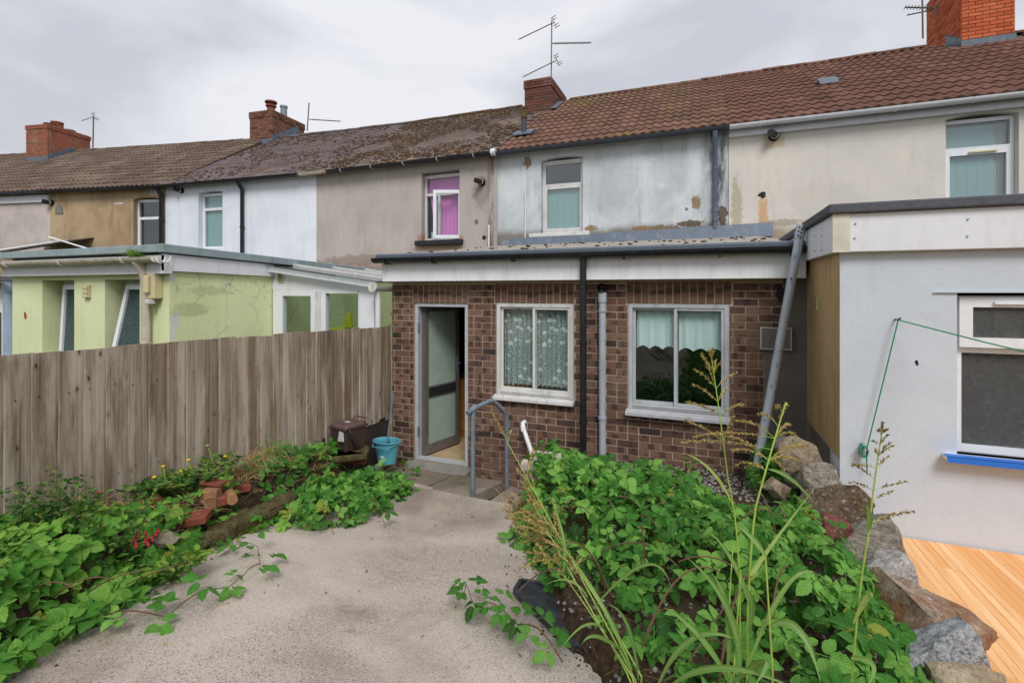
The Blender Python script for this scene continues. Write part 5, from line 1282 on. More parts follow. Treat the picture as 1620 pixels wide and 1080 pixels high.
for px, py in ((1353, 354), (1352, 377), (1531, 347), (1530, 374), (1300, 373), (1290, 373), (1300, 396), (1290, 397)):
    if px > 1325: p = onY(px, py, RY - 0.06); MB().tube([p + Vector((0, 0.002, 0)), p + Vector((0, -0.006, 0))], 0.006, 8).build('fixing', M_['galv'], rx)
    else: p = onX(px, py, RX - 0.05); MB().tube([p + Vector((0.002, 0, 0)), p + Vector((-0.006, 0, 0))], 0.005, 8).build('fixing', M_['galv'], rx)
a_, b_, c_, d_ = wx
trz = FX.hit(1560, 553)[1]
wo = window(FX, rx, a_ + 0.004, b_ - 0.004, c_ + 0.004, d_ - 0.02, 0.07, [(a_ + 0.05, b_ - 0.05, c_ + 0.05, trz - 0.03), (a_ + 0.045, b_ - 0.045, trz + 0.025, d_ - 0.06)], M_['upvc'], M_['obscure_dark'])
plate(MB(FX), a_ + 0.025, b_ - 0.03, trz + 0.01, d_ - 0.03, [(a_ + 0.095, b_ - 0.1, trz + 0.075, d_ - 0.095)], 0.03, 0.07).build('sash', M_['upvc'], wo, 0.008)
MB(FX).box(a_ + 0.09, b_ - 0.095, 0.05, 0.06, trz + 0.07, d_ - 0.09).build('pane', M_['obscure_dark'], wo)
MB(FX).box(a_ + 0.2, b_ - 0.3, 0.01, 0.03, d_ - 0.075, d_ - 0.058).build('trickle_vent', M_['upvc'], wo)
room(FX, rx, a_ - 0.1, b_ + 0.1, c_ - 0.2, d_ + 0.1, 0.285, 0.9, M_['dark'])
MB(FX).box(a_ - 0.08, b_ + 0.08, -0.09, 0.07, c_ - 0.035, c_ + 0.0).build('sill', M_['upvc'], wo, 0.006)
MB(FX).box(a_ - 0.085, b_ + 0.085, -0.096, -0.0905, c_ - 0.035, c_ + 0.004).build('blue_film', M_['bluetape'], wo)
MB(FX).box(a_ - 0.085, b_ + 0.085, -0.096, -0.03, c_ + 0.001, c_ + 0.005).build('blue_film', M_['bluetape'], wo)
MB(FX).prism([(a_ - 0.13, d_ + 0.0), (b_ + 0.1, d_ + 0.0), (b_ + 0.1, d_ + 0.012), (a_ - 0.11, d_ + 0.012)], 1, -0.014, 0.0).build('drip_ledge', M_['right_wall'], wo)
p = onX(1292, 479, RX - 0.002)
va = MB().box(RX - 0.012, RX - 0.002, p.y - 0.05, p.y + 0.05, p.z - 0.065, p.z + 0.065).build('vent_cover', M_['cream_pl'], rx)
for k in range(7): MB().box(RX - 0.0135, RX - 0.012, p.y - 0.042, p.y + 0.042, p.z - 0.055 + k * 0.017, p.z - 0.047 + k * 0.017).build('slot', M_['dark'], va)
for px, py in ((1450, 572), (1451, 575)): p = onY(px, py, RY); MB().prism(wavy(None, p.x, p.z, 0.008, 8, px, 0.4, 1.5), 1, RY - 0.002, RY + 0.002).build('chip', M_['dark'], rx)

# washing line
hk = onY(1421, 506, RY - 0.06); cl = onY(1365, 712, RY - 0.03)
wlne = thing('washing_line', hk, 'thin green washing line hooked on the white wall', 'washing line')
MB().tube([hk, hk + (pd(1760, 589, 2.3) - hk) * 0.5 + Vector((0, 0, -0.006)), pd(1760, 589, 2.3)], 0.0042, 6).build('line', M_['cord'], wlne)
MB().tube([hk, cl + Vector((0.02, -0.02, 0.03))], 0.0042, 6).build('line', M_['cord'], wlne)
MB().tube([cl + Vector((0.015, -0.02, 0.0)), cl + Vector((0.02, -0.02, -0.14))], 0.0042, 6).build('line', M_['cord'], wlne)
cp = []
for i in range(40):
    a = i * 0.9; cp.append(cl + Vector((math.cos(a) * 0.024, -0.012 - 0.0006 * i, math.sin(a) * 0.042)))
MB().tube(cp, 0.0045, 5).build('coil', M_['cord'], wlne)
MB().box(cl.x - 0.008, cl.x + 0.008, RY - 0.05, RY, cl.z - 0.045, cl.z + 0.045).build('cleat', M_['galv'], wlne, 0.004)
MB().tube([(hk.x, RY, hk.z), (hk.x, RY - 0.05, hk.z), (hk.x + 0.012, RY - 0.065, hk.z + 0.012)], 0.006, 8).build('hook', M_['black'], wlne)

# leaning grey pole
pb, pt_ = pd(1195, 752, 4.30), onY(1268, 358, 4.93)
po = thing('metal_pole', pb, 'chipped grey metal pole leaning against the roof edge', 'pole')
g = G('chipped grey paint'); ps = g.pos(); kk = g.step(g.noise(g.map(ps, (30, 30, 6)), 1.0, 5, 0.7), 0.60, 0.64)
M_['chipped'] = g.done(g.mix(kk, g.mix(g.noise(ps, 8, 4), srgb('#9aa5ae'), srgb('#b9c0c6')), srgb('#2e2f31')), 0.5, g.bump(kk, 0.4, 0.004), 0.2)
dv = (pt_ - pb); e1 = dv.cross(Vector((0, 1, 0))).normalized()
MB().tube([pb - dv * 0.04, pb + dv * 0.25, pb + dv * 0.6, pt_], 0.037, 16).build('shaft', M_['chipped'], po, smooth=True)
MB().tube([pt_ - dv * 0.05, pt_ + dv * 0.005], 0.041, 16).build('end_sleeve', M_['chipped'], po, smooth=True)
for k in range(6):
    c = pb + dv * (0.955 + 0.008 * k) - Vector((0.02 * (k % 2), 0.040, 0)); MB().tube([c + Vector((0, 0.01, 0)), c - Vector((0, 0.004, 0))], 0.007, 8).build('hole', M_['dark'], po)
# ------------------------------------------------------------------ garden ground
def z_path(y): return -2.02 + 0.16 * (4.35 - y)
XLEFT = [(-3, -2.0), (0.0, -2.2), (1.05, -2.57), (2.36, -3.17), (3.15, -3.31), (4.65, -3.46), (5.3, -3.5)]
XRIGHT = [(-3, -0.2), (1.0, -0.25), (2.05, -0.42), (2.33, -0.68), (3.22, -1.12), (4.1, -1.50), (4.48, -1.55), (5.3, -1.55)]
ZL = [(-3, -0.9), (0, -1.1), (1.0, -1.25), (1.5, -1.31), (2.15, -1.46), (3.0, -1.53), (3.75, -1.60), (4.4, -1.72), (5.3, -1.75)]
def xl(y): return lerp_pts(XLEFT, y)
def xr(y): return lerp_pts(XRIGHT, y)
def z_left(y): return lerp_pts(ZL, y)
def z_right(y): return -1.72 + 0.095 * (4.5 - y)
def sm(a, b, x): t = min(1, max(0, (x - a) / (b - a))); return t * t * (3 - 2 * t)
def z_soil(x, y):
    zp = z_path(y) - 0.06 if y < 4.27 else -2.30
    n = 0.03 * mnoise.noise(Vector((x * 3, y * 3, 0))) + 0.012 * mnoise.noise(Vector((x * 11, y * 11, 3)))
    a = 1 - sm(xl(y) - 0.14, xl(y) + 0.02, x); b = sm(xr(y) - 0.02, xr(y) + 0.16, x)
    if y > 4.5:
        k = sm(4.5, 4.62, y); b2 = sm(-1.30, -1.15, x); b = b * (1 - k) + b2 * k
        a = a * (1 - sm(4.5, 4.7, y))
    z = zp + (z_left(y) - zp) * a + (z_right(y) - zp) * b
    if x > 0.95: z = z + (-1.9 - z) * sm(1.02, 1.12, x)
    return z + n * max(a, b, 0.2)
xs_ = list(np.linspace(-3.72, 1.2, 110)); ys_ = list(np.linspace(-3.0, 5.22, 150))
so = grid_obj('soil', xs_, ys_, z_soil, M_['soil']); tag(so, kind='structure')
# concrete path
nU, nV = 46, 110; V = []
for j in range(nV + 1):
    y = -3 + (4.27 + 3) * j / nV
    for i in range(nU + 1):
        u = i / nU; a, b = xl(y) - 0.03 + 0.03 * mnoise.noise(Vector((y * 3, 0, 0))), xr(y) + 0.05 + 0.05 * mnoise.noise(Vector((y * 2.5, 5, 0)))
        x = a + (b - a) * u
        yy = y + (0.05 * mnoise.noise(Vector((x * 3, 9, 0))) - 0.28 * sm(-2.2, -1.5, x) * 0 if j == nV else 0)
        V.append((x, yy, z_path(y) + 0.012 * mnoise.noise(Vector((x * 1.3, y * 1.3, 7))) + 0.003 * mnoise.noise(Vector((x * 9, y * 9, 1)))))
F = [(j * (nU + 1) + i, j * (nU + 1) + i + 1, (j + 1) * (nU + 1) + i + 1, (j + 1) * (nU + 1) + i) for j in range(nV) for i in range(nU)]
pa = new_mesh_obj('path', V, F, M_['concrete'], None, True); tag(pa, kind='structure')
V2 = []; k0 = nV * (nU + 1)
for i in range(nU + 1): V2 += [V[k0 + i], (V[k0 + i][0], V[k0 + i][1] + 0.01, -2.35)]
pe = new_mesh_obj('path_edge', V2, [(2 * i, 2 * i + 2, 2 * i + 3, 2 * i + 1) for i in range(nU)], M_['slab']); tag(pe, kind='structure')
# landing by the door
lg = grid_obj('landing', list(np.linspace(-3.69, -1.2, 20)), list(np.linspace(4.2, 5.22, 8)), lambda x, y: -2.225 - 0.06 * sm(-2.3, -1.7, x) + 0.01 * mnoise.noise(Vector((x * 4, y * 4, 2))), M_['slab']); tag(lg, kind='structure')

def slab_thing(name, poly, z0, z1, mat, label, cat, tilt=(0, 0), group=None, bev=0.012):
    c = Vector((sum(p[0] for p in poly) / len(poly), sum(p[1] for p in poly) / len(poly), z0))
    n = len(poly); z = lambda p: tilt[0] * (p[0] - c.x) + tilt[1] * (p[1] - c.y)
    V = [(p[0], p[1], z0 + z(p)) for p in poly] + [(p[0], p[1], z1 + z(p)) for p in poly]
    F = [tuple(range(n))[::-1], tuple(range(n, 2 * n))] + [(i, (i + 1) % n, n + (i + 1) % n, n + i) for i in range(n)]
    o = new_mesh_obj(name, V, F, mat, None, base=c); m = o.modifiers.new('bevel', 'BEVEL'); m.width = bev; m.segments = 2; m.limit_method = 'ANGLE'
    return tag(o, label, cat, group)
sg = 'broken paving slabs by the door'
slab_thing('paving_slab', [(-3.40, 4.36), (-2.80, 4.30), (-2.70, 5.02), (-3.42, 5.04)], -2.24, -2.10, M_['slab'], 'broken paving slab directly below the door threshold', 'slab', (0, -0.085), sg)
slab_thing('paving_slab', [(-2.75, 4.30), (-2.18, 4.36), (-2.05, 4.98), (-2.66, 5.02)], -2.22, -2.085, M_['slab'], 'thick paving slab between the threshold and the handrail', 'slab', (0.03, -0.08), sg)
slab_thing('paving_slab', [(-2.02, 4.46), (-1.88, 4.44), (-1.80, 4.92), (-1.95, 4.96)], -2.27, -2.135, M_['slab'], 'narrow slab edge, first right of the front handrail post', 'slab', (-0.15, 0), sg)
slab_thing('paving_slab', [(-1.82, 4.47), (-1.68, 4.46), (-1.62, 4.9), (-1.77, 4.93)], -2.3, -2.165, M_['slab'], 'narrow slab edge beside the rear handrail post', 'slab', (-0.2, 0), sg)
slab_thing('broken_concrete', [(-3.05, 4.33), (-2.75, 4.28), (-2.6, 4.40), (-2.95, 4.46)], -2.08, -2.045, M_['concrete'], 'loose pale concrete fragment lying before the door slab', 'concrete', (0.05, 0.1))

# ------------------------------------------------------------------ fence of overlapping boards
FXX = -3.70
fe = thing('wooden_fence', (FXX, 2.2, -1.6), 'weathered close boarded wooden fence along the left side', 'fence')
def f_top(y): return lerp_pts([(-2, -0.30), (1.5, -0.357), (5.23, -0.444)], y)
y = -1.2; rb2 = random.Random(3)
while y < 5.12:
    w_ = rb2.uniform(0.118, 0.142); y1 = min(y + w_, 5.17)
    zb_ = z_left((y + y1) / 2) + (0.0 if y < 4.1 else 0.16) + rb2.uniform(-0.03, 0.02); dt = rb2.uniform(-0.012, 0.006); yaw = rb2.uniform(-0.003, 0.003); tw = rb2.uniform(-0.004, 0.004)
    za, zb2 = f_top(y) + dt, f_top(y1) + dt
    x_th, x_tn = FXX + 0.030 + rb2.uniform(-0.003, 0.005), FXX + 0.008 + rb2.uniform(-0.002, 0.002)
    m = MB(); n = 8; V, F = [], []
    # thick edge at y, feathered under the next board at y1+0.02; slightly bowed
    bow = rb2.uniform(-0.006, 0.006); cup = rb2.uniform(-0.004, 0.004)
    for i in range(n + 1):
        f = i / n; b_ = bow * math.sin(math.pi * f); dy = yaw * f + rb2.uniform(-0.0012, 0.0012)
        zz0, zz1 = zb_ + (za - zb_) * f, zb_ + (zb2 - zb_) * f
        V += [(x_th + b_, y + dy, zz0), (x_th * 0.5 + x_tn * 0.5 + b_ + cup, (y + y1) / 2 + dy, (zz0 + zz1) / 2), (x_tn + b_ + tw * f, y1 + 0.02 + dy, zz1), (x_tn - 0.008 + b_, y1 + 0.02 + dy, zz1), (x_th - 0.016 + b_, y + dy, zz0)]
    for i in range(n):
        k = i * 5
        for q in range(5): F.append((k + q, k + (q + 1) % 5, k + 5 + (q + 1) % 5, k + 5 + q))
    F += [(0, 1, 2, 3, 4)[::-1], tuple(n * 5 + q for q in range(5))]
    m.add(V, F).build('board', M_['fence'], fe)
    y = y1
for k, zz in enumerate((-0.62, -1.2)): MB().hexa([(FXX - 0.07, -1.2, zz), (FXX - 0.012, -1.2, zz), (FXX - 0.012, 5.15, zz - 0.1), (FXX - 0.07, 5.15, zz - 0.1), (FXX - 0.07, -1.2, zz + 0.08), (FXX - 0.012, -1.2, zz + 0.08), (FXX - 0.012, 5.15, zz - 0.02), (FXX - 0.07, 5.15, zz - 0.02)]).build('rail', M_['fence'], fe)
for yy in (-1.0, 0.9, 2.8, 4.7): MB().box(FXX - 0.17, FXX - 0.072, yy, yy + 0.1, z_left(yy) - 0.4, f_top(yy) - 0.03).build('post', M_['fence'], fe)
MB().box(FXX - 0.01, FXX + 0.012, 3.95, 5.16, -2.1, -1.54).build('gravel_board', M_['gravelboard'], fe, 0.004)
# nail heads
nl = MB(); rn = random.Random(8)
for yy in np.arange(-1.1, 5.1, 0.13):
    for zz in (-0.58, -1.16):
        c = Vector((FXX + 0.026, yy + 0.05 + rn.uniform(-0.02, 0.02), zz - 0.017 * (yy + 1) + rn.uniform(-0.02, 0.02))); nl.tube([c, c + Vector((0.004, 0, 0))], 0.0042, 6)
tag(nl.build('nail_heads', M_['dark'], fe), kind='stuff')

# ------------------------------------------------------------------ mop bucket, caddy, slab, handrail
def z_low(y): return z_path(y)
# mossy slab with the caddy on it
sl = slab_thing('mossy_slab', [tuple(onZ(466, 704, -1.66))[:2], tuple(onZ(530, 724, -1.66))[:2], tuple(onZ(580, 718, -1.66))[:2], tuple(onZ(585, 706, -1.66))[:2], (-3.66, 4.5), (-3.67, 3.75)], -1.72, -1.655, M_['moss_green'], 'flat slab covered in brown moss beside the fence', 'slab', bev=0.02)
tb = onZ(535, 726, -1.74)
slab_thing('roof_tile_fragment', [(tb.x - 0.3, tb.y - 0.1), (tb.x + 0.28, tb.y + 0.08), (tb.x + 0.24, tb.y + 0.16), (tb.x - 0.32, tb.y - 0.01)], -1.79, -1.735, M_['terracotta'], 'red clay tile tucked under the mossy slab', 'tile')
bc = Vector((-3.46, 4.13, -1.655)); fb_ = Frame(bc.x, bc.y, rad(-12), bc.z)
BS = 0.80
_fpts = fb_.pts
fb_.pts = lambda V: _fpts(np.asarray(V, float) * BS)
bi = thing('food_caddy', bc, 'brown plastic food waste caddy with lid beside the fence', 'bin')
def taper(fr, a, b, z0, z1, k):
    return MB(fr).hexa([(-a, -b, z0), (a, -b, z0), (a, b, z0), (-a, b, z0), (-a * k, -b * k, z1), (a * k, -b * k, z1), (a * k, b * k, z1), (-a * k, b * k, z1)])
taper(fb_, 0.135, 0.15, 0.0, 0.29, 1.18).build('body', M_['bin'], bi, 0.02)
MB(fb_).box(-0.172, 0.172, -0.19, 0.19, 0.285, 0.315).build('rim', M_['bin'], bi, 0.012)
li = MB(fb_).hexa([(-0.168, -0.186, 0.318), (0.168, -0.186, 0.318), (0.168, 0.186, 0.318), (-0.168, 0.186, 0.318), (-0.13, -0.14, 0.352), (0.13, -0.14, 0.352), (0.13, 0.15, 0.352), (-0.13, 0.15, 0.352)]).build('lid', M_['bin_lid'], bi, 0.012)
MB(fb_).tube([(-0.06, 0.1, 0.35), (-0.05, 0.15, 0.39), (0.14, 0.17, 0.39), (0.16, 0.12, 0.35)], 0.012, 8).build('grip', M_['bin_lid'], li, smooth=True)
MB(fb_).box(-0.05, 0.03, -0.04, 0.02, 0.3525, 0.3545).build('logo', M_['letter'], li)
MB(fb_).tube([(0.175, -0.12, 0.29), (0.21, -0.13, 0.24), (0.19, -0.05, 0.08), (0.175, 0.02, 0.1)], 0.012, 8).build('handle', M_['black'], bi, smooth=True)
MB(fb_).prism([(0.02, 0.15), (0.13, 0.16), (0.12, 0.27), (0.05, 0.28)], 1, -0.185, -0.172).build('sticker', M_['sticker'], bi)
bk = onZ(612, 730, -1.985); bk.z = -1.99
bu = thing('mop_bucket', bk, 'turquoise plastic mop bucket at the corner of the brick wall', 'bucket')
def oval(m, prof, n=24, ax=1.0, ay=0.72, c=bk):
    m.lathe((0, 0, 0), prof, n); m.V = [(c.x + v[0] * ax, c.y + v[1] * ay, c.z + v[2]) for v in m.V]; return m
oval(MB(), [(0.115, 0.0), (0.155, 0.235), (0.172, 0.24), (0.177, 0.252), (0.168, 0.257), (0.15, 0.25), (0.112, 0.01)]).build('body', M_['aqua'], bu, smooth=True)
wr = MB().lathe((bk.x - 0.07, bk.y, bk.z), [(0.09, 0.25), (0.075, 0.18), (0.07, 0.18), (0.085, 0.245)], 20, False, False).build('wringer', M_['aqua'], bu, smooth=True)
for k in range(9):
    a = k * 2 * math.pi / 9; MB().box(bk.x - 0.07 + math.cos(a) * 0.05 - 0.006, bk.x - 0.07 + math.cos(a) * 0.05 + 0.006, bk.y + math.sin(a) * 0.05 - 0.006, bk.y + math.sin(a) * 0.05 + 0.006, bk.z + 0.17, bk.z + 0.235).build('rib', M_['aqua'], wr)
MB().tube([(bk.x - 0.172, bk.y, bk.z + 0.24), (bk.x - 0.1, bk.y - 0.14, bk.z + 0.21), (bk.x + 0.1, bk.y - 0.15, bk.z + 0.205), (bk.x + 0.172, bk.y, bk.z + 0.24)], 0.006, 6).build('handle', M_['aqua'], bu)
mt = onY(622, 622, 5.16)
mh = thing('mop', Vector((bk.x + 0.02, bk.y, bk.z + 0.05)), 'thin blue grey mop handle standing in the turquoise bucket', 'mop')
MB().tube([Vector((bk.x + 0.0, bk.y - 0.02, bk.z + 0.1)), mt], 0.012, 8).build('handle', M_['bluegrey'], mh)
MB().lathe((bk.x, bk.y - 0.02, bk.z + 0.03), [(0.06, 0), (0.08, 0.06), (0.03, 0.13)], 12).build('head', M_['cloth_w'], mh)

b1 = Vector((-2.146, 4.40, z_path(4.4) - 0.05)); b2_ = Vector((-2.0, 4.95, -2.25))
ha = thing('handrail', b1, 'galvanised steel handrail beside the steps to the door', 'handrail')
t1, ap, t2 = pd(748, 652, depth(b1)), pd(779, 632, depth((b1 + b2_) / 2) + 0.06), pd(802, 655, depth(b2_))
MB().tube([b1, Vector((b1.x, b1.y, t1.z - 0.0))], 0.024, 14).build('post', M_['galv'], ha, smooth=True)
MB().tube([Vector((b1.x, b1.y, t1.z - 0.06)), Vector((b1.x, b1.y, t1.z + 0.01))], 0.031, 14).build('tee_fitting', M_['galv'], ha, smooth=True)
st_ = t1 + (t1 - ap) * 0.25 + Vector((0, 0, 0.03)); st_.z = t1.z + 0.008
def arc(a, b, c, n=6):
    return [a.lerp(b, i / n).lerp(b.lerp(c, i / n), i / n) for i in range(n + 1)]
p1 = t1 + Vector((0, 0, 0.03)); up = ap
path_ = [st_, p1] + arc(p1.lerp(up, 0.75), up, up.lerp(t2, 0.25)) + arc(up.lerp(t2, 0.75), t2 + Vector((0, 0, 0.01)), Vector((t2.x, t2.y, t2.z - 0.12))) + [Vector((b2_.x, b2_.y, b2_.z))]
MB().tube(path_, 0.024, 14).build('rail', M_['galv'], ha, smooth=True)
dv = (p1 - st_).normalized()
MB().tube([p1 - dv * 0.045, p1 + dv * 0.045], 0.031, 14).build('tee_fitting', M_['galv'], ha, smooth=True)

# retaining block at the corner of the right bed, low wall
blk = onZ(850, 722, -1.56)
def lump(name, c, sx, sy, sz, mat, label, cat, seed, sub=4, planes=12, rough=0.16, rot=0.0, group=None):
    """a boulder: a ball cut by a few planes, roughened"""
    r = random.Random(seed); bm = bmesh.new(); bmesh.ops.create_icosphere(bm, subdivisions=sub, radius=1.0)
    pls = []
    for _ in range(planes):
        v = Vector((r.gauss(0, 1), r.gauss(0, 1), r.gauss(0, 0.8))).normalized(); pls.append((v, r.uniform(0.52, 0.8)))
    pls.append((Vector((0, 0, -1)), 0.75))
    off = Vector((r.uniform(0, 50), r.uniform(0, 50), 0)); V = []
    for v in bm.verts:
        p = v.co.copy() * 1.16
        for nrm, dd in pls:
            e = p.dot(nrm) - dd
            if e > 0: p -= nrm * e
        k = rough * (mnoise.fractal(p * 1.7 + off, 1.0, 2.0, 4) * 0.8) + rough * 0.25 * mnoise.noise(p * 7 + off)
        p = p * (1 + k)
        p = Vector((p.x * sx, p.y * sy, p.z * sz)); p.rotate(Euler((0, 0, rot))); V.append(p + c)
    bm.verts.index_update(); F = [tuple(v.index for v in f.verts) for f in bm.faces]; bm.free()
    o = new_mesh_obj(name, V, F, mat, None, True, base=(c.x, c.y, c.z - sz * 0.75))
    try: o.data.set_sharp_from_angle(angle=rad(50))
    except Exception: pass
    return tag(o, label, cat, group)
slab_thing('coping_block', [(blk.x - 0.12, blk.y - 0.16), (blk.x + 0.3, blk.y - 0.13), (blk.x + 0.28, blk.y + 0.18), (blk.x - 0.1, blk.y + 0.15)], -1.66, -1.55, M_['concrete'], 'concrete coping block on the corner of the raised bed', 'block', (0.02, 0.05), bev=0.03)
wq_ = thing('garden_wall', (blk.x + 0.1, blk.y, -2.3), 'low rough wall holding up the raised bed beside the steps', 'wall')
rw = random.Random(12)
for j in range(5):
    for i in range(3):
        x0 = blk.x - 0.06 + (0.02 if j % 2 else 0); y0 = blk.y - 0.14 + i * 0.1
        MB().box(x0 + rw.uniform(-0.01, 0.01), x0 + 0.2, y0, y0 + 0.093, -2.3 + j * 0.128, -2.3 + j * 0.128 + 0.12).build('stone', M_['slab'], wq_, 0.015)
for j in range(5):
    for i in range(4):
        x0 = blk.x + 0.15 + i * 0.24 + (0.1 if j % 2 else 0); y0 = blk.y + 0.08
        MB().box(x0, x0 + 0.23, y0 + rw.uniform(-0.01, 0.01), y0 + 0.12, -2.3 + j * 0.115, -2.3 + j * 0.115 + 0.107).build('stone', M_['slab'], wq_, 0.015)

# ------------------------------------------------------------------ boundary boulders on the right
BG = 'boulders along the right boundary'
def boulder(px0, px1, py0, py1, X, mat, label, seed, dep=0.8, rot=0.0, rough=0.16, name='boulder'):
    c = onX((px0 + px1) / 2, (py0 + py1) / 2, X); d = depth(c); sx = (px1 - px0) / FPX * d / 2; sz = (py1 - py0) / FPX * d / 2
    return lump(name, c, sx * 1.12, sx * dep * 1.1, sz * 1.2, mat, label, 'boulder', seed, rot=rot, rough=rough, group=BG)
boulder(1243, 1300, 698, 748, 0.72, M_['st_tan'], 'rounded tan boulder, farthest of the boundary stones', 1)
boulder(1264, 1332, 744, 815, 0.78, M_['st_grey'], 'slanting grey stone just in front of the tan boulder', 2, 0.7, 0.3)
boulder(1286, 1372, 768, 846, 0.84, M_['st_dark'], 'dark brown pointed stone in the boundary row', 3, 0.8)
boulder(1256, 1296, 812, 842, 0.64, M_['st_tan'], 'small tan stone beside the dark pointed stone', 4)
boulder(1300, 1352, 816, 850, 0.72, m_stone('red stone', '#7a4a40', '#96655a', '#40261f'), 'reddish stone lump before the dark pointed stone', 5)
boulder(1308, 1446, 826, 915, 0.90, M_['st_grey'], 'large layered grey block in the boundary row', 6, 0.7, 0.2, 0.12)
boulder(1352, 1456, 884, 955, 0.93, M_['st_pale'], 'pale granite stone below the layered grey block', 7, 0.8)
boulder(1384, 1542, 926, 1045, 0.97, M_['st_rust'], 'rust stained boulder next to the orange deck', 8, 0.8, -0.2)
boulder(1408, 1562, 990, 1120, 0.90, M_['st_blue'], 'big blue grey granite boulder nearest the camera', 9, 0.8)
boulder(1470, 1600, 1062, 1180, 0.92, M_['st_tan'], 'tan boulder cut by the bottom edge', 10, 0.8)
boulder(1222, 1256, 690, 716, 0.62, M_['st_grey'], 'small grey stone half hidden by leaves at the wall foot', 11)
boulder(1236, 1270, 745, 772, 0.66, M_['st_pale'], 'small pale stone beneath the tan boulder', 12)
boulder(1212, 1250, 758, 790, 0.55, M_['st_tan'], 'low tan stone left of the slanting grey stone', 14)
# back edge of the soil by the brick wall: gravel strip
gr = []; rg = random.Random(4)
for _ in range(900):
    x, y_ = rg.uniform(-0.9, 0.75), rg.uniform(4.35, 5.2); k = rg.uniform(0.006, 0.018)
    gr.append((Matrix.Translation((x, y_, z_soil(x, y_) + 0.004)) @ Matrix.Rotation(rg.uniform(0, 3), 4, 'Z') @ Matrix.Diagonal((k * 1.3, k, k * 0.7, 1)), rg.randrange(4), rg.random()))
for _ in range(900):
    y_ = rg.uniform(1.0, 4.3); x = rg.uniform(xr(y_), 0.8); k = rg.uniform(0.004, 0.014)
    gr.append((Matrix.Translation((x, y_, z_soil(x, y_) + 0.003)) @ Matrix.Rotation(rg.uniform(0, 3), 4, 'Z') @ Matrix.Diagonal((k * 1.3, k, k * 0.7, 1)), rg.randrange(4), rg.random()))
tag(joined('gravel', BLOBS, gr, M_['pebble'], None), 'loose grey gravel scattered over the right bed', 'gravel', kind='stuff')

# ------------------------------------------------------------------ deck of orange strips
DZ = -1.67
dk_ = thing('wooden_deck', (1.9, 2.6, DZ - 0.1), 'orange varnished wooden deck of narrow strips at the right', 'deck')
MB().box(1.14, 3.2, -0.5, 4.05, DZ - 0.1, DZ - 0.022).build('substrate', M_['gravelboard'], dk_)
rdk = random.Random(9)
for i in range(46):
    x0 = 1.13 + i * 0.044; y_ = -0.5 + rdk.uniform(-0.9, 0)
    while y_ < 4.04:
        y2 = min(y_ + rdk.uniform(0.9, 1.7), 4.045); ya = max(y_, -0.5)
        if y2 > 4.0: y2 = 4.045
        if y2 > ya + 0.01 and not (y2 < 1.6): MB().box(x0 + 0.0008, x0 + 0.0432, ya + 0.0008, y2 - 0.0008, DZ - 0.02, DZ + rdk.uniform(-0.0006, 0.0006)).build('strip', M_['deck'], dk_)
        y_ = y2

# ------------------------------------------------------------------ things in the left bed
# mossy kerb along the path
kp = [(165, 932), (215, 905), (265, 878), (320, 846), (375, 815), (430, 790), (470, 770)]
KP = [onZ(a, b, -1.60) for a, b in kp]
V, F = [], []; rk = random.Random(2); n = 60; mring = 14
def kern(f):
    f *= len(KP) - 1; i = min(int(f), len(KP) - 2); return KP[i].lerp(KP[i + 1], f - i)
for i in range(n + 1):
    f = i / n; c = kern(f); c2 = kern(min(1, f + 0.02)); t_ = (c2 - kern(max(0, f - 0.02))).normalized(); sd = t_.cross(Vector((0, 0, 1)))
    taper_ = min(1, f * 10, (1 - f) * 10) ** 0.5
    for k in range(mring):
        a = 2 * math.pi * k / mring; ca, sa_ = math.cos(a), math.sin(a)
        sq = 1 / max(abs(ca), abs(sa_)) ** 0.55
        rr = (1 + 0.5 * mnoise.noise(Vector((f * 11, ca * 1.6, sa_ * 1.6))) + 0.16 * mnoise.noise(Vector((f * 50, ca * 4, sa_ * 4)))) * sq * (0.15 + 0.85 * taper_)
        V.append(c + sd * (ca * 0.075 * rr) + Vector((0, 0, -0.075 + sa_ * 0.07 * rr)))
for i in range(n):
    for k in range(mring): F.append((i * mring + k, i * mring + (k + 1) % mring, (i + 1) * mring + (k + 1) % mring, (i + 1) * mring + k))
F += [tuple(range(mring))[::-1], tuple(range(n * mring, (n + 1) * mring))]
ke = new_mesh_obj('mossy_kerb', V, F, M_['moss_green'], None, True, base=KP[2] - Vector((0, 0, 0.15))); tag(ke, 'long mossy kerb stone edging the left bed', 'kerb')
def brickthing(px, py, z, L, W, H, ang, tilt, label, mat='terracotta'):
    c = onZ(px, py, z); f = Frame(c.x, c.y, rad(ang), c.z)
    m = MB(f).box(-L / 2, L / 2, -W / 2, W / 2, 0, H); m.V = [(v[0], v[1], v[2] + tilt * v[0]) for v in m.V]
    o = m.build('loose_brick', M_[mat], None, 0.006, base=c); return tag(o, label, 'brick', 'loose bricks in the left bed')
brickthing(300, 826, -1.545, 0.24, 0.16, 0.05, 35, 0.1, 'red brick lying flat at the front of the brick pile')
brickthing(338, 765, -1.41, 0.15, 0.1, 0.02, 20, -0.12, 'red tile piece on top of the brick pile')
brickthing(376, 778, -1.56, 0.17, 0.09, 0.05, 60, 0.0, 'brick at the right end of the pile near the dry grass')
brickthing(225, 806, -1.44, 0.2, 0.1, 0.05, 70, 0.15, 'half buried brick against the fence foot')
brickthing(350, 796, -1.54, 0.16, 0.1, 0.06, -20, 0.1, 'broken brick under the orange block')
c = onZ(334, 788, -1.49); f = Frame(c.x, c.y, rad(30), c.z)
tag(MB(f).box(-0.055, 0.055, -0.05, 0.05, -0.06, 0.07).build('loose_brick', M_['terracotta2'], None, 0.008, base=c), 'pale orange block standing in the brick pile', 'brick', 'loose bricks in the left bed')
c = onZ(372, 786, -1.50)
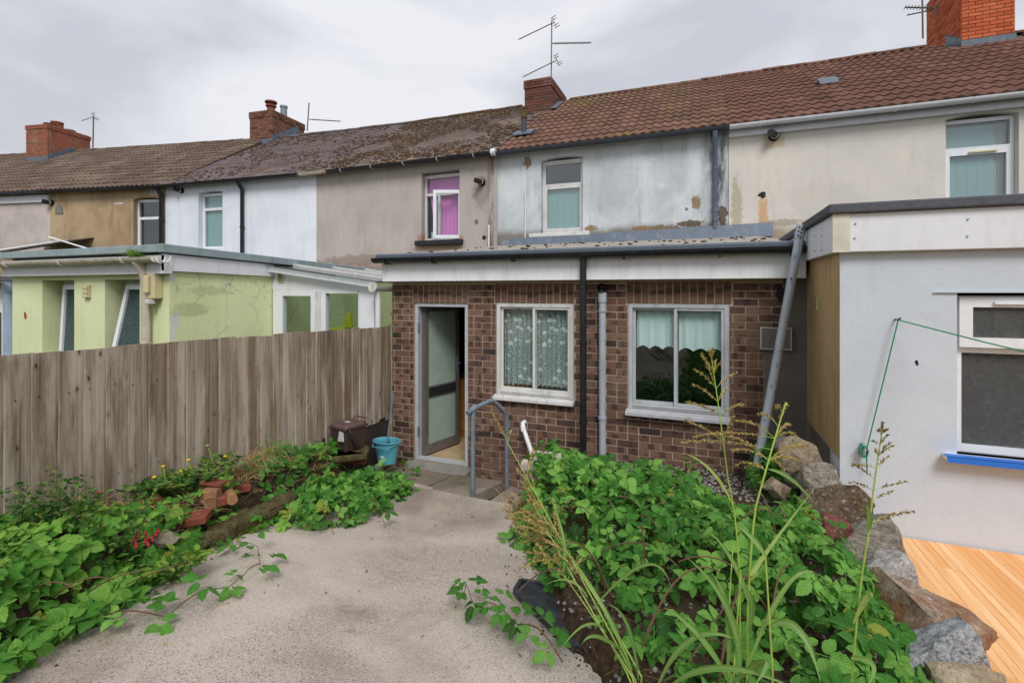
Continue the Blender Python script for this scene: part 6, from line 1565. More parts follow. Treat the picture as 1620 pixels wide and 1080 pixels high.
o = MB().tube([c + Vector((-0.09, 0.03, 0)), c + Vector((0.05, -0.06, 0.01))], 0.034, 14).build('clay_pipe', M_['terracotta2'], None, base=c); tag(o, 'short round clay pipe piece lying by the bricks', 'pipe')
lump('garden_stone', onZ(252, 856, -1.5), 0.13, 0.07, 0.05, M_['slab'], 'flat grey stone beside the crimson flowers', 'stone', 55, rot=0.6)
lump('garden_stone', onZ(825, 800, -1.95), 0.09, 0.1, 0.07, M_['slab'], 'brown stone at the corner of the path and the raised bed', 'stone', 57)
# black plastic sheet
bp = [onZ(*p, -1.70) for p in ((815, 938), (822, 922), (868, 924), (935, 1000), (905, 1008))]
V = []; zz = [z_path(p.y) for p in bp]
tr_ = thing('plastic_tray', bp[0], 'black plastic tray lying at the edge of the path', 'tray')
base_ = [Vector((p.x, p.y, z_path(p.y) + 0.02)) for p in [onZ(815, 938, -1.72), onZ(824, 922, -1.74), onZ(885, 924, -1.72), onZ(962, 1004, -1.60), onZ(912, 1012, -1.60)]]
m = MB(); n = len(base_)
topv = [p + Vector((0, 0, 0.012)) for p in base_]
m.add([p for p in base_] + topv, [tuple(range(n))[::-1], tuple(range(n, 2 * n))] + [(i, (i + 1) % n, n + (i + 1) % n, n + i) for i in range(n)]); m.build('sheet', M_['tray'], tr_)
for a, b in ((0, 4), (0, 1), (1, 2)):
    m = MB(); p, q = base_[a], base_[b]; dn = (q - p).normalized(); sd = Vector((-dn.y, dn.x, 0)) * 0.012
    m.hexa([p - sd, p + sd, q + sd, q - sd, p - sd + Vector((0, 0, 0.024)), p + sd + Vector((0, 0, 0.024)), q + sd + Vector((0, 0, 0.024)), q - sd + Vector((0, 0, 0.024))]); m.build('rim', M_['tray'], tr_)
# ------------------------------------------------------------------ plants
def onpath(px, py, up=0.0):
    r = ray(px, py); k = (-2.02 + up + 0.16 * 4.35) / (r.z + 0.16 * r.y); return r * k
def leaflet(width=0.62, fold=0.22, droop=0.25, teeth=True, n=9, seed=0):
    r = random.Random(seed); V, U, F = [], [], []
    for i in range(n + 1):
        v = i / n; hw = 0.5 * width * (math.sin(math.pi * min(1, v * 0.94 + 0.05) ** 0.82)) ** 0.9
        if i == n: hw = 0.0
        if teeth and 0 < i < n: hw *= (1.07 if i % 2 else 0.92)
        z = -droop * v * v
        V += [(-hw, v, z + fold * hw + r.uniform(-0.02, 0.02)), (0, v, z), (hw, v, z + fold * hw + r.uniform(-0.02, 0.02))]
        U += [(0.5 - hw / width * 0.98, v), (0.5, v), (0.5 + hw / width * 0.98, v)]
    for i in range(n):
        a = 3 * i
        if i == n - 1: F += [(a, a + 1, a + 4), (a + 1, a + 2, a + 4)]
        else: F += [(a, a + 1, a + 4, a + 3), (a + 1, a + 2, a + 5, a + 4)]
    return np.array(V), np.array(U), F
def compound(kind, seed):
    r = random.Random(seed); Vs, Us, Fs, k = [], [], [], 0
    if kind == 3: sp = [(0, 0.25, 1.0, 0.0), (-70, 0.0, 0.85, 0.06), (70, 0.0, 0.85, 0.06)]
    elif kind == 5: sp = [(0, 0.25, 1.0, 0.0), (-52, 0.02, 0.9, 0.05), (52, 0.02, 0.9, 0.05), (-112, 0, 0.62, 0.05), (112, 0, 0.62, 0.05)]
    else: sp = [(0, 0.0, 1.0, 0.0)]
    for ang, off, sc, sd in sp:
        V, U, F = leaflet(r.uniform(0.62, 0.76), r.uniform(0.1, 0.35), r.uniform(0.08, 0.42), True, 9, r.randrange(999))
        a = rad(-ang + r.uniform(-9, 9)); tl = rad(r.uniform(-18, 14)); V = V * sc * r.uniform(0.9, 1.08)
        M = Matrix.Translation((math.sin(-a) * 0.05, off, 0)) @ Matrix.Rotation(a, 4, 'Z') @ Matrix.Translation((0, sd + 0.03, 0)) @ Matrix.Rotation(tl, 4, 'X') @ Matrix.Rotation(rad(r.uniform(-22, 22)), 4, 'Y')
        A = np.array(M); V = V @ A[:3, :3].T + A[:3, 3]
        Vs.append(V); Us.append(U); Fs += [tuple(i + k for i in f) for f in F]; k += len(V)
    # petiole
    P = [(-0.012, -0.45, -0.10), (0.012, -0.45, -0.10), (0.012, 0.27, 0.0), (-0.012, 0.27, 0.0)]
    Vs.append(np.array(P)); Us.append(np.array([(0.5, 0.5)] * 4)); Fs.append((k, k + 1, k + 2, k + 3))
    return Tm(np.concatenate(Vs), Fs, np.concatenate(Us), True)
LEAVES = [compound(3, 1), compound(3, 2), compound(5, 3), compound(3, 4), compound(5, 5), compound(3, 6)]
SINGLE = [Tm(*(lambda t: (t[0], t[2], t[1]))(leaflet(w_, f_, d_, False, 4, s_)), True) for w_, f_, d_, s_ in ((0.42, 0.3, 0.2, 1), (0.5, 0.2, 0.35, 2), (0.36, 0.4, 0.1, 3))]
def leafmat(p, nrm, size, r, spread=0.5):
    n = (Vector(nrm) + Vector((r.gauss(0, spread), r.gauss(0, spread), r.gauss(0, spread * 0.5)))).normalized()
    q = Vector((0, 0, 1)).rotation_difference(n).to_matrix().to_4x4()
    return Matrix.Translation(p) @ q @ Matrix.Rotation(r.uniform(0, 6.283), 4, 'Z') @ Matrix.Diagonal((size, size, size, 1))
def canopy(h, dens, x0, x1, y0, y1, ground, n, size, seed, layers=2.6, spread=0.4, tintb=0.0):
    r = random.Random(seed); out = []
    for _ in range(n):
        x, y = r.uniform(x0, x1), r.uniform(y0, y1); hh = h(x, y)
        if hh <= 0.015 or r.random() > dens(x, y): continue
        e = 0.06; gx = (h(x + e, y) - h(x - e, y)) / (2 * e); gy = (h(x, y + e) - h(x, y - e)) / (2 * e)
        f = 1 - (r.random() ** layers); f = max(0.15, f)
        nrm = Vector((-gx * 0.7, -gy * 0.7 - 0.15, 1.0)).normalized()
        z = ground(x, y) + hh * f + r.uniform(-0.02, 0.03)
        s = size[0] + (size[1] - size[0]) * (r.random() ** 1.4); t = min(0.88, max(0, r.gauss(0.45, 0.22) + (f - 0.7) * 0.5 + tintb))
        if r.random() < 0.012: t = 1.0
        out.append((leafmat(Vector((x, y, z)), nrm, s, r, spread), r.randrange(len(LEAVES)), t))
    return out
def canes(parent, pts_list, mat, r0=0.004, name='cane'):
    for P in pts_list: MB().tube(P, [r0 * (1 - 0.5 * i / len(P)) for i in range(len(P))], 6).build(name, mat, parent, smooth=True)
def bez(a, b, c, n=10): a, b, c = Vector(a), Vector(b), Vector(c); return [a.lerp(b, i / n).lerp(b.lerp(c, i / n), i / n) for i in range(n + 1)]
nz = lambda x, y, s, o=0: mnoise.noise(Vector((x * s + o, y * s, o * 1.7)))

# right bed
def hR(x, y):
    e = x - xr(min(y, 4.45)) + 0.14 * nz(x, y, 2.2, 3)
    bl_ = 4.45 - 0.55 * sm(-0.6, 0.15, x) - 0.15 * nz(x, y, 3, 5); back = 1 - sm(bl_ - 0.3, bl_, y)
    far = sm(2.45, 2.85, y + 0.25 * nz(x, y, 1.7, 8) + 0.35 * sm(-0.1, 0.5, x))
    b = 0.10 + 0.19 * far
    rl = 0.80 - 0.12 * sm(3.0, 4.3, y)
    k = sm(-0.20, 0.14, e) * (1 - sm(rl - 0.18, rl + 0.06, x)) * back
    if e < 0.22 and 2.0 < y < 2.95: k *= 0.15          # the tray keeps this corner clear
    return max(0, b * k * (1 + 0.45 * nz(x, y, 1.9, 1)))
def dR(x, y):
    far = sm(2.35, 2.75, y + 0.25 * nz(x, y, 1.7, 8) + 0.5 * sm(0.0, 0.5, x))
    near = 0.35 + 0.6 * sm(-0.2, 0.15, nz(x, y, 2.4, 6))
    if y < 1.2: return 0.75
    return max(far, near * 0.75)
gR = lambda x, y: z_soil(x, y)
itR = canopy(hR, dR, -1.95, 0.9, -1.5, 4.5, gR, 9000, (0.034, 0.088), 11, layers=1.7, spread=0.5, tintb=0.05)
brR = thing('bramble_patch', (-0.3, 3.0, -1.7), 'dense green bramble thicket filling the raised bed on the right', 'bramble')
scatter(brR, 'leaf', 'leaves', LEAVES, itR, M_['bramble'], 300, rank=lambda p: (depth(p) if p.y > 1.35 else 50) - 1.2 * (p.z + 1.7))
rc = random.Random(31)
cn = []
for _ in range(34):
    x, y = rc.uniform(-0.9, 0.5), rc.uniform(1.7, 3.6); 
    if hR(x, y) < 0.05: continue
    a = rc.uniform(0, 6.28); L = rc.uniform(0.2, 0.5); z = z_soil(x, y)
    cn.append(bez((x, y, z), (x + math.cos(a) * L * 0.4, y + math.sin(a) * L * 0.4, z + rc.uniform(0.3, 0.5)), (x + math.cos(a) * L, y + math.sin(a) * L, z + rc.uniform(0.1, 0.3)), 8))
for px, py, px2, py2, d in ((890, 850, 905, 905, 2.75), (1015, 830, 1018, 940, 2.45), (1150, 950, 1110, 1010, 2.1)):
    cn.append(bez(pd(px, py, d), pd((px + px2) / 2 + 6, (py + py2) / 2, d - 0.03), pd(px2, py2, d), 8))
canes(brR, cn, M_['stem_brown'], 0.005)
# fallen straw and twigs on the bare soil
tw = MB(); rt2 = random.Random(77)
for _ in range(420):
    y = rt2.uniform(1.3, 3.0); x = rt2.uniform(xr(y), 0.7); a = rt2.uniform(0, 6.28); L = rt2.uniform(0.03, 0.14); z = z_soil(x, y) + 0.008
    c = Vector((x, y, z)); dv = Vector((math.cos(a) * L, math.sin(a) * L, rt2.uniform(-0.01, 0.02))); tw.tube([c, c + dv * 0.5 + Vector((0, 0, 0.006)), c + dv], 0.0016, 4, False)
tag(tw.build('plant_litter', M_['stem_brown'], None), 'dry brown twigs littering the bare soil', 'litter', kind='stuff')

def runner(name, label, pts, nleaf, size, seed, mat=None, up=0.02, lift=0.05, group=None, proj=onpath):
    r = random.Random(seed); P = [proj(*p) for p in pts]
    t = thing(name, P[0], label, 'bramble', group)
    C = []
    for i in range(len(P) - 1):
        for k in range(4):
            f = k / 4; p = P[i].lerp(P[i + 1], f); p.z += up + lift * abs(math.sin((i + f) * 1.7)); C.append(p)
    e = P[-1].copy(); e.z += up; C.append(e)
    MB().tube(C, [0.0045 * (1 - 0.6 * i / len(C)) for i in range(len(C))], 6).build('cane', M_['stem_brown'], t, smooth=True)
    it = []
    for i in range(nleaf):
        f = (i + 0.5) / nleaf * (len(C) - 1.01); k = int(f); p = C[k].lerp(C[k + 1], f - k); dv = (C[k + 1] - C[k]).normalized(); sd = dv.cross(Vector((0, 0, 1))) * (1 if i % 2 else -1)
        q = p + sd * size * r.uniform(0.5, 0.9) + Vector((0, 0, r.uniform(0.0, 0.05)))
        ang = math.atan2(sd.y, sd.x) - math.pi / 2
        M = Matrix.Translation(q) @ Matrix.Rotation(ang + r.uniform(-0.6, 0.6), 4, 'Z') @ Matrix.Rotation(r.uniform(-0.35, 0.3), 4, 'X') @ Matrix.Rotation(r.uniform(-0.4, 0.4), 4, 'Y') @ Matrix.Diagonal([size * r.uniform(0.75, 1.1)] * 3 + [1])
        it.append((M, r.randrange(len(LEAVES)), min(1, max(0, r.gauss(0.4, 0.2)))))
    scatter(t, 'leaf', 'leaves', LEAVES, it, mat or M_['bramble'], 60)
    return t
runner('bramble_runner', 'bramble runner curling over the concrete at the lower left', [(40, 1035), (110, 1000), (170, 985), (225, 990), (275, 980), (330, 950), (385, 925), (412, 905), (408, 880), (370, 868)], 19, 0.082, 5)
runner('bramble_runner', 'bramble runner creeping onto the path beside the black tray', [(890, 1065), (850, 1030), (810, 1000), (770, 985), (745, 970), (735, 950)], 15, 0.07, 6, up=0.05, lift=0.06)
runner('bramble_runner', 'short bramble shoot on the path below the left thicket', [(520, 800), (512, 820), (500, 838), (490, 850)], 7, 0.068, 7)
runner('bramble_runner', 'small bramble shoot nearest the middle of the path', [(575, 790), (585, 805), (590, 815), (610, 838)], 7, 0.07, 8)
runner('bramble_runner', 'bramble shoot reaching toward the paving slabs', [(590, 775), (620, 765), (640, 755), (655, 748)], 8, 0.07, 9)

# left thicket by the slab
A0 = onZ(545, 770, -1.62)
AB = [(onZ(548, 775, -1.66), 0.34, 0.22), (onZ(500, 790, -1.66), 0.26, 0.16), (onZ(595, 752, -1.75), 0.30, 0.24), (onZ(470, 770, -1.58), 0.2, 0.10), (onZ(620, 760, -1.85), 0.2, 0.12), (onZ(530, 745, -1.62), 0.3, 0.2)]
def hA(x, y):
    b = 0
    for c, R, H in AB:
        d2 = ((x - c.x) / R) ** 2 + ((y - c.y) / (R * 1.2)) ** 2
        if d2 < 1: b = max(b, H * (1 - d2) ** 0.5)
    return max(0, b * (1 + 0.7 * nz(x, y, 3.4, 4)))
gA = lambda x, y: max(z_soil(x, y), z_path(y)) - 0.0
itA = canopy(hA, lambda x, y: 1, A0.x - 0.9, A0.x + 0.9, A0.y - 1.0, A0.y + 1.2, gA, 2000, (0.036, 0.086), 21, layers=1.8, spread=0.45, tintb=0.08)
_rA = random.Random(23)
for _ in range(170):
    y = _rA.uniform(2.95, 4.15); x = xl(y) + _rA.uniform(-0.22, 0.10); z = max(z_soil(x, y), z_path(y)) + _rA.uniform(0.015, 0.12)
    itA.append((leafmat(Vector((x, y, z)), (0.5, -0.3, 0.8), _rA.uniform(0.04, 0.08), _rA, 0.35), _rA.randrange(len(LEAVES)), min(0.88, max(0.1, _rA.gauss(0.5, 0.2)))))
brA = thing('bramble_patch', (A0.x, A0.y, z_path(A0.y)), 'sprawling bramble clump between the mossy slab and the path', 'bramble')
scatter(brA, 'leaf', 'leaves', LEAVES, itA, M_['bramble'], 220, rank=lambda p: depth(p) - 1.5 * (p.z + 1.7))
canes(brA, [bez((A0.x + 0.1 * i - 0.2, A0.y - 0.2 + 0.1 * i, z_path(A0.y)), (A0.x + 0.1 * i, A0.y - 0.3, -1.5), (A0.x + 0.25, A0.y - 0.4 + 0.2 * i, z_path(A0.y) + 0.05), 8) for i in range(5)], M_['stem_brown'])
# small growth along the kerb
def strip_leaves(name, label, pts, n, size, seed, mat, z=-1.58, w=0.12, hgt=0.12):
    r = random.Random(seed); P = [onZ(a, b, z) for a, b in pts]; it = []
    t = thing(name, P[0], label, 'bramble')
    for _ in range(n):
        f = r.random() * (len(P) - 1); i = int(f); p = P[i].lerp(P[i + 1], f - i) + Vector((r.gauss(0, w * 0.5), r.gauss(0, w * 0.5), 0))
        p.z = max(z_soil(p.x, p.y), z_path(p.y)) + r.uniform(0.01, hgt)
        it.append((leafmat(p, (0.15, -0.3, 1), r.uniform(*size), r, 0.35), r.randrange(len(LEAVES)), min(1, max(0, r.gauss(0.55, 0.2)))))
    scatter(t, 'leaf', 'leaves', LEAVES, it, mat, 80)
    MB().tube([p + Vector((0, 0, 0.03)) for p in P], 0.004, 6).build('cane', M_['stem_brown'], t)
    return t
strip_leaves('bramble_shoot', 'bright bramble sprigs lapping over the mossy kerb', [(350, 830), (385, 818), (420, 815), (450, 800)], 24, (0.05, 0.075), 41, M_['bramble2'], -1.66)
strip_leaves('bramble_shoot', 'low bramble sprigs on the path side of the kerb', [(215, 905), (250, 890), (300, 870), (340, 850)], 12, (0.04, 0.055), 42, M_['bramble'], -1.64)
# near left thicket
B0 = onZ(75, 930, -1.32)
def hB(x, y):
    e = xl(y) - x + 0.10 * nz(x, y, 2.5, 2)
    k = sm(-0.16, 0.12, e) * sm(2.1, 1.65, y) if y > 0 else sm(-0.16, 0.12, e)
    k *= 1 - 0.75 * sm(0.55, 0.9, e)
    return 0.13 * k * (1 + 0.4 * nz(x, y, 2.2, 9))
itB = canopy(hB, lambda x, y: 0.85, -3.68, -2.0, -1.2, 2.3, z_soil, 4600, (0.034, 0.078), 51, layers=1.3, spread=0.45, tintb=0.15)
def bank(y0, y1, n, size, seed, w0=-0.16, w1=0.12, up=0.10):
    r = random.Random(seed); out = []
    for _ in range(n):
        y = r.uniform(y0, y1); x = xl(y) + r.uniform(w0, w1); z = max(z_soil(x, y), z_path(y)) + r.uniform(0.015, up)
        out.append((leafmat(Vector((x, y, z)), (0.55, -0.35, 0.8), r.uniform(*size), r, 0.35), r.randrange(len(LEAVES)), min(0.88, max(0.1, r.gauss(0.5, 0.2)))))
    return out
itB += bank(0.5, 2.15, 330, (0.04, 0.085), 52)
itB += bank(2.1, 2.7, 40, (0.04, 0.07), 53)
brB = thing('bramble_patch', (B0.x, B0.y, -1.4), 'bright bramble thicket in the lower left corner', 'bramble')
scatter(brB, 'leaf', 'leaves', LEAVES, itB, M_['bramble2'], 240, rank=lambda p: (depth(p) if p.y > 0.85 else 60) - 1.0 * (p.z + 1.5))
canes(brB, [bez(onZ(20 + 60 * i, 960 - 12 * i, -1.4), onZ(70 + 60 * i, 900, -1.2), onZ(120 + 60 * i, 930 - 14 * i, -1.3), 8) for i in range(4)], M_['stem_brown'])
# leaves at the foot of the white wall
def hW(x, y):
    d2 = ((x - 0.62) / 0.26) ** 2 + ((y - 4.85) / 0.42) ** 2
    return 0.42 * (1 - d2) ** 0.5 if d2 < 1 else 0
itW = canopy(hW, lambda x, y: 1, 0.3, 0.9, 4.4, 5.2, z_soil, 330, (0.055, 0.085), 61, tintb=-0.1)
brW = thing('bramble_patch', (0.62, 4.85, -1.75), 'small bramble clump at the foot of the leaning pole', 'bramble')
scatter(brW, 'leaf', 'leaves', LEAVES, itW, M_['bramble'], 90)
# pale feathery weed
def weed(name, label, c, n, R, H, size, mat, seed, tms=SINGLE, up=0.6, stems=6, cat='weed'):
    r = random.Random(seed); t = thing(name, c, label, cat); it = []
    for s in range(stems):
        a = r.uniform(0, 6.28); tip = Vector(c) + Vector((math.cos(a) * R * r.uniform(0.4, 1), math.sin(a) * R * r.uniform(0.4, 1), H * r.uniform(0.6, 1)))
        P = bez(c, (c[0] + (tip.x - c[0]) * 0.3, c[1] + (tip.y - c[1]) * 0.3, c[2] + (tip.z - c[2]) * 0.7), tip, 8)
        MB().tube(P, [0.003 * (1 - 0.06 * i) for i in range(9)], 5).build('stem', M_['stem'], t)
        for k in range(n):
            f = r.uniform(0.15, 1.0); i = min(7, int(f * 8)); p = P[i].lerp(P[i + 1], f * 8 - i)
            aa = r.uniform(0, 6.28); d3 = Vector((math.cos(aa), math.sin(aa), up * r.uniform(0.2, 1.2))).normalized()
            q = Vector((0, 1, 0)).rotation_difference(d3).to_matrix().to_4x4()
            it.append((Matrix.Translation(p) @ q @ Matrix.Rotation(r.uniform(-0.6, 0.6), 4, 'Y') @ Matrix.Diagonal([size * r.uniform(0.6, 1.15)] * 3 + [1]), r.randrange(len(tms)), r.random()))
    joined('leaves', tms, it, mat, t)
    return t
p = onZ(1215, 775, -1.68); weed('fern_weed', 'pale yellow green weed at the foot of the leaning pole', p, 26, 0.28, 0.16, 0.05, M_['weedleaf'], 71, up=0.35, stems=9)
p = onZ(270, 912, -1.58); weed('leafy_weed', 'lettuce green weed rosette on the path side of the kerb', p, 9, 0.16, 0.09, 0.085, M_['weedleaf'], 72, up=0.5, stems=9)
p = onZ(295, 900, -1.58); weed('leafy_weed', 'second lettuce green weed, right of the rosette by the kerb', p, 8, 0.12, 0.08, 0.07, M_['weedleaf'], 73, up=0.5, stems=7)
p = onZ(790, 752, -2.2); weed('wall_weed', 'little weed growing at the wall foot behind the handrail', p, 8, 0.08, 0.14, 0.03, M_['smallleaf'], 74)
p = onZ(1090, 748, -1.7); weed('wall_weed', 'small upright weed at the back of the right bed', p, 8, 0.1, 0.16, 0.035, M_['smallleaf'], 75)
p = onZ(930, 760, -1.5); weed('wall_weed', 'fine leaved weed pushing through the bramble thicket', p, 26, 0.22, 0.16, 0.022, M_['smallleaf'], 76, stems=10)
p = onZ(640, 742, -2.15); weed('wall_weed', 'little green weed beside the turquoise bucket', p, 7, 0.06, 0.14, 0.03, M_['weedleaf'], 78)
# fuchsia
fc = onZ(130, 850, -1.38); fu = thing('fuchsia_bush', fc, 'low fuchsia shrub with crimson flowers against the fence', 'shrub')
rf = random.Random(81); itF = []; flw = []
for s in range(46):
    bx = onZ(rf.uniform(10, 250), rf.uniform(850, 885), -1.40); bx.x = min(max(bx.x, -3.6), -2.6)
    bx.z = z_soil(bx.x, bx.y)
    h_ = rf.uniform(0.12, 0.30) * (1.35 if rf.random() < 0.12 else 1); tip = bx + Vector((rf.gauss(0.05, 0.1), rf.gauss(0, 0.1), h_))
    P = bez(bx, bx.lerp(tip, 0.5) + Vector((0, 0, 0.05)), tip, 8)
    if s % 3 == 0: MB().tube(P, [0.0035 * (1 - 0.07 * i) for i in range(9)], 5).build('stem', M_['stem_brown'], fu)
    for k in range(34):
        f = rf.uniform(0.1, 1.0); i = min(7, int(f * 8)); p = P[i].lerp(P[i + 1], f * 8 - i) + Vector((rf.gauss(0, 0.02), rf.gauss(0, 0.02), rf.gauss(0, 0.012)))
        aa = rf.uniform(0, 6.28); d3 = Vector((math.cos(aa), math.sin(aa), rf.uniform(-0.1, 0.8))).normalized(); q = Vector((0, 1, 0)).rotation_difference(d3).to_matrix().to_4x4()
        itF.append((Matrix.Translation(p) @ q @ Matrix.Rotation(rf.uniform(-0.7, 0.7), 4, 'Y') @ Matrix.Diagonal([rf.uniform(0.022, 0.042)] * 3 + [1]), rf.randrange(3), rf.random()))
joined('leaves', SINGLE, itF, M_['smallleaf'], fu)
for px, py in ((158, 786), (166, 800), (152, 784), (90, 793), (85, 772), (168, 838), (160, 842), (172, 833), (214, 856), (222, 852), (228, 856), (235, 850), (219, 860), (232, 853), (242, 846), (246, 843), (255, 838), (226, 848), (210, 860)):
    p = onZ(px + rf.uniform(-7, 7), py + rf.uniform(-6, 6), -1.22 if py < 815 else -1.34); p.x = max(p.x, -3.62)
    m = MB().lathe((p.x, p.y, p.z), [(0.002, 0.014), (0.004, 0.008), (0.005, 0.0), (0.009, -0.007), (0.006, -0.012), (0.002, -0.02)], 7); m.build('flower', M_['flower_red'], fu, smooth=True)
# ragwort
for (px, py, tpx, tpy, lab) in ((243, 800, 244, 755, 'first from the left, below the second'), (262, 790, 258, 738, 'left of the tallest'), (290, 785, 287, 745, 'short one in the middle'), (302, 780, 298, 728, 'right of the middle'), (345, 770, 328, 705, 'tall, with unopened buds'), (362, 775, 356, 722, 'at the right end of the row')):
    c = onX(px, py, -3.5); c.z = z_soil(c.x, c.y); tip = onX(tpx, tpy, -3.5)
    t = thing('ragwort', c, 'yellow flowered weed by the fence, ' + lab, 'weed', 'yellow flowered weeds by the fence')
    P = bez(c, c.lerp(tip, 0.5) + Vector((0.03, 0, 0)), tip, 8); MB().tube(P, 0.003, 5).build('stem', M_['stem'], t); it = []
    for k in range(16):
        f = rf.uniform(0.05, 0.8); i = min(7, int(f * 8)); p = P[i]; aa = rf.uniform(0, 6.28); d3 = Vector((math.cos(aa), math.sin(aa), rf.uniform(0.1, 0.7))).normalized(); q = Vector((0, 1, 0)).rotation_difference(d3).to_matrix().to_4x4()
        it.append((Matrix.Translation(p) @ q @ Matrix.Diagonal([rf.uniform(0.05, 0.11) * (1 - 0.5 * f)] * 3 + [1]), rf.randrange(3), rf.random()))
    joined('leaves', SINGLE, it, M_['smallleaf'] if 'tall,' not in lab else M_['weedleaf'], t)
    MB().lathe((tip.x, tip.y, tip.z), [(0.004, -0.01), (0.012, 0.0), (0.014, 0.006), (0.007, 0.01)], 8).build('flower', M_['flower_yel'] if 'buds' not in lab else M_['stem'], t)
p = onX(315, 800, -3.45); p.z = z_soil(p.x, p.y); weed('leafy_weed', 'tangle of green weeds over the brick pile', p, 22, 0.4, 0.24, 0.06, M_['smallleaf'], 83, stems=18)
p = onX(265, 805, -3.5); p.z = z_soil(p.x, p.y); weed('leafy_weed', 'soft green weeds left of the brick pile', p, 20, 0.28, 0.2, 0.075, M_['smallleaf'], 84, stems=10)

# grass
def blade(a, b, c, w, lean=(0, 0, 1), n=14, peak=0.3):
    P = bez(a, b, c, n); V, F, U = [], [], []
    for i, p in enumerate(P):
        f = i / n; t = (P[min(n, i + 1)] - P[max(0, i - 1)]).normalized(); sd = t.cross(Vector(lean)).normalized(); up = sd.cross(t).normalized()
        ww = w * 0.5 * (min(1, 0.35 + f / peak * 0.65) if f < peak else max(0.02, 1 - ((f - peak) / (1 - peak)) ** 1.6))
        V += [p - sd * ww + up * ww * 0.45, p, p + sd * ww + up * ww * 0.45]; U += [(0, f), (0.5, f), (1, f)]
    for i in range(n): k = 3 * i; F += [(k, k + 1, k + 4, k + 3), (k + 1, k + 2, k + 5, k + 4)]
    return V, F, U
def add_blade(parent, a, b, c, w, tint, mat='grassleaf', lean=(0.2, -0.9, 0.35), name='leaf'):
    V, F, U = blade(a, b, c, w, lean)
    return new_mesh_obj(name, V, F, M_[mat], parent, True, tint=[tint] * len(V), uv=U)
def spikelets(m, P, r, n, L=0.013, spread=0.5):
    """seeds along a branch; m collects (V, F)"""
    for k in range(n):
        f = r.random() * (len(P) - 1); i = min(int(f), len(P) - 2); p = P[i].lerp(P[i + 1], f - i); t = (P[i + 1] - P[i]).normalized()
        d = (t + Vector((r.gauss(0, spread), r.gauss(0, spread), r.gauss(0, spread)))).normalized(); s = d.orthogonal().normalized() * L * 0.16; u = d.cross(s).normalized() * L * 0.16; l = L * r.uniform(0.7, 1.2)
        m.add([p, p + d * l * 0.45 + s, p + d * l * 0.45 + u, p + d * l * 0.45 - s, p + d * l * 0.45 - u, p + d * l], [(0, 2, 1), (0, 3, 2), (0, 4, 3), (0, 1, 4), (1, 2, 5), (2, 3, 5), (3, 4, 5), (4, 1, 5)])
def seedhead(parent, branches, seed, tintm='seed', dens=900, L=0.013):
    r = random.Random(seed); m = MB(); st = MB()
    for P in branches:
        P = [Vector(p) for p in P]; ln = sum((P[i + 1] - P[i]).length for i in range(len(P) - 1))
        st.tube(P, 0.0011, 4, False); spikelets(m, P[max(0, len(P) // 5):], r, int(ln * dens) + 3, L)
    s = new_mesh_obj('seed_head', m.V, m.F, M_[tintm], parent, False, tint=np.repeat([r.random() for _ in range(len(m.V) // 6)], 6)); s['kind'] = 'stuff'
    st.build('branchlets', M_['stem'], s)
def stalk(parent, P, r=0.0035, mat='stem', name='stem'): MB().tube(P, [r * (1 - 0.45 * i / len(P)) for i in range(len(P))], 7).build(name, M_[mat], parent, smooth=True)
def px_bez(a, b, c, n=10): return bez(pd(*a), pd(*b), pd(*c), n)
GG = 'tall grasses in the right bed'
def base_on(px, d):   # a foot on the soil at that depth and column
    r = ray(px, 460) * d; return Vector((r.x, r.y, z_soil(r.x, r.y) - 0.02))
# A: slim seed head in front of the right window
gA_ = thing('tall_grass', base_on(1168, 1.85), 'tall grass whose seed head stands before the right brick window', 'grass', GG)
f0 = base_on(1168, 1.85); P = bez(f0, pd(1178, 860, 1.88), pd(1152, 760, 1.95), 8) + bez(pd(1152, 760, 1.95), pd(1140, 660, 2.0), pd(1123, 550, 2.02), 10)[1:]
stalk(gA_, P); br = []
for (y0, tx, ty) in ((690, 1085, 665), (700, 1160, 660), (660, 1088, 636), (645, 1150, 615), (640, 1096, 608), (620, 1165, 590), (610, 1100, 585), (600, 1140, 575), (590, 1112, 565), (580, 1128, 552), (570, 1120, 556), (655, 1174, 640), (620, 1110, 560), (600, 1132, 570)):
    s_ = min(P[9:], key=lambda q: abs((HY - q.z / depth(q) * FPX) - y0)); e = pd(tx, ty, 2.0 + rf.uniform(-0.08, 0.1)); br.append(bez(s_, s_.lerp(e, 0.5) + Vector((0, 0, 0.02)), e, 6))
seedhead(gA_, br, 1, dens=520)
add_blade(gA_, pd(1160, 800, 1.92), pd(1130, 730, 1.9), pd(1080, 716, 1.95), 0.012, 0.8)
# B: thick drooping one leaning right
gB_ = thing('tall_grass', base_on(1182, 1.7), 'thick stemmed grass with drooping seed branches by the leaning pole', 'grass', GG)
f0 = base_on(1182, 1.7); P = bez(f0, pd(1180, 900, 1.72), pd(1196, 800, 1.78), 8) + bez(pd(1196, 800, 1.78), pd(1212, 740, 1.8), pd(1243, 636, 1.86), 10)[1:]
stalk(gB_, P, 0.0045); br = []
for (y0, tx, ty) in ((712, 1078, 700), (700, 1100, 690), (690, 1165, 665), (720, 1150, 690), (730, 1160, 712), (700, 1250, 672), (690, 1260, 690), (720, 1262, 730), (740, 1180, 740), (670, 1245, 640), (660, 1228, 645), (680, 1200, 655), (735, 1240, 745), (745, 1165, 735), (730, 1270, 705)):
    s_ = min(P[9:], key=lambda q: abs((HY - q.z / depth(q) * FPX) - y0)); e = pd(tx, ty, 1.85 + rf.uniform(-0.08, 0.12)); br.append(bez(s_, s_.lerp(e, 0.55) + Vector((0, 0, 0.035)), e, 7))
seedhead(gB_, br, 2, dens=560)
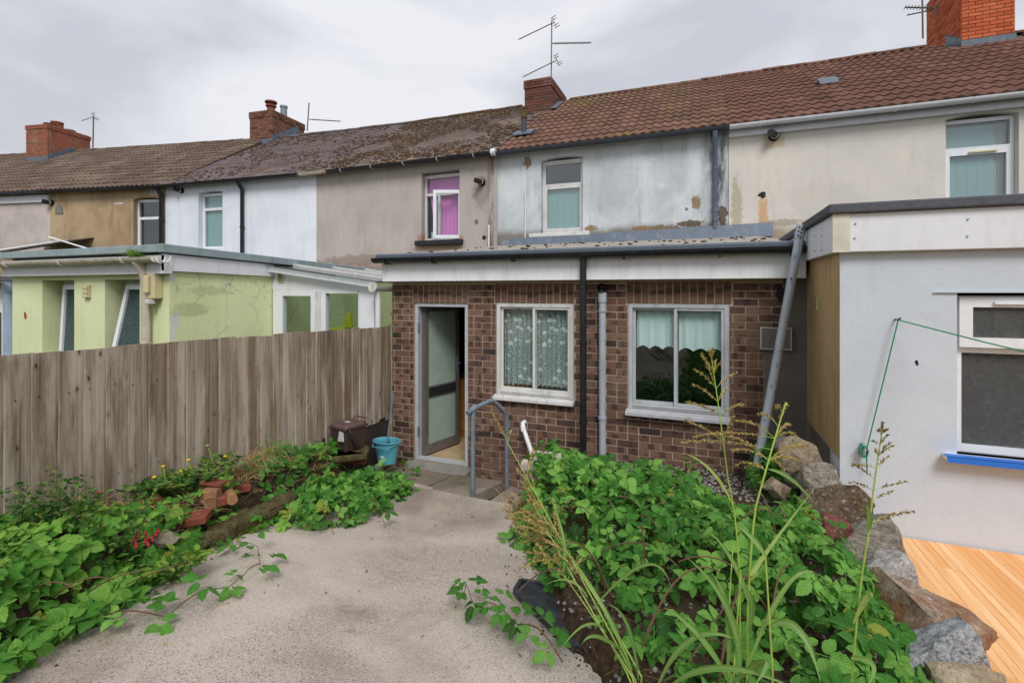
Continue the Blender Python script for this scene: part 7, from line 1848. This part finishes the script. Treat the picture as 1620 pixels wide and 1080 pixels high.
for (a, b, c, w_, t_) in (((1200, 905, 1.72), (1150, 950, 1.75), (1290, 770, 1.8), 0.028, 0.7), ((1216, 742, 1.8), (1250, 745, 1.78), (1292, 800, 1.8), 0.022, 0.45), ((1186, 960, 1.68), (1168, 880, 1.66), (1120, 838, 1.7), 0.026, 0.5), ((1184, 1000, 1.66), (1200, 930, 1.6), (1166, 925, 1.62), 0.03, 0.3), ((1170, 1070, 1.6), (1175, 950, 1.6), (1085, 880, 1.65), 0.034, 0.45), ((1180, 1060, 1.62), (1245, 880, 1.6), (1290, 905, 1.62), 0.024, 0.55)):
    add_blade(gB_, pd(*a), pd(*b), pd(*c), w_ * 0.68, t_)
# C: right-hand one against the white wall
gC_ = thing('tall_grass', base_on(1342, 1.6), 'single tall grass with dark sparse seed head before the white wall', 'grass', GG)
f0 = base_on(1342, 1.6); P = bez(f0, pd(1352, 960, 1.62), pd(1374, 845, 1.66), 8) + bez(pd(1374, 845, 1.66), pd(1382, 760, 1.68), pd(1398, 668, 1.7), 10)[1:]
stalk(gC_, P, 0.0036); br = []
M_['seed_dark'] = m_leaf('brown seed head', '#5e4a2a', '#8a6a3a', '#b3935c', 0.8, 0.2, 0.0)
for (y0, tx, ty) in ((835, 1415, 812), (820, 1446, 808), (800, 1412, 777), (780, 1435, 762), (770, 1345, 762), (760, 1350, 735), (745, 1405, 722), (740, 1346, 735), (730, 1412, 705), (720, 1385, 712), (715, 1408, 700), (705, 1380, 698), (700, 1405, 688), (695, 1388, 680), (690, 1396, 668), (835, 1352, 785), (685, 1404, 680)):
    s_ = min(P[9:], key=lambda q: abs((HY - q.z / depth(q) * FPX) - y0)); e = pd(tx, ty, 1.68 + rf.uniform(-0.05, 0.05)); br.append(bez(s_, s_.lerp(e, 0.6) + Vector((0, 0, 0.01)), e, 6))
seedhead(gC_, br, 3, 'seed_dark', 420, 0.011)
add_blade(gC_, pd(1372, 840, 1.66), pd(1378, 815, 1.65), pd(1370, 795, 1.64), 0.02, 0.3)
add_blade(gC_, pd(1350, 985, 1.62), pd(1378, 920, 1.6), pd(1380, 945, 1.58), 0.018, 0.7)
add_blade(gC_, pd(1346, 1040, 1.6), pd(1400, 1040, 1.56), pd(1372, 1085, 1.52), 0.022, 0.5)
# D: left-leaning clump
gD_ = thing('tall_grass', base_on(1010, 1.75), 'clump of yellowing grass leaning left over the path', 'grass', GG)
f0 = base_on(1012, 1.75)
stems = [((1005, 1075, 1.76), (930, 930, 1.95), (803, 700, 2.35)), ((990, 1060, 1.78), (915, 930, 1.95), (845, 800, 2.2)), ((1015, 1070, 1.74), (950, 950, 1.9), (880, 850, 2.1)), ((1000, 1070, 1.76), (930, 960, 1.9), (885, 900, 2.05))]
br = []
for i, (a, b, c) in enumerate(stems):
    P = px_bez(a, b, c, 14); P = [f0] + P; stalk(gD_, P, 0.0033, 'stem')
    ln = P[-5:]
    for k in range(9 if i < 3 else 4):
        s_ = P[-1 - rf.randrange(6)]; dv = (P[-1] - P[-4]).normalized(); e = s_ + dv * rf.uniform(0.05, 0.14) + Vector((rf.gauss(0, 0.05), rf.gauss(0, 0.05), rf.gauss(0.0, 0.04))); br.append(bez(s_, s_.lerp(e, 0.5) + Vector((0, 0, 0.015)), e, 5))
for (a, b, c) in (((850, 850, 2.25), (825, 842, 2.25), (800, 800, 2.3)), ((870, 870, 2.2), (840, 850, 2.2), (815, 838, 2.2)), ((870, 850, 2.2), (850, 820, 2.2), (835, 790, 2.25)), ((890, 890, 2.1), (860, 880, 2.1), (845, 870, 2.1))):
    br.append(px_bez(a, b, c, 6))
    for k in range(6):
        P = px_bez(a, b, c, 6); s_ = P[rf.randrange(1, 5)]; e = s_ + Vector((rf.gauss(-0.04, 0.04), rf.gauss(0, 0.04), rf.gauss(0.02, 0.03))); br.append([s_, s_.lerp(e, 0.5) + Vector((0, 0, 0.01)), e])
seedhead(gD_, br, 4, dens=620)
for (a, b, c, w_, t_) in (((940, 960, 1.9), (1040, 840, 1.8), (1062, 930, 1.75), 0.02, 0.35), ((985, 1030, 1.8), (935, 985, 1.7), (920, 1020, 1.7), 0.024, 0.3), ((1000, 1060, 1.76), (960, 950, 1.7), (895, 870, 2.0), 0.026, 0.55), ((1010, 1075, 1.74), (1000, 960, 1.7), (960, 955, 1.7), 0.022, 0.25), ((1040, 1085, 1.7), (1090, 960, 1.62), (1180, 1020, 1.6), 0.03, 0.45), ((1060, 1085, 1.66), (1130, 1020, 1.55), (1270, 1095, 1.45), 0.034, 0.5), ((930, 945, 1.92), (905, 900, 1.95), (862, 925, 2.0), 0.014, 0.6), ((890, 905, 2.0), (905, 860, 2.0), (868, 780, 2.15), 0.024, 0.4), ((960, 1000, 1.82), (930, 960, 1.75), (885, 1030, 1.7), 0.016, 0.4)):
    add_blade(gD_, pd(*a), pd(*b), pd(*c), w_ * 0.62, t_)
# E: bare stalk
gE_ = thing('tall_grass', base_on(1224, 1.55), 'straight bare green stalk without seed head in the right bed', 'grass', GG)
stalk(gE_, [base_on(1224, 1.55), pd(1222, 1060, 1.55), pd(1216, 960, 1.6), pd(1211, 880, 1.64)], 0.004)
add_blade(gE_, pd(1220, 990, 1.58), pd(1270, 960, 1.55), pd(1300, 1085, 1.45), 0.026, 0.45)
add_blade(gE_, pd(1211, 880, 1.64), pd(1195, 850, 1.66), pd(1165, 830, 1.7), 0.02, 0.5)
# F: thin extra culms
gF_ = thing('tall_grass', base_on(1150, 1.65), 'thin arching grass beside the thick stemmed one', 'grass', GG)
for k, (a, b, c) in enumerate((((1152, 1080, 1.62), (1150, 980, 1.65), (1160, 860, 1.75)), ((1160, 1080, 1.6), (1166, 980, 1.62), (1172, 900, 1.66)))): stalk(gF_, [base_on(1150, 1.65)] + px_bez(a, b, c, 8), 0.0032)
add_blade(gF_, pd(1152, 1075, 1.62), pd(1110, 990, 1.6), pd(1050, 960, 1.7), 0.02, 0.5); add_blade(gF_, pd(1158, 1080, 1.6), pd(1250, 1000, 1.5), pd(1190, 1090, 1.45), 0.026, 0.4)
add_blade(gF_, pd(1150, 1060, 1.63), pd(1165, 950, 1.6), pd(1125, 905, 1.65), 0.024, 0.35)
# dry tussock near the slab, grass on the gutter
def tussock(name, label, c, n, R, H, mat, seed, w=0.006, tm=(0.1, 0.9)):
    r = random.Random(seed); t = thing(name, c, label, 'grass'); V, F, U, T = [], [], [], []
    for _ in range(n):
        a = r.uniform(0, 6.28); b0 = Vector(c) + Vector((r.gauss(0, R * 0.25), r.gauss(0, R * 0.25), 0)); e = b0 + Vector((math.cos(a) * R * r.uniform(0.3, 1.1), math.sin(a) * R * r.uniform(0.3, 1.1), H * r.uniform(0.05, 0.8)))
        m = b0.lerp(e, 0.4) + Vector((0, 0, H * r.uniform(0.5, 1.1))); v, f, u = blade(b0, m, e, w, (0.1, -0.6, 0.8), 7); k = len(V); V += v; U += u; F += [tuple(i + k for i in q) for q in f]; T += [r.uniform(*tm)] * len(v)
    o = new_mesh_obj('blades', V, F, M_[mat], t, True, tint=T, uv=U); o['kind'] = 'stuff'; return t
c = onX(418, 752, -3.54); c.z = z_soil(c.x, c.y)
tussock('grass_tussock', 'dry straw coloured grass tussock left of the mossy slab', c, 90, 0.2, 0.2, 'dryblade', 91)
c2 = onX(440, 748, -3.5); c2.z = z_soil(c2.x, c2.y); tussock('grass_tussock', 'green grass tussock between brick pile and dry tussock', c2, 60, 0.2, 0.26, 'grassleaf', 92, 0.007, (0.0, 0.6))
c3 = onX(385, 770, -3.5); c3.z = z_soil(c3.x, c3.y); tussock('grass_tussock', 'thin reddish dry grass over the brick pile', c3, 60, 0.26, 0.2, 'dryblade', 93, 0.004)
c = onY(215, 408, GY - 0.15); c.z = 0.35; tussock('grass_tussock', 'bright green grass tuft growing in the cream gutter', c, 150, 0.13, 0.13, 'weedleaf', 94, 0.006, (0.1, 0.8))
c = onZ(822, 810, -1.93); tussock('grass_tussock', 'dry stalks hanging over the corner of the raised bed', c, 60, 0.22, 0.2, 'dryblade', 95, 0.004)
c = onZ(1207, 700, -1.6); c = Vector((-0.35, 4.3, z_soil(-0.35, 4.3))); tussock('grass_tussock', 'single green blades at the rear of the bramble bed', c, 12, 0.12, 0.3, 'grassleaf', 96, 0.014, (0.1, 0.5))
# hedge behind the camera, mirrored in the panes
hd = thing('hedge', (-1.3, -4.6, -1.0), 'tall green hedge at the end of the garden', 'hedge'); rh = random.Random(6); ith = []
for _ in range(2600):
    x, z = rh.uniform(-6, 3.6), rh.uniform(-1.1, 1.2); ith.append((leafmat(Vector((x, -4.2 + rh.gauss(0, 0.12), z)), (0, 1, 0.4), rh.uniform(0.09, 0.14), rh, 0.5), rh.randrange(len(LEAVES)), rh.random() * 0.6))
joined('leaves', LEAVES, ith, M_['bramble'], hd)
MB().box(-6, 3.6, -5.2, -4.35, -1.3, 1.15).build('core', M_['soil'], hd)
for x in (-5, -3, -1, 1, 3): MB().tube([(x, -4.6, -1.4), (x + 0.1, -4.6, 0.6)], 0.05, 8).build('trunk', M_['stem_brown'], hd)

for k, (px, py, st, sz) in enumerate(((285, 838, 8, 0.05), (350, 815, 7, 0.045), (390, 795, 8, 0.05), (410, 775, 7, 0.045), (325, 800, 8, 0.05), (230, 835, 9, 0.055))):
    p = onZ(px, py, -1.5); p.z = z_soil(p.x, p.y)
    weed('leafy_weed', ('small weed in front of the red brick', 'small weed below the pale orange block', 'weed sprig right of the clay pipe piece', 'weed sprig beside the green tussock', 'weed growing among the loose bricks', 'weed sprig between fuchsia and bricks')[k], p, 9, 0.13, 0.12, sz, M_['smallleaf'] if k % 2 else M_['weedleaf'], 200 + k, stems=st)
# dead grass and litter over the left bed, crumbs of soil and fallen leaves on the path
rl_ = random.Random(101); V, F, U, T = [], [], [], []
for _ in range(1500):
    y = rl_.uniform(1.9, 4.3); x = rl_.uniform(-3.66, xl(y) + 0.02); b0 = Vector((x, y, z_soil(x, y) + 0.004)); a = rl_.uniform(0, 6.28); L = rl_.uniform(0.06, 0.2)
    e = b0 + Vector((math.cos(a) * L, math.sin(a) * L, rl_.uniform(0.0, 0.06))); v, f, u = blade(b0, b0.lerp(e, 0.5) + Vector((0, 0, rl_.uniform(0.02, 0.09))), e, rl_.uniform(0.002, 0.005), (0.1, -0.5, 0.8), 5)
    k = len(V); V += v; U += u; F += [tuple(i + k for i in q) for q in f]; T += [rl_.random() * 0.85] * len(v)
dg = new_mesh_obj('dead_grass', V, F, M_['dryblade'], None, True, tint=T, uv=U); tag(dg, 'dead straw coloured grass matted over the left bed', 'grass', kind='stuff')
it = []
for _ in range(420):
    y = rl_.uniform(1.0, 4.5); e = abs(rl_.gauss(0, 0.10)); x = (xl(y) + e - 0.02) if rl_.random() < 0.5 else (xr(y) - e + 0.04); k = rl_.uniform(0.002, 0.006)
    it.append((Matrix.Translation((x, y, z_path(y) + 0.004)) @ Matrix.Rotation(rl_.uniform(0, 6), 4, 'Z') @ Matrix.Diagonal((k * 1.5, k, k * 0.6, 1)), rl_.randrange(4), rl_.random()))
tag(joined('soil_crumbs', BLOBS, it, M_['soil'], None), 'dark soil crumbs spilled along both path edges', 'soil', kind='stuff')
it = []
for _ in range(150):
    y = rl_.uniform(1.2, 4.4); f = rl_.random(); f = f * f * 0.5 if rl_.random() < 0.5 else 1 - f * f * 0.5; x = xl(y) + (xr(y) - xl(y)) * f; k = rl_.uniform(0.012, 0.03)
    it.append((leafmat(Vector((x, y, z_path(y) + 0.012)), (0, 0, 1), k, rl_, 0.25), rl_.randrange(3), rl_.random() * 0.8))
tag(joined('fallen_leaves', SINGLE, it, M_['dryblade'], None), 'small brown fallen leaves lying about the path', 'leaves', kind='stuff')
